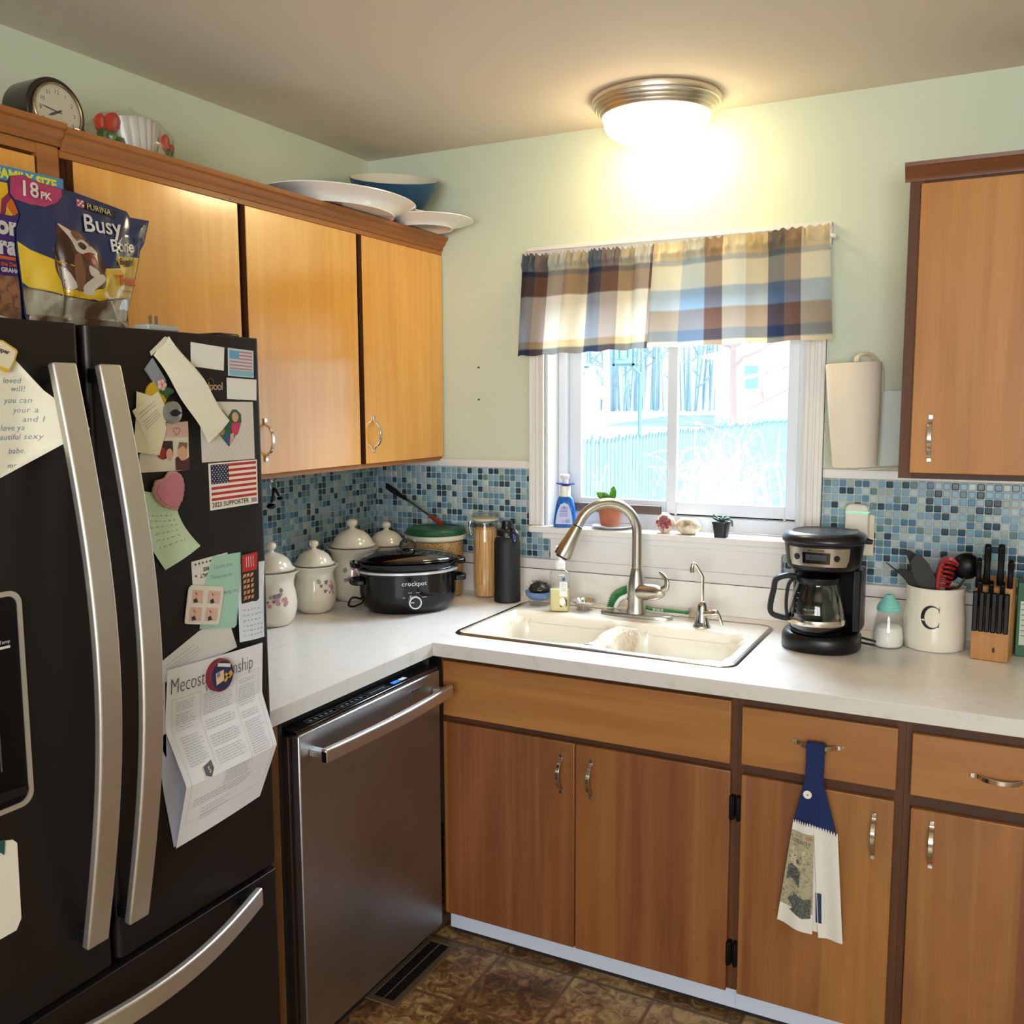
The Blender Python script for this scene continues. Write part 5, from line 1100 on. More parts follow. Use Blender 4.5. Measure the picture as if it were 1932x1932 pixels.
mb = MB(); mb.flat(wrap_disc(f, -.053, .262, .0085)); mb.build('button', BP, root, smooth=False); mb = MB(); mb.flat(wrap_disc(f, .043, .262, .0085)); mb.build('button', BP, root, smooth=False)
text(pl, 'lettering', 'MR.COFFEE', lambda a, b_: hf(.0020)(a-.004, b_+.2795), BP, size=.006, align='CENTER', bold=.0001)
# carafe
qx, qy = cx-.008, cy-.032; cr_ = thing('carafe', 'empty glass coffee carafe with black handle sitting on the coffee maker plate', 'carafe', (qx, qy, ZT+.054))
MB().lathe([(0, ZT+.054), (.058, ZT+.054), (.072, ZT+.062), (.0765, ZT+.085), (.074, ZT+.115), (.066, ZT+.150), (.056, ZT+.180), (.055, ZT+.188)], (qx, qy, 0), 56, close=False).build('glass_body', glass('carafe_glass', (.70, .69, .67, 1), .11), cr_, ang=60)
MB().lathe([(.0770, ZT+.076), (.0776, ZT+.078), (.0776, ZT+.090), (.0768, ZT+.092)], (qx, qy, 0), 56, close=False).build('metal_band', M('band_bright', '#d9d2c2', .2, 1), cr_, ang=60)
MB().lathe([(.057, ZT+.186), (.060, ZT+.190), (.060, ZT+.203), (.050, ZT+.210), (0, ZT+.212)], (qx, qy, 0), 44, close=False).build('carafe_lid', BP, cr_, ang=50)
mb = MB(); hd = Vector((-.93, -.36, 0)); o_ = Vector((qx, qy, 0)); H = [(.056, .200), (.085, .203), (.112, .192), (.118, .165), (.126, .120), (.122, .098), (.098, .088), (.078, .085)]
pts = smoothc([o_+hd*a+Vector((0, 0, ZT+b_)) for a, b_ in H], 5); mb.ribbon(pts, .020, .0135, hd.cross(Vector((0, 0, 1)))); mb.build('carafe_handle', BP, cr_, bevel=.004, seg=3)
mb = MB(); mb.ribbon(smoothc([o_+hd*a+Vector((0, 0, ZT+b_)) for a, b_ in ((.060, .198), (.078, .18), (.084, .13), (.080, .09))], 4), .016, .008, hd.cross(Vector((0, 0, 1)))); mb.build('handle_strap', BP, cr_, bevel=.002)
def kf(a, b_):
    zz = b_; r = .0765 if zz < .09 else lerp(.0765, .066, (zz-.09)/.06); t = a/.075; return (qx+(r+.0006)*sin(t), qy-(r+.0006)*cos(t), ZT+zz)
mb = MB()
for k in range(5): z = .105+k*.014; mb.flat([kf(-.058, z), kf(-.050, z), kf(-.050, z+.0012), kf(-.058, z+.0012)])
o = mb.build('level_mark', M('print_white', '#d6d2c8', .5), cr_, smooth=False); o['kind'] = 'stuff'
text(cr_, 'lettering', 'MR.COFFEE', lambda a, b_: kf(a-.008, b_+.118), M('print_white', '#d6d2c8', .5), size=.0075, align='CENTER')
mb = MB(); mb.tube(smoothc([loc(.098, .03, ZT+.030), loc(.125, .05, ZT+.020), loc(.170, .085, ZT+.006), loc(.21, .17, ZT+.006)], 6), .0032, 8); mb.tube(smoothc([loc(.100, .045, ZT+.012), loc(.13, .06, ZT+.005), loc(.165, .07, ZT+.004), loc(.22, .16, ZT+.004)], 6), .0032, 8); mb.build('power_cord', BLACK, root)

# ------------------------------------------------------------------ outlet with plug-in freshener
root = thing('wall_outlet', 'cream wall outlet plate on the mosaic right of the window', 'outlet', (1.748, -.010, 1.20))
mb = MB(); mb.box(1.710, 1.786, -.0135, -.0085, 1.136, 1.258); op = mb.build('cover_plate', M('plate_cream', '#ddd2ba', .4), root, bevel=.002)
mb = MB(); mb.prism(rrect(1.732, 1.764, 1.150, 1.182, .008), 'y', -.0150, -.0136); mb.build('socket', M('plate_cream2', '#d3c7ae', .4), op)
root = thing('plug_in_device', 'rounded white plug-in device with a glowing green line in the outlet', 'plug-in device', (1.741, -.03, 1.166))
mb = MB(); mb.prism(rrect(1.709, 1.773, 1.166, 1.290, .016, 8), 'y', -.052, -.0152); bd = mb.build('shell', M('device_white', '#e3ded2', .3), root, bevel=.005, seg=3)
mb = MB(); mb.box(1.7086, 1.7734, -.0525, -.020, 1.2660, 1.2685); mb.build('light_line', M('green_light', '#2fbf7a', .4, emis=('#2fe08a', 1.1)), root)
mb = MB(); mb.lathe([(0, 0), (.013, 0), (.013, .0012), (0, .0012)], (1.741, -.0521, 1.206), 30, M3=Matrix.Rotation(radians(90), 3, 'X')); mb.build('sensor_disc', M('disc_grey', '#a8a498', .35, .6), root)

# ------------------------------------------------------------------ sugar shaker, crock with tools, knife block, green box
cx, cy = 1.852, -.190; root = thing('sugar_jar', 'glass sugar dispenser with aqua cone lid beside the utensil crock', 'sugar dispenser', (cx, cy, ZT))
MB().lathe([(0, ZT+.001), (.036, ZT+.001), (.0415, ZT+.006), (.0415, ZT+.030), (.036, ZT+.070), (.029, ZT+.100)], (cx, cy, 0), 44, close=False).build('glass', glass('sugar_glass', (.96, .97, .96, 1), .10), root, ang=60)
MB().lathe([(0, ZT+.004), (.034, ZT+.004), (.0385, ZT+.009), (.0385, ZT+.030), (.035, ZT+.056), (.024, ZT+.064), (0, ZT+.066)], (cx, cy, 0), 36, close=False).build('sugar', M('sugar', '#f1eee6', .9, bump=((400, 400, 400), .3, .001)), root)['kind'] = 'stuff'
MB().lathe([(.030, ZT+.1005), (.0315, ZT+.102), (.031, ZT+.113), (.029, ZT+.114), (.028, ZT+.119), (.013, ZT+.140), (.010, ZT+.146), (0, ZT+.147)], (cx, cy, 0), 40, close=False).build('lid', M('aqua_lid', '#7cc7bd', .4), root, ang=50)
cx, cy = 1.965, -.140; root = thing('utensil_crock', 'white ceramic crock with black letter C holding kitchen tools', 'utensil crock', (cx, cy, ZT))
MB().lathe([(0, ZT+.001), (.072, ZT+.001), (.078, ZT+.006), (.0795, ZT+.03), (.0785, ZT+.09), (.074, ZT+.130), (.0735, ZT+.160), (.075, ZT+.172), (.072, ZT+.173), (.070, ZT+.160), (.071, ZT+.02), (0, ZT+.012)], (cx, cy, 0), 64, close=False).build('crock', M('crock_white', '#e4ddcc', .16, coat=.5), root, ang=60)
def crf(a, b_):
    r = lerp(.0788, .0757, max(0, min(1, (b_-.07)/.06))); t = a/.078-.02; return (cx+(r+.0007)*sin(t), cy-(r+.0007)*cos(t), ZT+b_)
# serif capital C drawn as an outline
def serifC(f, x0, z0, w, h, name, mat, par):
    mb = MB(); n = 40; A0, A1 = radians(42), radians(318); vs = []
    for i in range(n+1):
        t = i/n; a = lerp(A0, A1, t); th = .032+.150*(sin(pi*t)**1.6)
        ro, ri = .5, .5-th
        for r_, k in ((ro, 1), (ri, 1)): vs.append(f(x0+w*r_*cos(a)*1.0, z0+h*r_*sin(a)))
    mb.add(vs, [(2*i, 2*i+1, 2*i+3, 2*i+2) for i in range(n)])
    q = [(.372, .46), (.385, .46), (.385, .20), (.372, .20), (.335, .30), (.345, .36)]
    mb.flat([f(x0+w*a, z0+h*b_) for a, b_ in q]); q = [(.33, -.32), (.372, -.19), (.388, -.19), (.372, -.42), (.345, -.42), (.30, -.40)]
    mb.flat([f(x0+w*a, z0+h*b_) for a, b_ in q])
    return mb.build(name, mat, par, smooth=False)
serifC(crf, -.003, .098, .053, .064, 'letter', M('letter_black', '#120f0e', .4), root)
HT = ZT+.172
def tool(name, label, cat, parts):
    root = thing(name, label, cat, (cx, cy, ZT+.02), 'tools in the white crock')
    for nm, mb, mat in parts: mb.build(nm, mat, root, bevel=.0006)
def strip(pts, w, t, d): mb = MB(); mb.ribbon(smoothc(pts, 5) if len(pts) > 2 else pts, w, t, d); return mb
GY = M('nylon_grey', '#2e2c27', .55, spec=.3); BK2 = M('nylon_black', '#060606', .4, spec=.25); RD = M('nylon_red', '#8f1412', .3)
def V(x, y, z): return Vector((cx+x, cy+y, ZT+z))
tool('spatula', 'dark grey flat nylon spatula leaning left in the crock', 'spatula', [('shaft', MB().tube([V(.02, .0, .02), V(-.018, -.02, .165)], .0045, 8), BK2),
  ('blade', strip([V(-.016, -.022, .160), V(-.034, -.026, .205), V(-.052, -.03, .245), V(-.058, -.032, .262)], [.030]*5+[.040]*5+[.038]*4+[.034, .024] , .003, (.86, -.3, .42)) if False else MB().prism([(cx-.034+.0, ZT+.158), (cx-.004, ZT+.150), (cx+.006, ZT+.186), (cx-.020, ZT+.236), (cx-.040, ZT+.258), (cx-.056, ZT+.256), (cx-.066, ZT+.238), (cx-.056, ZT+.196)], 'y', cy-.030, cy-.027), GY)])
tool('serving_spoon', 'black nylon spoon pointing to the left edge of the crock', 'spoon', [('shaft', MB().tube([V(.03, .01, .02), V(-.045, -.012, .160)], .005, 8), BK2),
  ('bowl', MB().prism([(cx-.030, ZT+.152), (cx-.060, ZT+.168), (cx-.088, ZT+.196), (cx-.104, ZT+.208), (cx-.092, ZT+.216), (cx-.066, ZT+.212), (cx-.040, ZT+.190), (cx-.018, ZT+.160)], 'y', cy-.024, cy-.018), BK2)])
tool('skewer_fork', 'thin black pronged fork sticking out left of the crock', 'fork', [('shaft', MB().tube([V(.02, .02, .02), V(-.075, .0, .185), V(-.130, -.008, .228)], [.004, .0035, .0012], 8), BK2)])
tool('turner', 'small black turner behind the grey spatula', 'spatula', [('shaft', MB().tube([V(.02, .03, .02), V(-.03, .02, .17)], .0045, 8), BK2), ('blade', MB().prism([(cx-.045, ZT+.165), (cx-.020, ZT+.165), (cx-.030, ZT+.235), (cx-.070, ZT+.262), (cx-.086, ZT+.264), (cx-.070, ZT+.225)], 'y', cy+.014, cy+.017), BK2)])
mb = MB(); 
for k in range(6):
    z = .178+k*.0125; w = .016-.001*k; mb.tube(smoothc([V(.002+k*.003, -.030, z), V(.016+k*.003, -.036, z+.003), V(.034+k*.003, -.026, z-.003)], 4), .0042, 8)
mb2 = MB(); mb2.ribbon(smoothc([V(.006, -.028, .150), V(.004, -.026, .20), V(.016, -.022, .245), V(.034, -.02, .252), V(.05, -.016, .235)], 5), .022, .010, (.3, -1, 0))
tool('pasta_server', 'red toothed pasta server in the crock', 'pasta server', [('head', mb2, RD), ('teeth', mb, RD), ('shaft', MB().tube([V(.0, .0, .02), V(.010, -.024, .155)], .005, 8), RD)])
mb = MB(); mb.sphere((cx+.072, cy-.005, ZT+.232), .036, 24, 16, (1, .7, 1)); mb3 = MB(); mb3.ribbon(smoothc([V(.015, .0, .02), V(.030, -.01, .155), V(.056, -.012, .175), V(.070, -.010, .20)], 5), .016, .006, (0, -1, .3))
tool('ladle', 'black ladle with round bowl resting on the right of the crock', 'ladle', [('bowl', mb, BK2), ('shaft', mb3, BK2)])
tool('whisk', 'dark slotted spoon behind the red pasta server', 'spoon', [('shaft', MB().tube([V(.01, .03, .02), V(.03, .03, .19)], .005, 8), BK2), ('bowl', MB().sphere((cx+.034, cy+.032, ZT+.21), .022, 18, 12, (1, .3, 1.3)), BK2)])

bx, by = 2.108, -.190; root = thing('knife_block', 'maple knife block at the right end of the counter', 'knife block', (bx, by, ZT))
KW = wood('knife_block_wood', '#b9803f', '#9c6528', '#cb9752', rough=.5, coat=.1)
ca = radians(-7)
def kb(x, y, z): return (bx+x*cos(ca)-y*sin(ca), by+x*sin(ca)+y*cos(ca), ZT+z)
mb = MB(); P0 = [(-.046, .0), (.046, .0)]
def wedge(mb, x0, x1, prof): mb.add([kb(x0, a, b_) for a, b_ in prof]+[kb(x1, a, b_) for a, b_ in prof], [tuple(range(len(prof))), tuple(reversed(range(len(prof), 2*len(prof))))]+[(i, i+len(prof), (i+1) % len(prof)+len(prof), (i+1) % len(prof)) for i in range(len(prof))])
wedge(mb, -.045, .045, [(-.045, .001), (.085, .001), (.085, .10), (.030, .215), (-.012, .190), (-.045, .083)]); mb.build('block', KW, root, bevel=.002)
mb = MB()
pts = [kb(.008, -.0457, .024), kb(.013, -.0457, .024), kb(.014, -.0457, .032), kb(.011, -.0457, .040), kb(.007, -.0457, .034)]; mb.flat(pts); mb.build('burn_mark', M('scorch', '#3a1e0c', .7), root, smooth=False)
def knife(x, y, z, l_, w, lean):
    root = thing('knife', 'black-handled knife standing in the maple block', 'knife', kb(x, y, z-.0), 'black knives in the block')
    d = Vector((0, -.22-lean, 1)).normalized(); b0_ = Vector(kb(x, y, z)); mb = MB()
    mb.ribbon(smoothc([b0_, b0_+d*l_*.3, b0_+d*l_*.65+Vector((0, .003, 0)), b0_+d*l_], 4), [w*.7]*4+[w*.62]*4+[w*.68]*4+[w*.6], .022, (1, 0, 0)); mb.build('handle', BK2, root, bevel=.003, seg=2)
    mb = MB(); mb.ribbon([b0_-d*.02, b0_-d*.001], .012, .002, (0, 1, .2)); mb.build('bolster', CHROME, root)
def steak(k):
    x = -.036+k*.0145; root = thing('steak_knife', 'black steak knife handle in the lower front row of the maple block', 'knife', kb(x, -.048, .085), 'steak knives along the front of the block'); b0_ = Vector(kb(x, -.0535, .078)); d = Vector((0, -.0, 1))
    mb = MB(); mb.ribbon([b0_, b0_+d*.05, b0_+d*.095, b0_+d*.105], .0132, .0115, (1, 0, 0)); mb.build('handle', BK2, root, bevel=.003)
for k in range(6): steak(k)
for (x, y, z, l_, w) in ((-.020, .0, .196, .108, .024), (.012, .0, .196, .110, .024), (.036, -.004, .192, .074, .020), (-.038, -.012, .188, .078, .020)): knife(x, y-.0, z, l_, w, .0)
for (x, l_) in ((-.030, .075), (-.004, .072), (.022, .072)): knife(x, -.030, .140, l_, .018, .05)
root = thing('green_carton', 'green and white carton at the right edge behind the knife block', 'carton', (2.215, -.12, ZT))
MB().box(2.163, 2.27, -.15, -.09, ZT+.001, ZT+.200).build('carton', M('carton_green', '#12512c', .5), root, bevel=.002)
mb = MB(); mb.flat([(2.171, -.1504, ZT+.032), (2.26, -.1504, ZT+.032), (2.26, -.1504, ZT+.150), (2.171, -.1504, ZT+.150)]); lb = mb.build('label', M('carton_label', '#b5bfb0', .5), root, smooth=False)
mb = MB()
for k in range(7): z = ZT+.142-k*.014; mb.flat([(2.174, -.1507, z), (2.255, -.1507, z), (2.255, -.1507, z-.0018), (2.174, -.1507, z-.0018)])
mb.build('print', M('dark_print', '#2c3a30', .6), lb, smooth=False)
MB().lathe([(.022, ZT+.2005), (.022, ZT+.215), (.02, ZT+.218), (0, ZT+.218)], (2.21, -.12, 0), 24).build('cap', M('carton_cap', '#d9d5c8', .5), root)

# ------------------------------------------------------------------ paper towel on its holder
root = thing('paper_towel_holder', 'white curved plastic paper towel bracket fixed beside the right wall cabinet', 'paper towel holder', (1.80, -.05, 1.39))
HP = M('holder_cream', '#e0d5bd', .35)
mb = MB(); mb.box(1.790, 1.858, -.005, -.001, 1.398, 1.62); mb.build('back_plate', M('plate_clear', '#c0cbbd', .3), root, bevel=.002)
mb = MB(); mb.ribbon(smoothc([(1.790, -.007, 1.615), (1.787, -.014, 1.680), (1.765, -.04, 1.716), (1.745, -.075, 1.722), (1.732, -.092, 1.712), (1.730, -.092, 1.700)], 6), .014, .007, (1, -.3, .1)); mb.build('arm', HP, root, bevel=.002)
mb = MB(); mb.ribbon([(1.842, -.006, 1.402), (1.80, -.07, 1.397), (1.745, -.092, 1.396)], .014, .004, (.3, -1, 0)); mb.build('lower_arm', HP, root)
PT = M('paper_towel', '#e6dcc8', .9, bump=((130, 130, 130), .35, .0015))
mb = MB(); vs = []; n = 56; rings = ((.058, 1.404), (.0605, 1.4045), (.0640, 1.46), (.070, 1.56), (.0755, 1.694), (.0735, 1.6965)); 
for r, z in rings:
    for i in range(n): a = 2*pi*i/n; vs.append((1.722+(1.70-z)*.045+r*cos(a), -.092+r*sin(a)*.96, z+.003*sin(a+1)))
fs = [(j*n+i, j*n+(i+1) % n, (j+1)*n+(i+1) % n, (j+1)*n+i) for j in range(len(rings)-1) for i in range(n)]+[tuple(reversed(range(n))), tuple(range((len(rings)-1)*n, len(rings)*n))]
mb.add(vs, fs); o = mb.build('paper_towel_roll', PT, ang=50); tag(o, 'cream roll of paper towels hanging upright between window and right cabinet', 'paper towel')

# ------------------------------------------------------------------ hanging dish towel
NV = M('crochet_navy', '#142554', .95, bump=((500, 500, 500), .8, .002)); TWL = M('towel_white', '#d6d1c6', .95, bump=((380, 380, 380), .4, .001))
root = thing('dish_towel', 'hanging towel with navy crocheted top and button on the drawer pull', 'towel', (1.755, -.735, .32))
y0 = -.7285
mb = MB(); mb.ribbon(smoothc([(1.756, -.7120, .770), (1.756, -.7115, .788), (1.756, -.7165, .7945), (1.756, -.7245, .793), (1.756, -.7285, .780), (1.756, -.7285, .74), (1.754, y0, .68)], 5), .042, .003, (1, 0, 0)); mb.build('loop', NV, root)
def quadsheet(TL, TR, BL, BR, y, disp, nu, nv, th=.003):
    def P(u, v):
        a = (lerp(BL[0], BR[0], u), lerp(BL[1], BR[1], u)); b_ = (lerp(TL[0], TR[0], u), lerp(TL[1], TR[1], u))
        return (lerp(a[0], b_[0], v), y+disp(u, v), lerp(a[1], b_[1], v))
    mb = MB(); mb.sheet(P, nu, nv, th); return mb, P
mb, _ = quadsheet((1.733, .700), (1.778, .700), (1.713, .605), (1.808, .592), y0, lambda u, v: .004*sin(8*u)*(1-v), 20, 14); mb.build('crochet_top', NV, root, ang=80)
mb = MB(); mb.lathe([(0, 0), (.0095, 0), (.010, .0016), (0, .002)], (1.742, y0-.0035, .672), 24, M3=Matrix.Rotation(radians(90), 3, 'X')); bt = mb.build('button', M('button_white', '#dcd9cc', .3), root)
MB().lathe([(0, 0), (.0018, 0), (0, .0006)], (1.7425, y0-.0056, .6715), 10, M3=Matrix.Rotation(radians(90), 3, 'X')).build('button_eye', BLACK, bt)
mbl, PL_ = quadsheet((1.711, .604), (1.758, .600), (1.679, .342), (1.762, .325), y0-.001, lambda u, v: .006*sin(6*u+1)*(1-.5*v), 26, 50)
tl = mbl.build('front_fold', TWL, root, ang=80)
mbr, PR_ = quadsheet((1.757, .598), (1.812, .588), (1.776, .320), (1.832, .322), y0+.0035, lambda u, v: .005*sin(5*u)*(1-.4*v), 22, 50); mbr.build('side_fold', TWL, root, ang=80)
mbk, PK_ = quadsheet((1.735, .596), (1.785, .594), (1.742, .332), (1.795, .330), y0+.0085, lambda u, v: 0.0, 8, 20); kf_ = mbk.build('back_fold', TWL, root, ang=80)
mb = MB(); 
for P_, a, b_ in ((PL_, .05, 1.0), (PR_, .0, .92)):
    for k in range(9): u = lerp(a, b_, k/8); p = Vector(P_(min(.999, u), 1)); mb.prism([(p.x-.0022, p.z+.002), (p.x+.0022, p.z+.002), (p.x+.0004, p.z-.008)], 'y', p.y-.0022, p.y-.0004)
o = mb.build('edge_stitch', NV, root); o['kind'] = 'stuff'
def on(P_, off): return lambda a, b_: tuple(Vector(P_(a, b_))+Vector((0, -off, 0)))
tf = on(PL_, .0007); PB = M('towel_print_beige', '#a39a7c', .95, vary=('#6f6a58', (160, 160, 160), 4, .5, .7))
mb = MB(); mb.sheet(lambda u, v: tf(lerp(.0, 1.0, u), lerp(.18, .90, v)), 20, 30); pt = mb.build('print', PB, tl, ang=80)
tf2 = on(PL_, .0013); DG = M('towel_print_dark', '#3d4444', .95, vary=('#6a6a5c', (220, 220, 220), 3, .4, .65))
mb = MB(); mb.sheet(lambda u, v: tf2(lerp(.30+.1*sin(9*v), .95, u)*1.0, lerp(.12, .30, v)+.06*abs(u-.6)), 8, 6); mb.sheet(lambda u, v: tf2(lerp(.08, .55, u), lerp(.42, .56, v)+.03*sin(4*u)), 8, 5); mb.build('print_dark_patch', DG, pt, smooth=False)
mb = MB(); mb.flat([tf2(.40+.27*cos(a), .645+.075*sin(a)) for a in [2*pi*i/24 for i in range(24)]]); mb.flat([tf2(.18+.09*cos(a), .725+.025*sin(a)) for a in [2*pi*i/14 for i in range(14)]]); mb.flat([tf2(.62+.09*cos(a), .725+.025*sin(a)) for a in [2*pi*i/14 for i in range(14)]]); bf_ = mb.build('animal_face', M('towel_print_tan', '#c4bb9e', .95, vary=('#8d8468', (300, 300, 300), 3, .4, .7)), pt, smooth=False)
tf3 = on(PL_, .0017); mb = MB()
for (a, b_, r) in ((.28, .672, .025), (.52, .672, .025), (.42, .628, .06)): mb.flat([tf3(a+r*cos(t), b_+r*.35*sin(t)) for t in [2*pi*i/14 for i in range(14)]])
mb.build('face_marks', DG, bf_, smooth=False)
mb = MB()
for k in range(8): a = 2*pi*k/8; mb.flat([tf3(.80+.03*cos(a-.3), .865+.012*sin(a-.3)), tf3(.80+.17*cos(a), .865+.035*sin(a)), tf3(.80+.03*cos(a+.3), .865+.012*sin(a+.3))])
mb.build('flower', M('print_red', '#8e3a34', .9), pt, smooth=False)
text(pt, 'lettering', 'COUNTRY', lambda a, b_: tf2(.50+a, .795+b_-.03*(a)), M('print_charcoal', '#4a463c', .9), size=1.0, align='CENTER') if False else text(pt, 'lettering', 'COUNTRY', lambda a, b_: tf2(max(0, min(.995, .50+a*5.2)), .795+b_*1.7), M('print_charcoal', '#3a362c', .9), size=.032*.9, align='CENTER')
mb = MB(); kf2 = on(PK_, .0045); mb.sheet(lambda u, v: kf2(lerp(.52, .78, u), lerp(.10, .38, v)), 3, 6); mb.build('back_print', M('print_navy', '#2b3550', .9), kf_, smooth=False)
# ------------------------------------------------------------------ things on top of the left wall cabinets
CT = ZTOP+.0305   # cabinet top board
WC = M('white_china', '#eceae6', .15, coat=.4)
def plate(name, label, cat, c, rx, ry, prof, mat, tilt=None):
    mb = MB(); mb.lathe([(r, z) for r, z in prof], (c[0], c[1], c[2]), 72, rx, ry, close=False)
    o = mb.build(name, mat, ang=60, loc=c)
    if tilt: o.rotation_euler = tilt
    return tag(o, label, cat)
pp = [(0, .004), (.66, .004), (.67, .0), (.70, .0), (.71, .008), (.85, .024), (1.0, .036), (1.0, .039), (.97, .038), (.82, .028), (.66, .013), (0, .011)]
o = plate('platter', 'large oval white platter overhanging the left wall cabinet crown', 'platter', (.272, -.525, CT+.019), .200, .285, pp, WC)
pq = [(0, .003), (.52, .003), (.54, .0), (.58, .0), (.60, .006), (.72, .012), (1.0, .026), (1.0, .029), (.74, .016), (.58, .010), (0, .008)]
o = plate('dinner_plate', 'round white plate overhanging the end of the left wall cabinet', 'plate', (.345, -.169, CT+.019), .165, .165, pq, WC)
pb = [(0, .003), (.50, .003), (.52, .0), (.56, .0), (.58, .01), (.78, .045), (.94, .09), (1.0, .125), (.985, .126), (.92, .09), (.76, .05), (.55, .015), (0, .012)]
bl = MB().lathe([(r, z*.9) for r, z in pb], (.232, -.180, CT+.080), 72, .150, .150, close=False)
bl.mi = [1 if i >= 72*8 else 0 for i in range(len(bl.f))]
o = bl.build('serving_bowl', [M('bowl_blue', '#214a6c', .3), M('bowl_cream', '#d9d3c2', .3)], ang=60); o.rotation_euler = Matrix.Rotation(radians(19), 3, Vector((.78, .62, 0))).to_euler(); tag(o, 'blue bowl with cream inside stacked in the corner on top of the cabinet', 'bowl')
o = plate('dinner_plate', 'second smaller white plate under the blue bowl, stacked on the front plate', 'plate', (.232, -.186, CT+.044), .135, .135, pq, WC)
# mantel clock
ccx, ccy, ccz = .262, -1.503, CT+.067; root = thing('mantel_clock', 'dark round-topped mantel clock with brass-ringed white dial', 'clock', (ccx-.04, ccy, CT+.001))
DW_ = M('clock_wood', '#1c110c', .3, coat=.4); R_ = .070
body = [(ccy+R_*1.02*cos(a), ccz+R_*1.02*sin(a)) for a in [lerp(-.25, pi+.25, i/30) for i in range(31)]]
body = [(ccy+.120, CT+.001), (ccy+.110, CT+.012), (ccy+.085, CT+.024)]+body+[(ccy-.085, CT+.024), (ccy-.110, CT+.012), (ccy-.120, CT+.001)]
mb = MB(); mb.prism(body, 'x', ccx-.085, ccx); cb = mb.build('case', DW_, root, bevel=.004, seg=3)
RX = Matrix.Rotation(radians(90), 3, 'Y')
MB().lathe([(.0560, .0005), (.0605, .0005), (.0610, .004), (.0585, .007), (.0560, .005)], (ccx, ccy, ccz), 60, close=False, M3=RX).build('brass_ring', M('brass', '#b8a67c', .25, 1), root, ang=60)
MB().lathe([(0, .0008), (.0560, .0008), (.0560, .002), (0, .002)], (ccx, ccy, ccz), 60, M3=RX).build('dial', M('dial_cream', '#cfc8b2', .5), root, ang=60)
PD = M('dial_ink', '#3a352c', .6)
for k in range(1, 13):
    a = pi/2-2*pi*k/12; text(root, 'numeral', str(k), plane_fn('x', ccx+.0024, ccy+.0415*cos(a), ccz+.0415*sin(a)-.004), PD, size=.0125, align='CENTER')
mb = MB()
for k in range(60): a = 2*pi*k/60; mb.add([(ccx+.0023, ccy+r*cos(a+d), ccz+r*sin(a+d)) for r, d in ((.0505, -.006), (.053, -.006), (.053, .006), (.0505, .006))], [(0, 1, 2, 3)])
o = mb.build('minute_mark', PD, root, smooth=False); o['kind'] = 'stuff'
def hand(name, ang, l_, w):
    a = radians(ang); d = Vector((0, cos(a), sin(a))); s_ = Vector((0, -sin(a), cos(a))); c = Vector((ccx+.0035, ccy, ccz)); mb = MB()
    mb.add([c-d*.010-s_*w, c+d*l_*.6-s_*w*1.5, c+d*l_, c+d*l_*.6+s_*w*1.5, c-d*.010+s_*w]+[q+Vector((.0006, 0, 0)) for q in (c-d*.010-s_*w, c+d*l_*.6-s_*w*1.5, c+d*l_, c+d*l_*.6+s_*w*1.5, c-d*.010+s_*w)], [(0,1,2,3,4), (9,8,7,6,5)]+[(i, (i+1) % 5, (i+1) % 5+5, i+5) for i in range(5)]); mb.build(name, PD, root, smooth=False)
hand('minute_hand', 172, .047, .0009); hand('hour_hand', 207, .028, .0018)
MB().lathe([(.056, .0062), (.038, .009), (0, .0105)], (ccx, ccy, ccz), 40, close=False, M3=RX).build('crystal', GLASS, root)
mb = MB(); mb.prism([(-1.44, CT+.001), (-1.385, CT+.001), (-1.415, CT+.075)], 'x', .15, .165); tag(mb.build('folded_card', M('card_cream', '#d9cfae', .8)), 'cream triangular folded card beside the mantel clock', 'card')
# wrapped ribbed shell ornament
root = thing('wrapped_ornament', 'white ribbed dish with red and green leaves wrapped in clear plastic', 'ornament', (.22, -1.26, CT+.001))
def shell(u, v):
    a = lerp(-.95, .95, u); r = .052+.040*v; rb = .0045*abs(sin(7.5*pi*u))
    y = -1.268+(.052+.036*v)*a*1.0; z = CT+.002+.112*v*(1-.14*a*a); x = .215+.05*cos(a*1.45)+rb
    return (x, y, z)
mb = MB(); mb.sheet(shell, 60, 14, .003); mb.build('ribbed_dish', M('ribbed_white', '#c9c6bf', .35, coat=.2), root, ang=80)
RL, GLf = M('leaf_red', '#b5321f', .35), M('leaf_green', '#2c5224', .35, vary=('#4f7a34', (60, 60, 60), 3, .4, .7))
for (y, z, w, h, m_, dy) in ((-1.352, .072, .048, .050, RL, .022), (-1.378, .066, .040, .044, RL, -.01), (-1.366, .078, .030, .040, RL, .04), (-1.348, .030, .052, .050, GLf, -.01), (-1.372, .034, .040, .046, GLf, -.015), (-1.338, .024, .040, .048, GLf, .02), (-1.186, .066, .036, .044, RL, -.02), (-1.178, .060, .028, .030, RL, .02), (-1.176, .012, .034, .048, GLf, .004), (-1.182, .034, .030, .044, GLf, .0), (-1.172, -.006, .026, .04, GLf, .006)):
    leafpad((.245, y, CT+z-.012), (0, dy*10, 1), w, h, (1, .1, 0), par=root, mat=m_, name='leaf', th=.006)
mb = MB(); prf = [(.078, CT+.001), (.110, CT+.04), (.112, CT+.085), (.080, CT+.112), (.035, CT+.126), (.010, CT+.134), (.004, CT+.141)]
vs = []; n = 40
for r, z in prf:
    for i in range(n): a = 2*pi*i/n; q = 1+.05*sin(9*a+z*60)+.03*sin(17*a); vs.append((.225+r*.66*q*cos(a), -1.272+r*.98*q*sin(a), z))
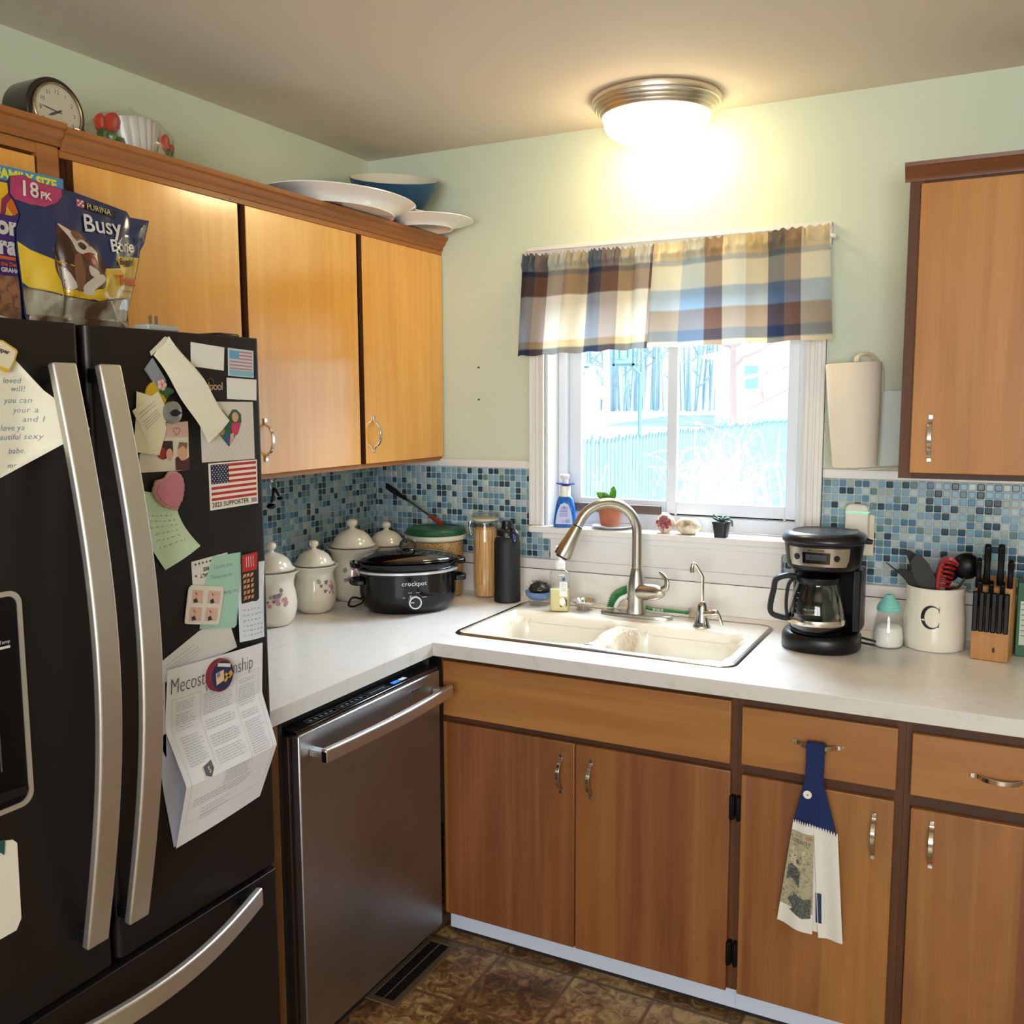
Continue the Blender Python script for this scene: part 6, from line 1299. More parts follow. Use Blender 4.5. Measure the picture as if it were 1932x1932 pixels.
mb.add(vs, [(j*n+i, j*n+(i+1) % n, (j+1)*n+(i+1) % n, (j+1)*n+i) for j in range(len(prf)-1) for i in range(n)]); mb.build('clear_wrap', glass('cellophane', (.97, .975, .97, 1), .035, .15), root, ang=80)

# ------------------------------------------------------------------ things on the fridge
FT = 1.722
root = thing('cereal_box', 'cereal box with blue family size banner standing behind the treat bag', 'cereal box', (.40, -1.73, 1.711))
bx0, bx1, by0, by1, bz0, bz1 = .362, .420, -1.86, -1.622, 1.7115, 2.035
mb = MB(); mb.box(bx0, bx1, by0, by1, bz0, bz1); cbx = mb.build('carton', M('box_purple', '#43206a', .5), root, bevel=.001)
def bxf(o=.0006): return plane_fn('x', bx1+o, 0, 0)
def bpoly(par, name, pts, mat, o=.0006): mb = MB(); mb.flat([(bx1+o, a, b_) for a, b_ in pts]); return mb.build(name, mat, par, smooth=False)
bpoly(root, 'banner', [(by0, 2.008), (by1, 2.008), (by1, 2.035), (by0, 2.035)], M('banner_blue', '#3f86b3', .5))
text(root, 'lettering', 'FAMILY SIZE', plane_fn('x', bx1+.0012, -1.638, 2.0125), M('banner_yellow', '#ded42f', .5), size=.024, align='RIGHT', bold=.0012)
bpoly(root, 'yellow_field', [(by0, 1.945), (-1.738, 1.945), (-1.72, 1.975), (-1.73, 2.004), (by0, 2.004)], M('box_yellow', '#e2b40f', .5))
mb = MB(); mb.ribbon(smoothc([(bx1+.0012, -1.762, 1.94), (bx1+.0012, -1.758, 1.965), (bx1+.0012, -1.742, 1.985), (bx1+.0012, -1.724, 1.992)], 5), .008, .0006, (1, 0, 0)) if False else mb.flat([(bx1+.0012, -1.762, 1.945), (bx1+.0012, -1.752, 1.945), (bx1+.0012, -1.748, 1.965), (bx1+.0012, -1.730, 1.985), (bx1+.0012, -1.740, 1.99), (bx1+.0012, -1.758, 1.972)]); mb.build('red_arc', M('box_red', '#8c1d4c', .5), root, smooth=False)
bpoly(root, 'orange_leaf', [(-1.748, 1.962), (-1.735, 1.978), (-1.722, 1.955), (-1.735, 1.945)], M('box_orange', '#d0641a', .5), .0009)
CWt = M('box_white', '#d6d0c8', .5)
text(root, 'lettering', 'or', plane_fn('x', bx1+.0014, -1.729, 1.910), CWt, size=.046, align='RIGHT', bold=.0022); text(root, 'lettering', 'ra', plane_fn('x', bx1+.0014, -1.733, 1.873), CWt, size=.046, align='RIGHT', bold=.0022)
bpoly(root, 'stripe', [(by0, 1.862), (by1, 1.862), (by1, 1.868), (by0, 1.868)], M('box_orange', '#d0641a', .5))
text(root, 'lettering', 'the Delicious', plane_fn('x', bx1+.0012, -1.768, 1.850), M('box_orange', '#d0641a', .5), size=.011, bold=.0003); text(root, 'lettering', 'GRAHAM', plane_fn('x', bx1+.0012, -1.768, 1.839), CWt, size=.011, bold=.0005)
bpoly(root, 'bowl_field', [(by0, bz0+.002), (by1, bz0+.002), (by1, 1.832), (by0, 1.832)], M('cereal_tan', '#7a5136', .6, vary=('#a3714c', (60, 60, 60), 3, .4, .6)))
bpoly(root, 'bowl_rim', [(by0, bz0+.002), (-1.70, bz0+.002), (-1.72, 1.745), (by0, 1.775)], M('box_white', '#d6d0c8', .5), .001)
for (a, b_, w, t) in ((-1.760, 1.790, .022, .1), (-1.745, 1.806, .02, .5), (-1.768, 1.812, .018, -.3), (-1.735, 1.782, .02, -.2)):
    bpoly(root, 'cereal_square', [(a+w*.5*(cos(t)*x_-sin(t)*y_), b_+w*.42*(sin(t)*x_+cos(t)*y_)) for x_, y_ in ((-1, -1), (1, -1), (1, 1), (-1, 1))], M('cereal_piece', '#a8714a', .6), .0014)

# treat pouch
gx = .55; root = thing('treat_bag', 'shiny navy and yellow bag of dog treats standing on the fridge', 'pet treat bag', (gx, -1.70, FT))
OUT = [(-1.83,1.986),(-1.806,1.992),(-1.776,1.986),(-1.728,1.983),(-1.70,1.982),(-1.652,1.976),(-1.583,1.967),(-1.575,1.957),(-1.528,1.958),(-1.543,1.912),(-1.555,1.895),(-1.558,1.881),(-1.579,1.814),(-1.595,1.77),(-1.601,1.7225),(-1.637,1.7225),(-1.725,1.7225),(-1.820,1.7225),(-1.822,1.79),(-1.828,1.865),(-1.825,1.899),(-1.815,1.922),(-1.825,1.944),(-1.834,1.954),(-1.835,1.976)]
def inside(y, z, poly):
    c = False; n = len(poly)
    for i in range(n):
        (a, b_), (d, e_) = poly[i], poly[i-1]
        if (b_ > z) != (e_ > z) and y < (d-a)*(z-b_)/(e_-b_)+a: c = not c
    return c
def edged(y, z):
    m_ = 9
    for i in range(len(OUT)):
        (a, b_), (d, e_) = OUT[i], OUT[i-1]; L2 = (d-a)**2+(e_-b_)**2; t = max(0, min(1, ((y-a)*(d-a)+(z-b_)*(e_-b_))/L2)); m_ = min(m_, sqrt((y-a-t*(d-a))**2+(z-b_-t*(e_-b_))**2))
    return m_
def bulge(y, z):
    e_ = edged(y, z) if inside(y, z, OUT) else 0
    low = sstep(1.99, 1.80, z); b_ = (.008+.026*low)*sstep(-.02, .085, e_+ (.02 if z < 1.75 else 0))
    b_ += .0022*sin(70*(y+.4*z))*sstep(.0, .03, e_)*low+.0009*sin(120*(y-.6*z))*sstep(0, .02, e_)
    b_ += -.010*math.exp(-((y+1.752-.10*(1.8-z))/.006)**2)*sstep(1.90, 1.84, z)
    return b_
NAVY = M('bag_navy', '#0e2350', .16, coat=.6, bump=((40, 40, 40), .25, .004)); rowspans = []
from mathutils import geometry as G
def fill(poly, step=.0036):
    """triangulated patch of the bag front inside a polygon"""
    y0_, y1_ = min(p[0] for p in poly), max(p[0] for p in poly); z0_, z1_ = min(p[1] for p in poly), max(p[1] for p in poly)
    pts = [Vector(p) for p in poly]; n = len(pts); edges = [(i, (i+1) % n) for i in range(n)]
    y = y0_
    while y < y1_:
        z = z0_
        while z < z1_:
            if inside(y, z, poly): pts.append(Vector((y+.0003*sin(z*900), z+.0003*cos(y*900))))
            z += step
        y += step
    r = G.delaunay_2d_cdt(pts, edges, [], 1, 1e-5); return r[0], r[2]
def patch(name, poly, mat, off, par, back=False, step=.0036):
    if off > .0009: poly = [(q.x, q.y) for q in smoothc([(a, b_, 0) for a, b_ in poly], 3, True)]
    v, f = fill(poly, step); mb = MB(); mb.add([(gx+bulge(p.x, p.y)+off, p.x, p.y) for p in v], f)
    if back: mb.add([(gx-bulge(p.x, p.y)*.8-.0006, p.x, p.y) for p in v], [tuple(reversed(q)) for q in f])
    return mb.build(name, mat, par, ang=80)
pouch = patch('pouch', OUT, NAVY, 0, root, True)
YEL = [(-1.826,1.875),(-1.807,1.862),(-1.769,1.849),(-1.719,1.841),(-1.66,1.846),(-1.624,1.851),(-1.637,1.867),(-1.628,1.873),(-1.561,1.880),(-1.586,1.80),(-1.684,1.783),(-1.759,1.787),(-1.811,1.797),(-1.822,1.805)]
patch('yellow_band', YEL, M('bag_yellow', '#caa41c', .18, coat=.5), .0006, root)
patch('clear_window', [(-1.8205,1.797),(-1.759,1.786),(-1.684,1.782),(-1.587,1.799),(-1.5965,1.765),(-1.6010,1.7226),(-1.637,1.7226),(-1.725,1.7226),(-1.8200,1.7226),(-1.8210,1.76)], M('window_treats', '#5d452f', .12, coat=.8, vary=('#a39a86', (26, 18, 9), 3, .45, .62)), .0006, root)
patch('pink_badge', [(-1.83,1.985),(-1.806,1.991),(-1.776,1.985),(-1.729,1.982),(-1.73,1.97),(-1.744,1.955),(-1.77,1.943),(-1.796,1.943),(-1.824,1.947),(-1.833,1.956)], M('bag_pink', '#a8325e', .2, coat=.4), .0006, root)
BR, WF, DBR = M('dog_brown', '#4a2a1a', .35, coat=.3), M('dog_white', '#b8aca0', .35, coat=.3), M('dog_dark', '#22130f', .35, coat=.3)
dg = patch('dog_picture', [(-1.753,1.916),(-1.733,1.912),(-1.709,1.904),(-1.685,1.885),(-1.677,1.867),(-1.668,1.847),(-1.668,1.822),(-1.675,1.807),(-1.693,1.803),(-1.703,1.791),(-1.716,1.796),(-1.733,1.799),(-1.748,1.798),(-1.768,1.822),(-1.77,1.847),(-1.758,1.886)], BR, .0010, root)
for nm, pl, mt, of in (('muzzle', [(-1.753,1.916),(-1.743,1.913),(-1.706,1.894),(-1.682,1.876),(-1.679,1.868),(-1.692,1.871),(-1.708,1.866),(-1.724,1.87),(-1.731,1.885),(-1.742,1.902)], WF, .0014),
    ('mouth', [(-1.713,1.865),(-1.692,1.871),(-1.681,1.855),(-1.688,1.844),(-1.701,1.851)], M('dog_mouth', '#6a2420', .4), .0016), ('nose', [(-1.719,1.885),(-1.71,1.888),(-1.701,1.881),(-1.709,1.874),(-1.718,1.879)], DBR, .0018),
    ('ear', [(-1.758,1.891),(-1.741,1.90),(-1.732,1.863),(-1.737,1.846),(-1.755,1.85)], M('dog_ear', '#3a1c10', .35), .0016), ('paw', [(-1.761,1.837),(-1.749,1.836),(-1.732,1.809),(-1.734,1.801),(-1.748,1.798),(-1.759,1.814)], WF, .0014),
    ('paw', [(-1.717,1.809),(-1.691,1.828),(-1.673,1.833),(-1.67,1.822),(-1.695,1.803),(-1.697,1.793),(-1.711,1.792),(-1.718,1.797)], WF, .0014), ('chew', [(-1.729,1.862),(-1.717,1.865),(-1.716,1.84),(-1.713,1.856),(-1.715,1.817),(-1.723,1.799),(-1.731,1.799),(-1.734,1.831)], M('chew_tan', '#6e4a30', .4), .0018)):
    patch(nm, pl, mt, of, dg, step=.0036)
def bagfn(y0_, z0_, ang, off=.0028):
    ca_, sa_ = cos(ang), sin(ang)
    def f(a, b_): y, z = y0_+a*ca_-b_*sa_, z0_+a*sa_+b_*ca_; return (gx+bulge(y, z)+off, y, z)
    return f
BW = M('bag_white', '#cfcac2', .3)
for st, y, z, an, sz, sh in (('18', -1.818, 1.956, .0, .038, .1), ('PK', -1.777, 1.957, -.02, .018, .1), ('Busy', -1.699, 1.911, .05, .047, .2), ('Bone', -1.647, 1.880, .12, .033, .2)): text(root, 'lettering', st, bagfn(y, z, an), BW, size=sz, bold=.0006, shear=sh)
eyp = [(-1.716+.0022*cos(t), 1.897+.0018*sin(t)) for t in [2*pi*i/8 for i in range(8)]]
for nm, pl, mt, of in (('brow', [(-1.731,1.902),(-1.722,1.909),(-1.708,1.903),(-1.699,1.894),(-1.712,1.893),(-1.722,1.889)], M('dog_tan', '#6b3f25', .35, coat=.3), .0019), ('eye', eyp, DBR, .0023), ('eye', [(a+.022, b_-.012) for a, b_ in eyp], DBR, .0023), ('chest', [(-1.705,1.846),(-1.69,1.842),(-1.680,1.836),(-1.69,1.826),(-1.703,1.830)], WF, .0016), ('tongue', [(-1.696,1.860),(-1.686,1.857),(-1.686,1.849),(-1.695,1.851)], M('tongue_pink', '#a8605c', .4), .0020), ('ear', [(-1.676,1.874),(-1.668,1.866),(-1.664,1.846),(-1.670,1.838),(-1.676,1.855)], M('dog_ear', '#3a1c10', .35), .0016)):
    patch(nm, pl, mt, of, dg, step=.003)
patch('brand_plate', [(-1.700,1.956),(-1.614,1.947),(-1.610,1.962),(-1.698,1.970)], BLACKG, .0008, root)
patch('red_check', [(-1.7015,1.956),(-1.685,1.955),(-1.684,1.969),(-1.699,1.971)], M('check_red', '#b3404a', .3), .00089, root)
mb = MB()
for i in range(3):
    for j in range(3):
        if (i+j) % 2 == 0: y, z = -1.699+i*.0045, 1.9575+j*.0040; mb.flat([(gx+bulge(y, z)+.0016, y+a, z+b_) for a, b_ in ((0, 0), (.004, 0), (.004, .0036), (0, .0036))])
mb.build('check_squares', BW, root, smooth=False)
text(root, 'lettering', 'PURINA', bagfn(-1.680, 1.9555, -.06), M('gold_letter', '#b8a878', .3), size=.0155, bold=.0001)
text(root, 'lettering', "Beggin'", bagfn(-1.630, 1.8575, .12, .0045), BLACKM, size=.0175, bold=.0005); text(root, 'lettering', 'Twist', bagfn(-1.638, 1.817, .10, .0045), M('twist_red', '#c23c1c', .3), size=.0275, bold=.0008)
text(root, 'lettering', 'CHEW TREATS', bagfn(-1.622, 1.805, .10), M('twist_red', '#c23c1c', .3), size=.006)
# wall adapter lying on the fridge
root = thing('charger', 'small pale grey plug adapter with two prongs on top of the fridge', 'charger', (.71, -1.663, FT))
MB().box(.690, .730, -1.704, -1.632, FT+.0002, FT+.012).build('body', M('charger_grey', '#a3a6a2', .4), root, bevel=.003)
for y in (-1.680, -1.666): MB().box(.706, .712, y-.0012, y+.0012, FT+.012, FT+.029).build('prong', M('prong_metal', '#b8a58c', .3, 1), root)
root.location.z += .0

# ------------------------------------------------------------------ papers and magnets on the fridge doors
X0 = FX+.0006
PAP = M('paper_white', '#dcd9d2', .75); PAPB = M('paper_shade', '#cfccc8', .75); PCR = M('paper_cream', '#dcd3b6', .8)
INK = M('ink_grey', '#8d8a88', .8); INKD = M('ink_dark', '#3c3a40', .8); INKB = M('ink_blue', '#7f8796', .8)
def fp(name, pts, mat, x=X0, th=.0006, par=None, **k):
    mb = MB(); mb.prism(pts, 'x', x, x+th); return mb.build(name, mat, par, smooth=False)
def fl_(par, name, polys, mat, x):
    mb = MB()
    for p in polys: mb.flat([(x, a, b_) for a, b_ in p])
    return mb.build(name, mat, par, smooth=False)
def bilf(TL, TR, BL, BR):
    return lambda u, v: (lerp(lerp(BL[0], BR[0], u), lerp(TL[0], TR[0], u), v), lerp(lerp(BL[1], BR[1], u), lerp(TL[1], TR[1], u), v))
def disc(c, r, n=20, sy=1): return [(c[0]+r*cos(2*pi*i/n), c[1]+r*sy*sin(2*pi*i/n)) for i in range(n)]
rr = random.Random(12)
def scrawl(par, name, f, rows, mat, x, u0=.05, u1=.95, ch=.02, ht=.01, wob=.3, t=.0007):
    """rows of small handwriting-like strokes"""
    mb = MB()
    for v in rows:
        u = u0; end = u1-rr.uniform(0, .18)
        while u < end:
            wl = rr.uniform(2.5, 6)*ch; pts = []; k = 0
            while k*ch*.33 < wl:
                y, z = f(min(u+k*ch*.33, u1), v+ht*(.5 if k % 2 else -.5)*rr.uniform(.3, 1.0)); pts.append((x, y, z)); k += 1
            if len(pts) > 1: mb.ribbon(pts, .0002, t, (1, 0, 0))
            u += wl+ch*1.1
    if mb.v: mb.build(name, mat, par, smooth=False)
def bars(par, name, f, rows, mat, x, u0, u1, h, rag=.15):
    mb = MB()
    for v in rows:
        e_ = u1-rr.uniform(0, rag)*(u1-u0); u = u0
        while u < e_:
            w = rr.uniform(.02, .06)*1.2; q = min(u+w, e_); mb.flat([(x,)+f(u, v-h/2), (x,)+f(q, v-h/2), (x,)+f(q, v+h/2), (x,)+f(u, v+h/2)]); u = q+.012
    mb.build(name, mat, par, smooth=False)

# long blank list
lp = [(-1.675, 1.712), (-1.539, 1.557), (-1.598, 1.514), (-1.7155, 1.676)]
f = bilf((-1.7155, 1.676), (-1.675, 1.712), (-1.598, 1.514), (-1.539, 1.557))
mb = MB(); mb.sheet(lambda u, v: (X0+.006+.010*sin(pi*v)*.6+.004*sin(3*u+9*v)+.006*(1-v), )+f(u, v), 14, 40, .0005); o = mb.build('shopping_list', M('list_paper', '#e0dcc9', .8), ang=80); tag(o, 'long blank cream paper strip slanting across the fridge door', 'paper')
b0_ = MB(); b0_.prism([(-1.716, 1.676), (-1.718, 1.683), (-1.683, 1.711), (-1.676, 1.710)], 'x', X0+.0008, X0+.004); tag(b0_.build('note_pad', M('pad_cream', '#cfc8ae', .8)), 'cream pad edge showing above the long paper strip', 'note pad')
tag(fp('magnet', [(-1.732, 1.651), (-1.714, 1.671), (-1.686, 1.632), (-1.694, 1.615), (-1.704, 1.616)], M('clip_clear', '#8c9198', .3), th=.004), 'grey translucent square magnet half hidden by the long strip', 'magnet')
tag(fp('photo_magnet', [(-1.62, 1.705), (-1.534, 1.699), (-1.538, 1.654), (-1.622, 1.66)], M('paper_white', '#dcd9d2', .75), th=.001), 'blank white rectangle magnet at the top of the right fridge door', 'magnet')
tag(fp('photo_magnet', [(-1.53, 1.6405), (-1.447, 1.638), (-1.449, 1.596), (-1.531, 1.599)], PAP, th=.001), 'blank white rectangle magnet under the small faded flag', 'magnet')
def flag(root, pts, x, w, r, b_, n=13, star=True, cw=.38, ch=7/13):
    f = bilf(*pts); h = 1/n
    fl_(root, 'stripe', [[f(0 if i*h >= ch-.001 else cw, 1-(i+1)*h), f(1, 1-(i+1)*h), f(1, 1-i*h), f(0 if i*h >= ch-.001 else cw, 1-i*h)] for i in range(0, n, 2)], r, x)['kind'] = 'stuff'
    c = fl_(root, 'canton', [[f(0, 1-ch), f(cw, 1-ch), f(cw, 1), f(0, 1)]], b_, x)
    if star:
        ps = []
        for i in range(9):
            for j in range(6 if i % 2 == 0 else 5):
                u, v = cw*((j+(.5 if i % 2 == 0 else 1))/6), 1-ch*(i+.5)/9; y, z = f(u, v); ps.append(disc((y, z), .0013, 6))
        s_ = fl_(c, 'star', ps, w, x+.0003); s_['kind'] = 'stuff'
    return f
root = thing('flag_magnet', 'small faded pale blue flag magnet in the top corner of the right door', 'magnet', (X0, -1.49, 1.64))
mb = MB(); mb.prism([(-1.526, 1.6445), (-1.455, 1.6415), (-1.453, 1.696), (-1.524, 1.699)], 'x', X0, X0+.001); mb.build('card', M('card_pale', '#b9c7cc', .6), root, smooth=False)
flag(root, ((-1.521, 1.695), (-1.457, 1.692), (-1.522, 1.658), (-1.458, 1.6555)), X0+.0013, PAP, M('stripe_faded', '#b87d86', .7), M('canton_faded', '#5f9cbf', .7), 11, False, .42, 5/11)
fl_(root, 'caption_band', [[(-1.523, 1.646), (-1.457, 1.6435), (-1.4575, 1.654), (-1.5225, 1.6565)]], M('band_faded', '#7fadc2', .7), X0+.0013)
root = thing('flag_sticker', 'white card with red striped flag above the words 2023 SUPPORTER', 'magnet', (X0, -1.52, 1.384))
mb = MB(); mb.prism([(-1.588, 1.383), (-1.455, 1.385), (-1.454, 1.4755), (-1.588, 1.4745)], 'x', X0, X0+.001); mb.build('card', M('flag_card', '#e3dccf', .6), root, smooth=False)
flag(root, ((-1.5835, 1.4715), (-1.4575, 1.4725), (-1.5835, 1.401), (-1.4585, 1.402)), X0+.0013, PAP, M('flag_red', '#b3262a', .6), M('flag_navy', '#15183c', .6))
text(root, 'lettering', '2023 SUPPORTER', plane_fn('x', X0+.0014, -1.5835, 1.3885, .012), INKD, size=.0128, bold=.0003, space=1.05)
fl_(root, 'stamp', [[(-1.4745, 1.389), (-1.459, 1.389), (-1.459, 1.398), (-1.4745, 1.398)]], M('stamp_mauve', '#8d84a0', .7), X0+.0013)
root = thing('photo_frame_magnet', 'beige striped card with a heart-shaped photo of two people', 'magnet', (X0, -1.53, 1.478))
mb = MB(); mb.prism([(-1.604, 1.4775), (-1.46, 1.4770), (-1.46, 1.593), (-1.604, 1.594)], 'x', X0, X0+.0012); mb.build('card', M('card_stripe', '#cdc5bb', .7), root, smooth=False)
fl_(root, 'stripe', [[(-1.604+max(0, k*.012-.1), 1.478+.0), (-1.604+max(0, k*.012-.1)+.0018, 1.478), (-1.604+max(0, k*.012-.1)+.0618, 1.538), (-1.604+max(0, k*.012-.1)+.06, 1.538)] for k in range(9, 16)], M('card_stripe2', '#bdb4aa', .7), X0+.0015)['kind'] = 'stuff'
hp = [(-1.556,1.576),(-1.546,1.578),(-1.532,1.564),(-1.52,1.578),(-1.508,1.578),(-1.496,1.569),(-1.495,1.554),(-1.506,1.535),(-1.533,1.505),(-1.549,1.521),(-1.566,1.54),(-1.568,1.56)]
ht_ = fl_(root, 'photo', [hp], M('photo_green', '#2f5a3c', .5), X0+.0018)
fl_(ht_, 'portrait', [disc((-1.513, 1.563), .009, 14, 1.1)], M('skin_tone', '#c99a80', .6), X0+.0022); fl_(ht_, 'shirt', [[(-1.524, 1.550), (-1.504, 1.553), (-1.498, 1.548), (-1.508, 1.528), (-1.524, 1.528)]], M('shirt_pink', '#b8325a', .6), X0+.0022)
fl_(ht_, 'portrait', [disc((-1.551, 1.537), .008, 14, 1.1)], M('skin_tone2', '#b08a74', .6), X0+.0022); fl_(ht_, 'shirt', [[(-1.545, 1.528), (-1.532, 1.532), (-1.528, 1.512), (-1.534, 1.508)]], M('shirt_blue', '#2a4c8c', .6), X0+.0022); fl_(ht_, 'legs', [[(-1.528, 1.530), (-1.518, 1.532), (-1.520, 1.516), (-1.531, 1.509)]], M('skin_tone', '#c99a80', .6), X0+.0024)
tag(fp('magnet', disc((-1.709, 1.606), .024, 24), M('magnet_yellow', '#c9a21e', .5), x=X0, th=.003), 'round yellow magnet peeking out above the cream notes', 'magnet')
root = thing('note', 'two overlapping cream printed cards under the round grey magnet', 'note', (X0, -1.73, 1.497))
mb = MB(); mb.prism([(-1.754, 1.612), (-1.706, 1.600), (-1.690, 1.545), (-1.71, 1.497), (-1.767, 1.506), (-1.759, 1.563)], 'x', X0+.0032, X0+.0038); mb.build('card', PCR, root, smooth=False)
mb = MB(); mb.prism([(-1.766, 1.578), (-1.706, 1.613), (-1.682, 1.565), (-1.735, 1.520)], 'x', X0+.0040, X0+.0046); c2 = mb.build('card', PCR, root, smooth=False)
f = bilf((-1.764, 1.577), (-1.707, 1.611), (-1.736, 1.522), (-1.684, 1.564)); bars(c2, 'print', f, [.82, .72, .55, .47, .39, .31], INK, X0+.0049, .12, .8, .022)
root = thing('photo', 'cluster of small family photos pinned below the cream notes', 'photo', (X0, -1.69, 1.468))
mb = MB(); mb.prism([(-1.753, 1.468), (-1.672, 1.466), (-1.637, 1.466), (-1.636, 1.557), (-1.69, 1.555), (-1.752, 1.50)], 'x', X0, X0+.0008); pc = mb.build('print', M('photo_bed', '#cfc6b4', .5), root, smooth=False)
fl_(pc, 'pink_area', [[(-1.69,1.555),(-1.636,1.557),(-1.636,1.527),(-1.691,1.529)]], M('photo_pink', '#c7a596', .5), X0+.0011)
fl_(pc, 'dark_area', [[(-1.709,1.523),(-1.675,1.522),(-1.675,1.495),(-1.70,1.488),(-1.711,1.497)]], M('photo_dark', '#2a1a18', .5), X0+.0011)
fl_(pc, 'ornament', [disc((-1.702, 1.500), .011, 16)], M('photo_red', '#8f1f1c', .4), X0+.0014); fl_(pc, 'face', [disc((-1.684, 1.497), .008, 14, 1.4)], M('skin_tone', '#c99a80', .6), X0+.0015)
fl_(pc, 'face', [disc((-1.653, 1.500), .012, 18, 1.35)], M('skin_tone', '#c99a80', .6), X0+.0014); fl_(pc, 'hair', [[(-1.665, 1.505), (-1.660, 1.519), (-1.640, 1.517), (-1.642, 1.505), (-1.652, 1.512)]], M('hair_brown', '#7a5a3e', .6), X0+.0017); fl_(pc, 'jumper', [[(-1.671,1.489),(-1.665,1.493),(-1.656,1.484),(-1.645,1.486),(-1.636,1.491),(-1.637,1.466),(-1.671,1.467)]], M('jumper_wine', '#4c1f24', .6), X0+.0017)
hh = []
for i in range(24):
    t = 2*pi*i/24; hh.append((-1.665+.0078*(sin(t)**3), 1.540+.0065*(cos(t)-.38*cos(2*t)-.15*cos(3*t))))
mb = MB(); mb.tube([(X0+.0018, a, b_) for a, b_ in hh+hh[:1]], .0006, 4); mb.build('drawn_heart', M('heart_red', '#a34a4e', .6), pc)
root = thing('magnet', 'round grey glass magnet with dark leaf shape on the cream notes', 'magnet', (X0+.005, -1.677, 1.556))
MB().lathe([(0, .0), (.021, .0), (.0205, .005), (.012, .008), (0, .009)], (X0+.0052, -1.678, 1.574), 36, M3=RX).build('disc', M('magnet_grey', '#77766e', .2, coat=.5), root)
fl_(root, 'leaf_shape', [[(-1.692, 1.573), (-1.683, 1.579), (-1.675, 1.580), (-1.662, 1.573), (-1.675, 1.567), (-1.685, 1.567)]], BLACK, X0+.0145)
root = thing('flower_magnet', 'pink and green flower magnet tucked beside the long paper strip', 'magnet', (X0+.003, -1.69, 1.60))
leafpad((X0+.006, -1.705, 1.612), (0, 1, .02), .016, .030, (1, 0, 0), par=root, mat=M('silk_green', '#1f4a24', .6), th=.003); leafpad((X0+.006, -1.688, 1.598), (0, -.2, 1), .014, .022, (1, 0, 0), par=root, mat=M('silk_green', '#1f4a24', .6), th=.003)
mb = MB()
for k in range(5): a = 2*pi*k/5; mb.sphere((X0+.008, -1.700+.006*cos(a), 1.624+.006*sin(a)), .005, 10, 8, (.6, 1, 1))
mb.build('petal', M('silk_pink', '#c69a92', .7), root)['kind'] = 'stuff'
# green note with pink heart
root = thing('note', 'pale green handwritten note held by the pink heart magnet', 'note', (X0, -1.70, 1.286))
GN = [(-1.755, 1.435), (-1.671, 1.447), (-1.748, 1.335), (-1.633, 1.321)]
f0 = bilf((-1.757, 1.437), (-1.676, 1.418), (-1.711, 1.286), (-1.633, 1.321))
def gf(u, v): y, z = f0(u, v); return (y-.012*sin(pi*v)*(1-u)*1.4-.010*sin(pi*v)*u, z)
mb = MB(); mb.sheet(lambda u, v: (X0+.001+.016*(1-v)**2*(.35+u*.65)+.004*sin(pi*u)*(1-v),)+gf(u, v), 20, 26, .0005); pp_ = mb.build('paper', M('paper_green', '#c0d6b8', .8), root, ang=80)
def gx_(u, v): return X0+.001+.016*(1-v)**2*(.35+u*.65)+.004*sin(pi*u)*(1-v)+.0007
mb = MB()
for v in (.70, .62, .54, .45, .36, .27):
    u = .12+rr.uniform(0, .1)
    while u < .8:
        n = rr.randrange(4, 10); pts = [(gx_(u+k*.012, v+(.014 if k % 2 else -.014)*rr.random()-.06*u),)+gf(u+k*.012, v+(.014 if k % 2 else -.014)*rr.random()-.06*u) for k in range(n)]; mb.ribbon(pts, .0002, .0006, (1, 0, 0)); u += n*.012+.05
mb.build('handwriting', INKB, pp_, smooth=False)
ph_ = [(-1.728,1.442),(-1.723,1.451),(-1.711,1.453),(-1.702,1.456),(-1.695,1.463),(-1.686,1.466),(-1.673,1.462),(-1.664,1.452),(-1.661,1.438),(-1.663,1.425),(-1.667,1.413),(-1.675,1.402),(-1.680,1.395),(-1.692,1.398),(-1.707,1.404),(-1.719,1.412),(-1.727,1.422),(-1.731,1.432)]
sc_ = smoothc([(a, b_, 0) for a, b_ in ph_], 6, True); cen = Vector((-1.695, 1.430, 0)); sc_ = [q+(q-cen).normalized()*.0016*abs(sin(i*pi/4.5)) for i, q in enumerate(sc_)]
mb = MB(); mb.prism([(q.x, q.y) for q in sc_], 'x', X0+.004, X0+.011); root = thing('heart_magnet', 'scalloped pink heart magnet on the pale green note', 'magnet', (X0, -1.695, 1.395)); mb.build('border', M('heart_tan', '#b98a80', .7), root, bevel=.001)
mb = MB(); mb.prism([(cen.x+(q.x-cen.x)*.86, cen.y+(q.y-cen.y)*.86) for q in sc_], 'x', X0+.0112, X0+.0135); mb.build('felt', M('heart_pink', '#bb7488', .9), root, bevel=.001)
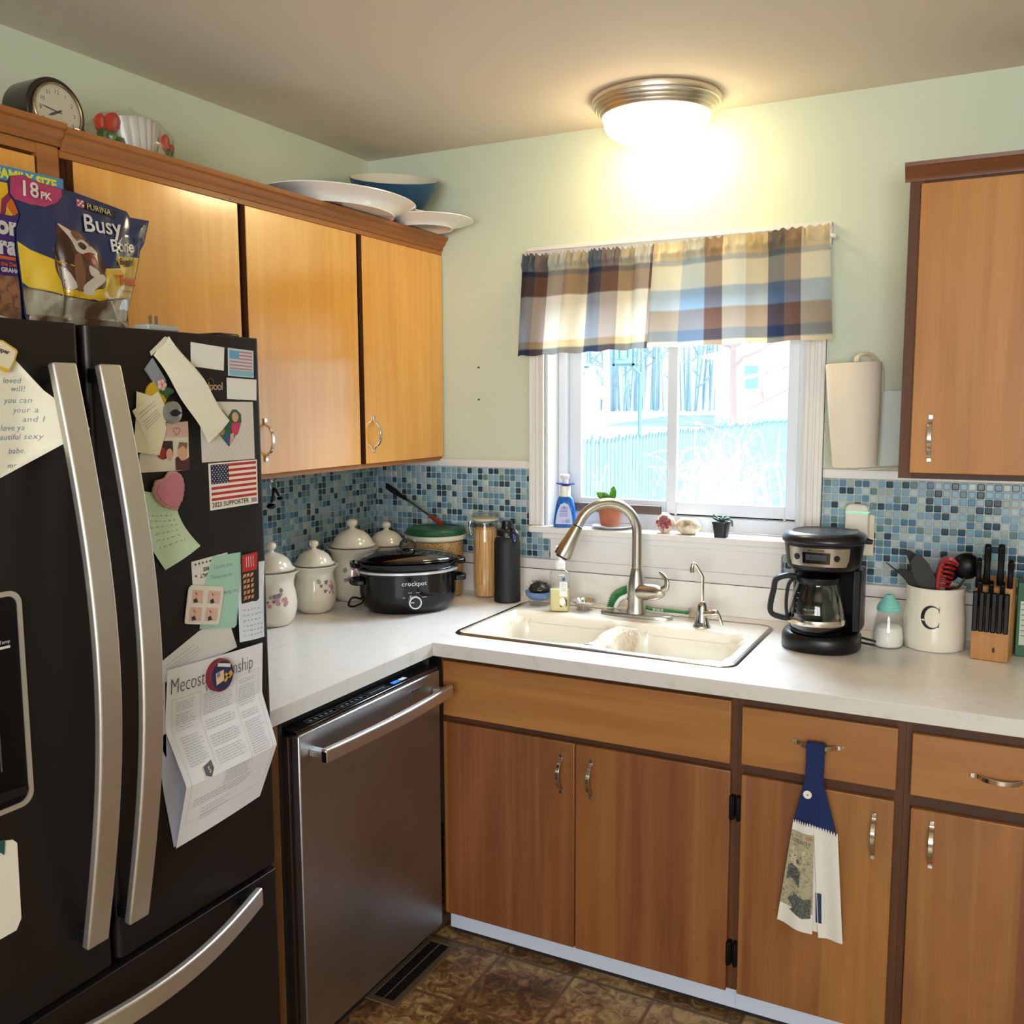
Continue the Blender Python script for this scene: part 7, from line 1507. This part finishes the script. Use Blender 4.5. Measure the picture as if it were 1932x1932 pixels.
# star card, mint note, food card, white note, photo coaster
root = thing('star_card', 'white card edged with navy stars half hidden by the mint note', 'card', (X0, -1.60, 1.229))
mb = MB(); mb.prism([(-1.642, 1.290), (-1.589, 1.293), (-1.547, 1.295), (-1.551, 1.229), (-1.641, 1.229)], 'x', X0, X0+.0008); sc2 = mb.build('card', PAP, root, smooth=False)
def star(c, r): return [(c[0]+(r if i % 2 == 0 else r*.4)*sin(pi*i/5), c[1]+(r if i % 2 == 0 else r*.4)*cos(pi*i/5)) for i in range(10)]
fl_(sc2, 'star', [star((-1.6325+k*.0095, 1.2835+k*.0004), .0036) for k in range(5)]+[star((-1.6325, 1.261), .0040)], M('star_navy', '#1a1c3a', .6), X0+.0011)
text(sc2, 'lettering', 'BEE', plane_fn('x', X0+.0011, -1.606, 1.2745, pi), INKD, size=.010, bold=.0003, align='CENTER'); text(sc2, 'lettering', 'SALT', plane_fn('x', X0+.0011, -1.611, 1.2625, pi), INKD, size=.010, bold=.0003, align='CENTER')
root = thing('note', 'mint green handwritten note below the flag card', 'note', (X0, -1.57, 1.14))
mint = [(-1.589,1.293),(-1.512,1.2905),(-1.5155,1.24),(-1.531,1.144),(-1.538,1.140),(-1.630,1.157),(-1.611,1.243)]
mb = MB(); mb.prism(mint, 'x', X0+.0018, X0+.0024); mp_ = mb.build('paper', M('paper_mint', '#9cc7b4', .8), root, smooth=False)
text(mp_, 'handwriting', 'I Love you', plane_fn('x', X0+.0027, -1.588, 1.268, -.02), INKB, size=.012, shear=.3); text(mp_, 'handwriting', 'Thank you for', plane_fn('x', X0+.0027, -1.598, 1.249, -.04), INKB, size=.0105, shear=.3); text(mp_, 'handwriting', 'being you', plane_fn('x', X0+.0027, -1.565, 1.214, -.04), INKB, size=.0105, shear=.3)
root = thing('note', 'white handwritten slip hanging at the right edge of the fridge door', 'note', (X0, -1.48, 1.10))
f0w = bilf((-1.520, 1.266), (-1.442, 1.262), (-1.529, 1.108), (-1.457, 1.104))
mb = MB(); mb.sheet(lambda u, v: (X0+.0015+.006*(1-v)**2+.003*sin(pi*u)*(1-v),)+f0w(u, v), 14, 20, .0005); wp_ = mb.build('paper', M('paper_bluewhite', '#cdd2dc', .8), root, ang=80)
mb = MB()
for v in (.40, .33, .26, .19, .13, .07):
    u = .14
    while u < .85:
        n = rr.randrange(4, 9); pts = []
        for k in range(n):
            uu, vv = u+k*.016, v+(.014 if k % 2 else -.014)*rr.random(); pts.append((X0+.0022+.006*(1-vv)**2+.003*sin(pi*uu)*(1-vv),)+f0w(uu, vv))
        mb.ribbon(pts, .0002, .0006, (1, 0, 0)); u += n*.016+.05
mb.build('handwriting', INKB, wp_, smooth=False)
root = thing('food_magnet', 'red and brown food photo magnet pinning the white slip', 'magnet', (X0, -1.49, 1.184))
mb = MB(); mb.prism([(-1.513,1.285),(-1.463,1.2865),(-1.466,1.187),(-1.4715,1.183),(-1.516,1.185)], 'x', X0+.0032, X0+.0045); fm = mb.build('card', M('food_dark', '#1e120c', .5), root, smooth=False)
fl_(fm, 'red_panel', [[(-1.511, 1.249), (-1.4695, 1.249), (-1.4665, 1.285), (-1.511, 1.2835)]], M('food_red', '#b3201c', .5), X0+.0048)
fl_(fm, 'text_line', [[(-1.500+k*.0065, 1.257), (-1.4985+k*.0065, 1.257), (-1.4985+k*.0065, 1.279), (-1.500+k*.0065, 1.279)] for k in range(4)], PAP, X0+.005)['kind'] = 'stuff'
fl_(fm, 'grilled_meat', [[(-1.511+i*.0105+rr.uniform(-.001, .001), 1.190+j*.0115), (-1.503+i*.0105, 1.192+j*.0115), (-1.501+i*.0105, 1.199+j*.0115), (-1.509+i*.0105, 1.198+j*.0115)] for i in range(3) for j in range(5)], M('meat_brown', '#a8613a', .5, vary=('#d9a878', (200, 200, 200), 2, .4, .6)), X0+.005)['kind'] = 'stuff'
root = thing('photo_coaster', 'rounded square magnet with four small portrait photos', 'magnet', (X0, -1.61, 1.158))
co = smoothc([(a, b_, 0) for a, b_ in ((-1.6555,1.238),(-1.649,1.2445),(-1.643,1.2455),(-1.575,1.2315),(-1.568,1.227),(-1.5665,1.219),(-1.581,1.163),(-1.586,1.158),(-1.592,1.158),(-1.660,1.1735),(-1.667,1.178),(-1.6665,1.186))], 3, True)
mb = MB(); mb.prism([(q.x, q.y) for q in co], 'x', X0+.003, X0+.0055); cc_ = mb.build('tile', M('coaster_white', '#dcd3c6', .4), root, smooth=False)
for q4 in ([(-1.647,1.2385),(-1.62,1.231),(-1.6235,1.2065),(-1.651,1.213)], [(-1.606,1.2285),(-1.574,1.222),(-1.579,1.197),(-1.612,1.2045)], [(-1.654,1.206),(-1.6255,1.199),(-1.629,1.173),(-1.660,1.179)], [(-1.614,1.1965),(-1.583,1.190),(-1.588,1.165),(-1.62,1.171)]):
    pq_ = fl_(cc_, 'photo', [q4], M('portrait_bg', '#c9b0a6', .5), X0+.0058); c_ = (sum(p[0] for p in q4)/4, sum(p[1] for p in q4)/4)
    fl_(pq_, 'face', [disc((c_[0]+.005, c_[1]), .0062, 12, 1.2), disc((c_[0]-.007, c_[1]+.005), .0048, 12, 1.2), disc((c_[0]-.001, c_[1]+.0075), .004, 10, 1.1)], M('skin_pale', '#d9ab96', .6), X0+.0062)
    fl_(pq_, 'clothes', [[(c_[0]-.011, c_[1]-.004), (c_[0]-.003, c_[1]-.002), (c_[0]+.001, c_[1]-.011), (c_[0]-.010, c_[1]-.011)]], M('clothes_dark', '#3a2430', .6), X0+.0061)
# township leaflet
root = thing('leaflet', 'folded white township newsletter hanging low on the right fridge door', 'leaflet', (X0, -1.60, .75))
LC = [((-1.722, 1.100), (-1.468, 1.094)), ((-1.727, .985), (-1.466, .985)), ((-1.706, .872), (-1.455, .874)), ((-1.716, .750), (-1.486, .766))]
XD = [.012, .004, .030, .006]; VS = [1, .66, .34, 0]
def lf_(u, v, o=0):
    for k in range(3):
        if v >= VS[k+1] or k == 2:
            t = (v-VS[k+1])/(VS[k]-VS[k+1]); a0_, b0__ = LC[k]; a1_, b1_ = LC[k+1]
            y = lerp(lerp(a1_[0], b1_[0], u), lerp(a0_[0], b0__[0], u), t); z = lerp(lerp(a1_[1], b1_[1], u), lerp(a0_[1], b0__[1], u), t)
            return (X0+lerp(XD[k+1], XD[k], t)+.003*sin(pi*u)+o, y, z)
mb = MB(); mb.sheet(lf_, 16, 48, .0005); lfp = mb.build('page', M('leaflet_paper', '#d8d8da', .8), root, ang=12)
text(lfp, 'title', 'Mecosta Township', lambda a, b_: lf_(max(0, min(1, .025+a*1.0)), min(1, .855+b_*1.15-.0*a), .0012), INKD, size=.112, space=1.0, bold=-.0016)
text(lfp, 'subtitle', 'Winter', lambda a, b_: lf_(.36+a, .805+b_*1.0, .0012), M('ink_tan', '#8a7f5c', .8), size=.062)
lfl = lambda x, : None
def lbars(name, rows, u0, u1, h, rag, mat=INK):
    mb = MB()
    for v in rows:
        e_ = u1-rr.uniform(0, rag)*(u1-u0); u = u0
        while u < e_-.005:
            q = min(u+rr.uniform(.015, .05), e_); mb.flat([lf_(u, v-h/2, .0010), lf_(q, v-h/2, .0010), lf_(q, v+h/2, .0010), lf_(u, v+h/2, .0010)]); u = q+.008
    o = mb.build(name, mat, lfp, smooth=False); o['kind'] = 'stuff'
PR_1 = M('print_light', '#b3b3b7', .8)
lbars('text_column', [.795-.0145*k for k in range(26) if k not in (4, 12, 13)], .09, .29, .0055, .3, PR_1)
lbars('text_column', [.79-.0145*k for k in range(29) if k not in (9, 10, 15, 16, 22)], .35, .66, .0055, .2, PR_1)
lbars('text_column', [.80-.0145*k for k in range(32) if k not in (2, 12, 13, 17)], .72, .93, .0055, .2, PR_1)
lbars('text_column', [.33-.0145*k for k in range(6)], .40, .70, .0055, .2, PR_1); lbars('text_column', [.235-.016*k for k in range(3)], .10, .78, .0062, .15, PR_1); lbars('text_column', [.165-.02*k for k in range(4)], .20, .55, .0055, .6, PR_1)
mb = MB()
for (a, b_, c_, d_) in ((.05, .82, .05, .12), (.95, .84, .95, .14), (.32, .82, .32, .36), (.69, .83, .69, .30), (.06, .12, .90, .12), (.05, .82, .32, .82), (.69, .83, .95, .84)):
    n = 24; w = .0012
    for k in range(n):
        p, q = lf_(lerp(a, c_, k/n), lerp(b_, d_, k/n), .0010), lf_(lerp(a, c_, (k+1)/n), lerp(b_, d_, (k+1)/n), .0010); mb.ribbon([p, q], .0003, .0005, (1, 0, 0))
mb.build('ruled_box', M('rule_line', '#b5b5ba', .8), lfp, smooth=False)['kind'] = 'stuff'
mb = MB(); mb.flat([lf_(a, b_, .0012) for a, b_ in ((.195, .405), (.285, .425), (.288, .375), (.245, .335), (.195, .355))]); sh_ = mb.build('shield', M('shield_grey', '#55575c', .8), lfp, smooth=False)
text(sh_, 'symbol', 'S', lambda a, b_: lf_(.243+a, .362+b_, .0016), PAP, size=.05, align='CENTER')
root = thing('letter', 'creased white letter sticking out behind the township newsletter', 'letter', (X0, -1.65, .75))
bkp = [(-1.741,1.110),(-1.632,1.153),(-1.584,1.163),(-1.552,1.164),(-1.545,1.139),(-1.531,1.098),(-1.720,1.075),(-1.725,.93),(-1.746,.975)]
mb = MB(); mb.prism(bkp, 'x', X0+.001, X0+.0016); lp_ = mb.build('page', PAPB, root, smooth=False)
mb = MB(); mb.prism([(-1.746,.975),(-1.700,.98),(-1.670,.872),(-1.690,.787),(-1.706,.752),(-1.717,.752),(-1.735,.865)], 'x', X0+.001, X0+.0016); mb.build('page', M('paper_lilac', '#b9bccf', .8), root, smooth=False)
f = bilf((-1.735, 1.108), (-1.60, 1.158), (-1.715, 1.075), (-1.59, 1.10)); bars(lp_, 'print', f, [.78, .60, .48, .36], PR_1, X0+.0019, .1, .72, .045)
fl_(lp_, 'fold_corner', [[(-1.584,1.160),(-1.552,1.164),(-1.553,1.151),(-1.566,1.156)]], PAP, X0+.0022)
root = thing('badge_magnet', 'round navy and red patch magnet with flag and gold ribbon', 'magnet', (X0+.014, -1.585, 1.03))
BC = (-1.599, 1.060)
MB().lathe([(0, .0), (.0325, .0), (.0325, .010), (.0295, .012), (0, .012)], (X0+.0135, BC[0], BC[1]), 48, M3=RX).build('border', M('badge_red', '#7c2230', .8), root)
MB().lathe([(0, .0), (.0285, .0), (.0285, .001), (0, .001)], (X0+.0257, BC[0], BC[1]), 40, M3=RX).build('field', M('badge_navy', '#1c2350', .8), root)
xb = X0+.0272
fl_(root, 'scroll', [[(-1.6126, 1.0813), (-1.5786, 1.0719), (-1.5769, 1.0787), (-1.6109, 1.0880)]], M('scroll_cream', '#c9cdb8', .8), xb)
fb = fl_(root, 'flag', [[(-1.6168, 1.0447), (-1.5964, 1.0498), (-1.5964, 1.0711), (-1.6177, 1.0685)]], M('flag_peach', '#d9b48c', .8), xb); fl_(fb, 'flag_corner', [[(-1.6151, 1.0583), (-1.6066, 1.0600), (-1.6066, 1.0694), (-1.6160, 1.0676)]], M('flag_grey', '#6a7a94', .8), xb+.0004)
mb = MB(); mb.ribbon([(xb, -1.5947, 1.0464), (xb, -1.5854, 1.0557), (xb, -1.5769, 1.0634), (xb, -1.5743, 1.0583), (xb, -1.5803, 1.0532), (xb, -1.5930, 1.0617)], .0006, .0055, (1, 0, 0)); mb.build('ribbon', M('ribbon_gold', '#c39a24', .7), root, smooth=False)
# left door: handwritten note with tile magnet, card below the dispenser
root = thing('note', 'large white handwritten note hanging at a slant on the left fridge door', 'note', (X0, -2.0, 1.478))
npg = [(-2.04,1.709),(-1.986,1.662),(-1.947,1.612),(-1.91,1.570),(-1.895,1.550),(-1.925,1.532),(-2.02,1.478),(-2.10,1.529),(-2.13,1.60)]
def nx(y, z): return X0+.003+.052*sstep(-1.985, -1.895, y)*sstep(1.70, 1.56, z)
v_, f_ = fill(npg, .012); mb = MB(); mb.add([(nx(p.x, p.y), p.x, p.y) for p in v_], f_); mb.add([(nx(p.x, p.y)-.0005, p.x, p.y) for p in v_], [tuple(reversed(q)) for q in f_]); np_ = mb.build('paper', M('note_paper', '#d8d3c0', .8), root, ang=80)
for st, y, z in (('loved', -1.9765, 1.6225), ('will!', -1.9715, 1.610), ('you can', -1.9635, 1.5925), ("your a", -1.957, 1.5775), ('and I', -1.951, 1.563), ('love ya', -1.976, 1.5500), ('beautiful sexy', -1.954, 1.536), ('babe.', -1.976, 1.5145), ('me', -1.992, 1.492)):
    text(np_, 'handwriting', st, (lambda yy, zz: lambda a, b_: (nx(yy+a, zz+b_)+.0006, yy+a, zz+b_))(y, z), INKB, size=.0125, align='RIGHT', shear=.25, space=1.1)
root = thing('tile_magnet', 'cream tile magnet with yellow border holding the left door note', 'magnet', (X0, -2.0, 1.64))
mb = MB(); mb.prism([(-2.040,1.690),(-2.005,1.687),(-1.984,1.6745),(-1.9815,1.671),(-1.987,1.657),(-1.997,1.640),(-2.003,1.6385),(-2.008,1.642),(-2.040,1.655)], 'x', X0+.004, X0+.010); mb.build('border', M('tile_yellow', '#cfa92c', .4), root, bevel=.001)
mb = MB(); mb.prism([(-2.038,1.686),(-2.006,1.684),(-1.986,1.6715),(-1.990,1.658),(-1.999,1.643),(-2.007,1.646),(-2.038,1.657)], 'x', X0+.0101, X0+.0108); tm = mb.build('face', M('tile_cream', '#d9cdb0', .4), root, smooth=False)
text(tm, 'lettering', 'Super', plane_fn('x', X0+.0112, -1.998, 1.6655, -.28), INKD, size=.010, bold=.0003, align='RIGHT')
root = thing('card', 'white card with a green magnet below the water dispenser', 'card', (X0, -2.07, .75))
mb = MB(); mb.prism([(-2.105, .925), (-2.038,.9045),(-2.031,.896),(-2.0325,.77),(-2.042,.7545),(-2.118,.752)], 'x', X0, X0+.001); mb.build('paper', M('card_white', '#d6d0c0', .7), root, smooth=False)
mb = MB(); mb.prism([(-2.090, .916), (-2.052,.911),(-2.055,.887),(-2.066,.899),(-2.090, .896)], 'x', X0+.0012, X0+.003); mb.build('magnet', M('magnet_teal', '#1d4a48', .5), root, smooth=False)
# two nail holes / anchors in the wall
for (x, z) in ((.455, 1.712), (.455, 1.600)):
    o = MB().lathe([(0, 0), (.0035, 0), (.0022, .006), (0, .007)], (x, -.0005, z), 12, M3=Matrix.Rotation(radians(90), 3, 'X')).build('wall_anchor', M('anchor_dark', '#4a3c30', .6)); tag(o, ('upper' if z > 1.65 else 'lower')+' small dark screw anchor in the mint wall left of the curtain', 'screw anchor')
# water line dish towel cord at the right of window
mb = MB(); mb.tube(smoothc([(1.545, .055, 1.50), (1.552, .045, 1.35), (1.570, .010, 1.215), (1.580, -.030, 1.175), (1.560, -.04, 1.172), (1.548, -.03, 1.19), (1.560, -.02, 1.172)], 6), .0009, 5)
tag(mb.build('blind_cord', M('cord_white', '#dcdcdc', .6)), 'thin white cord looped in the right corner of the window sill', 'cord')
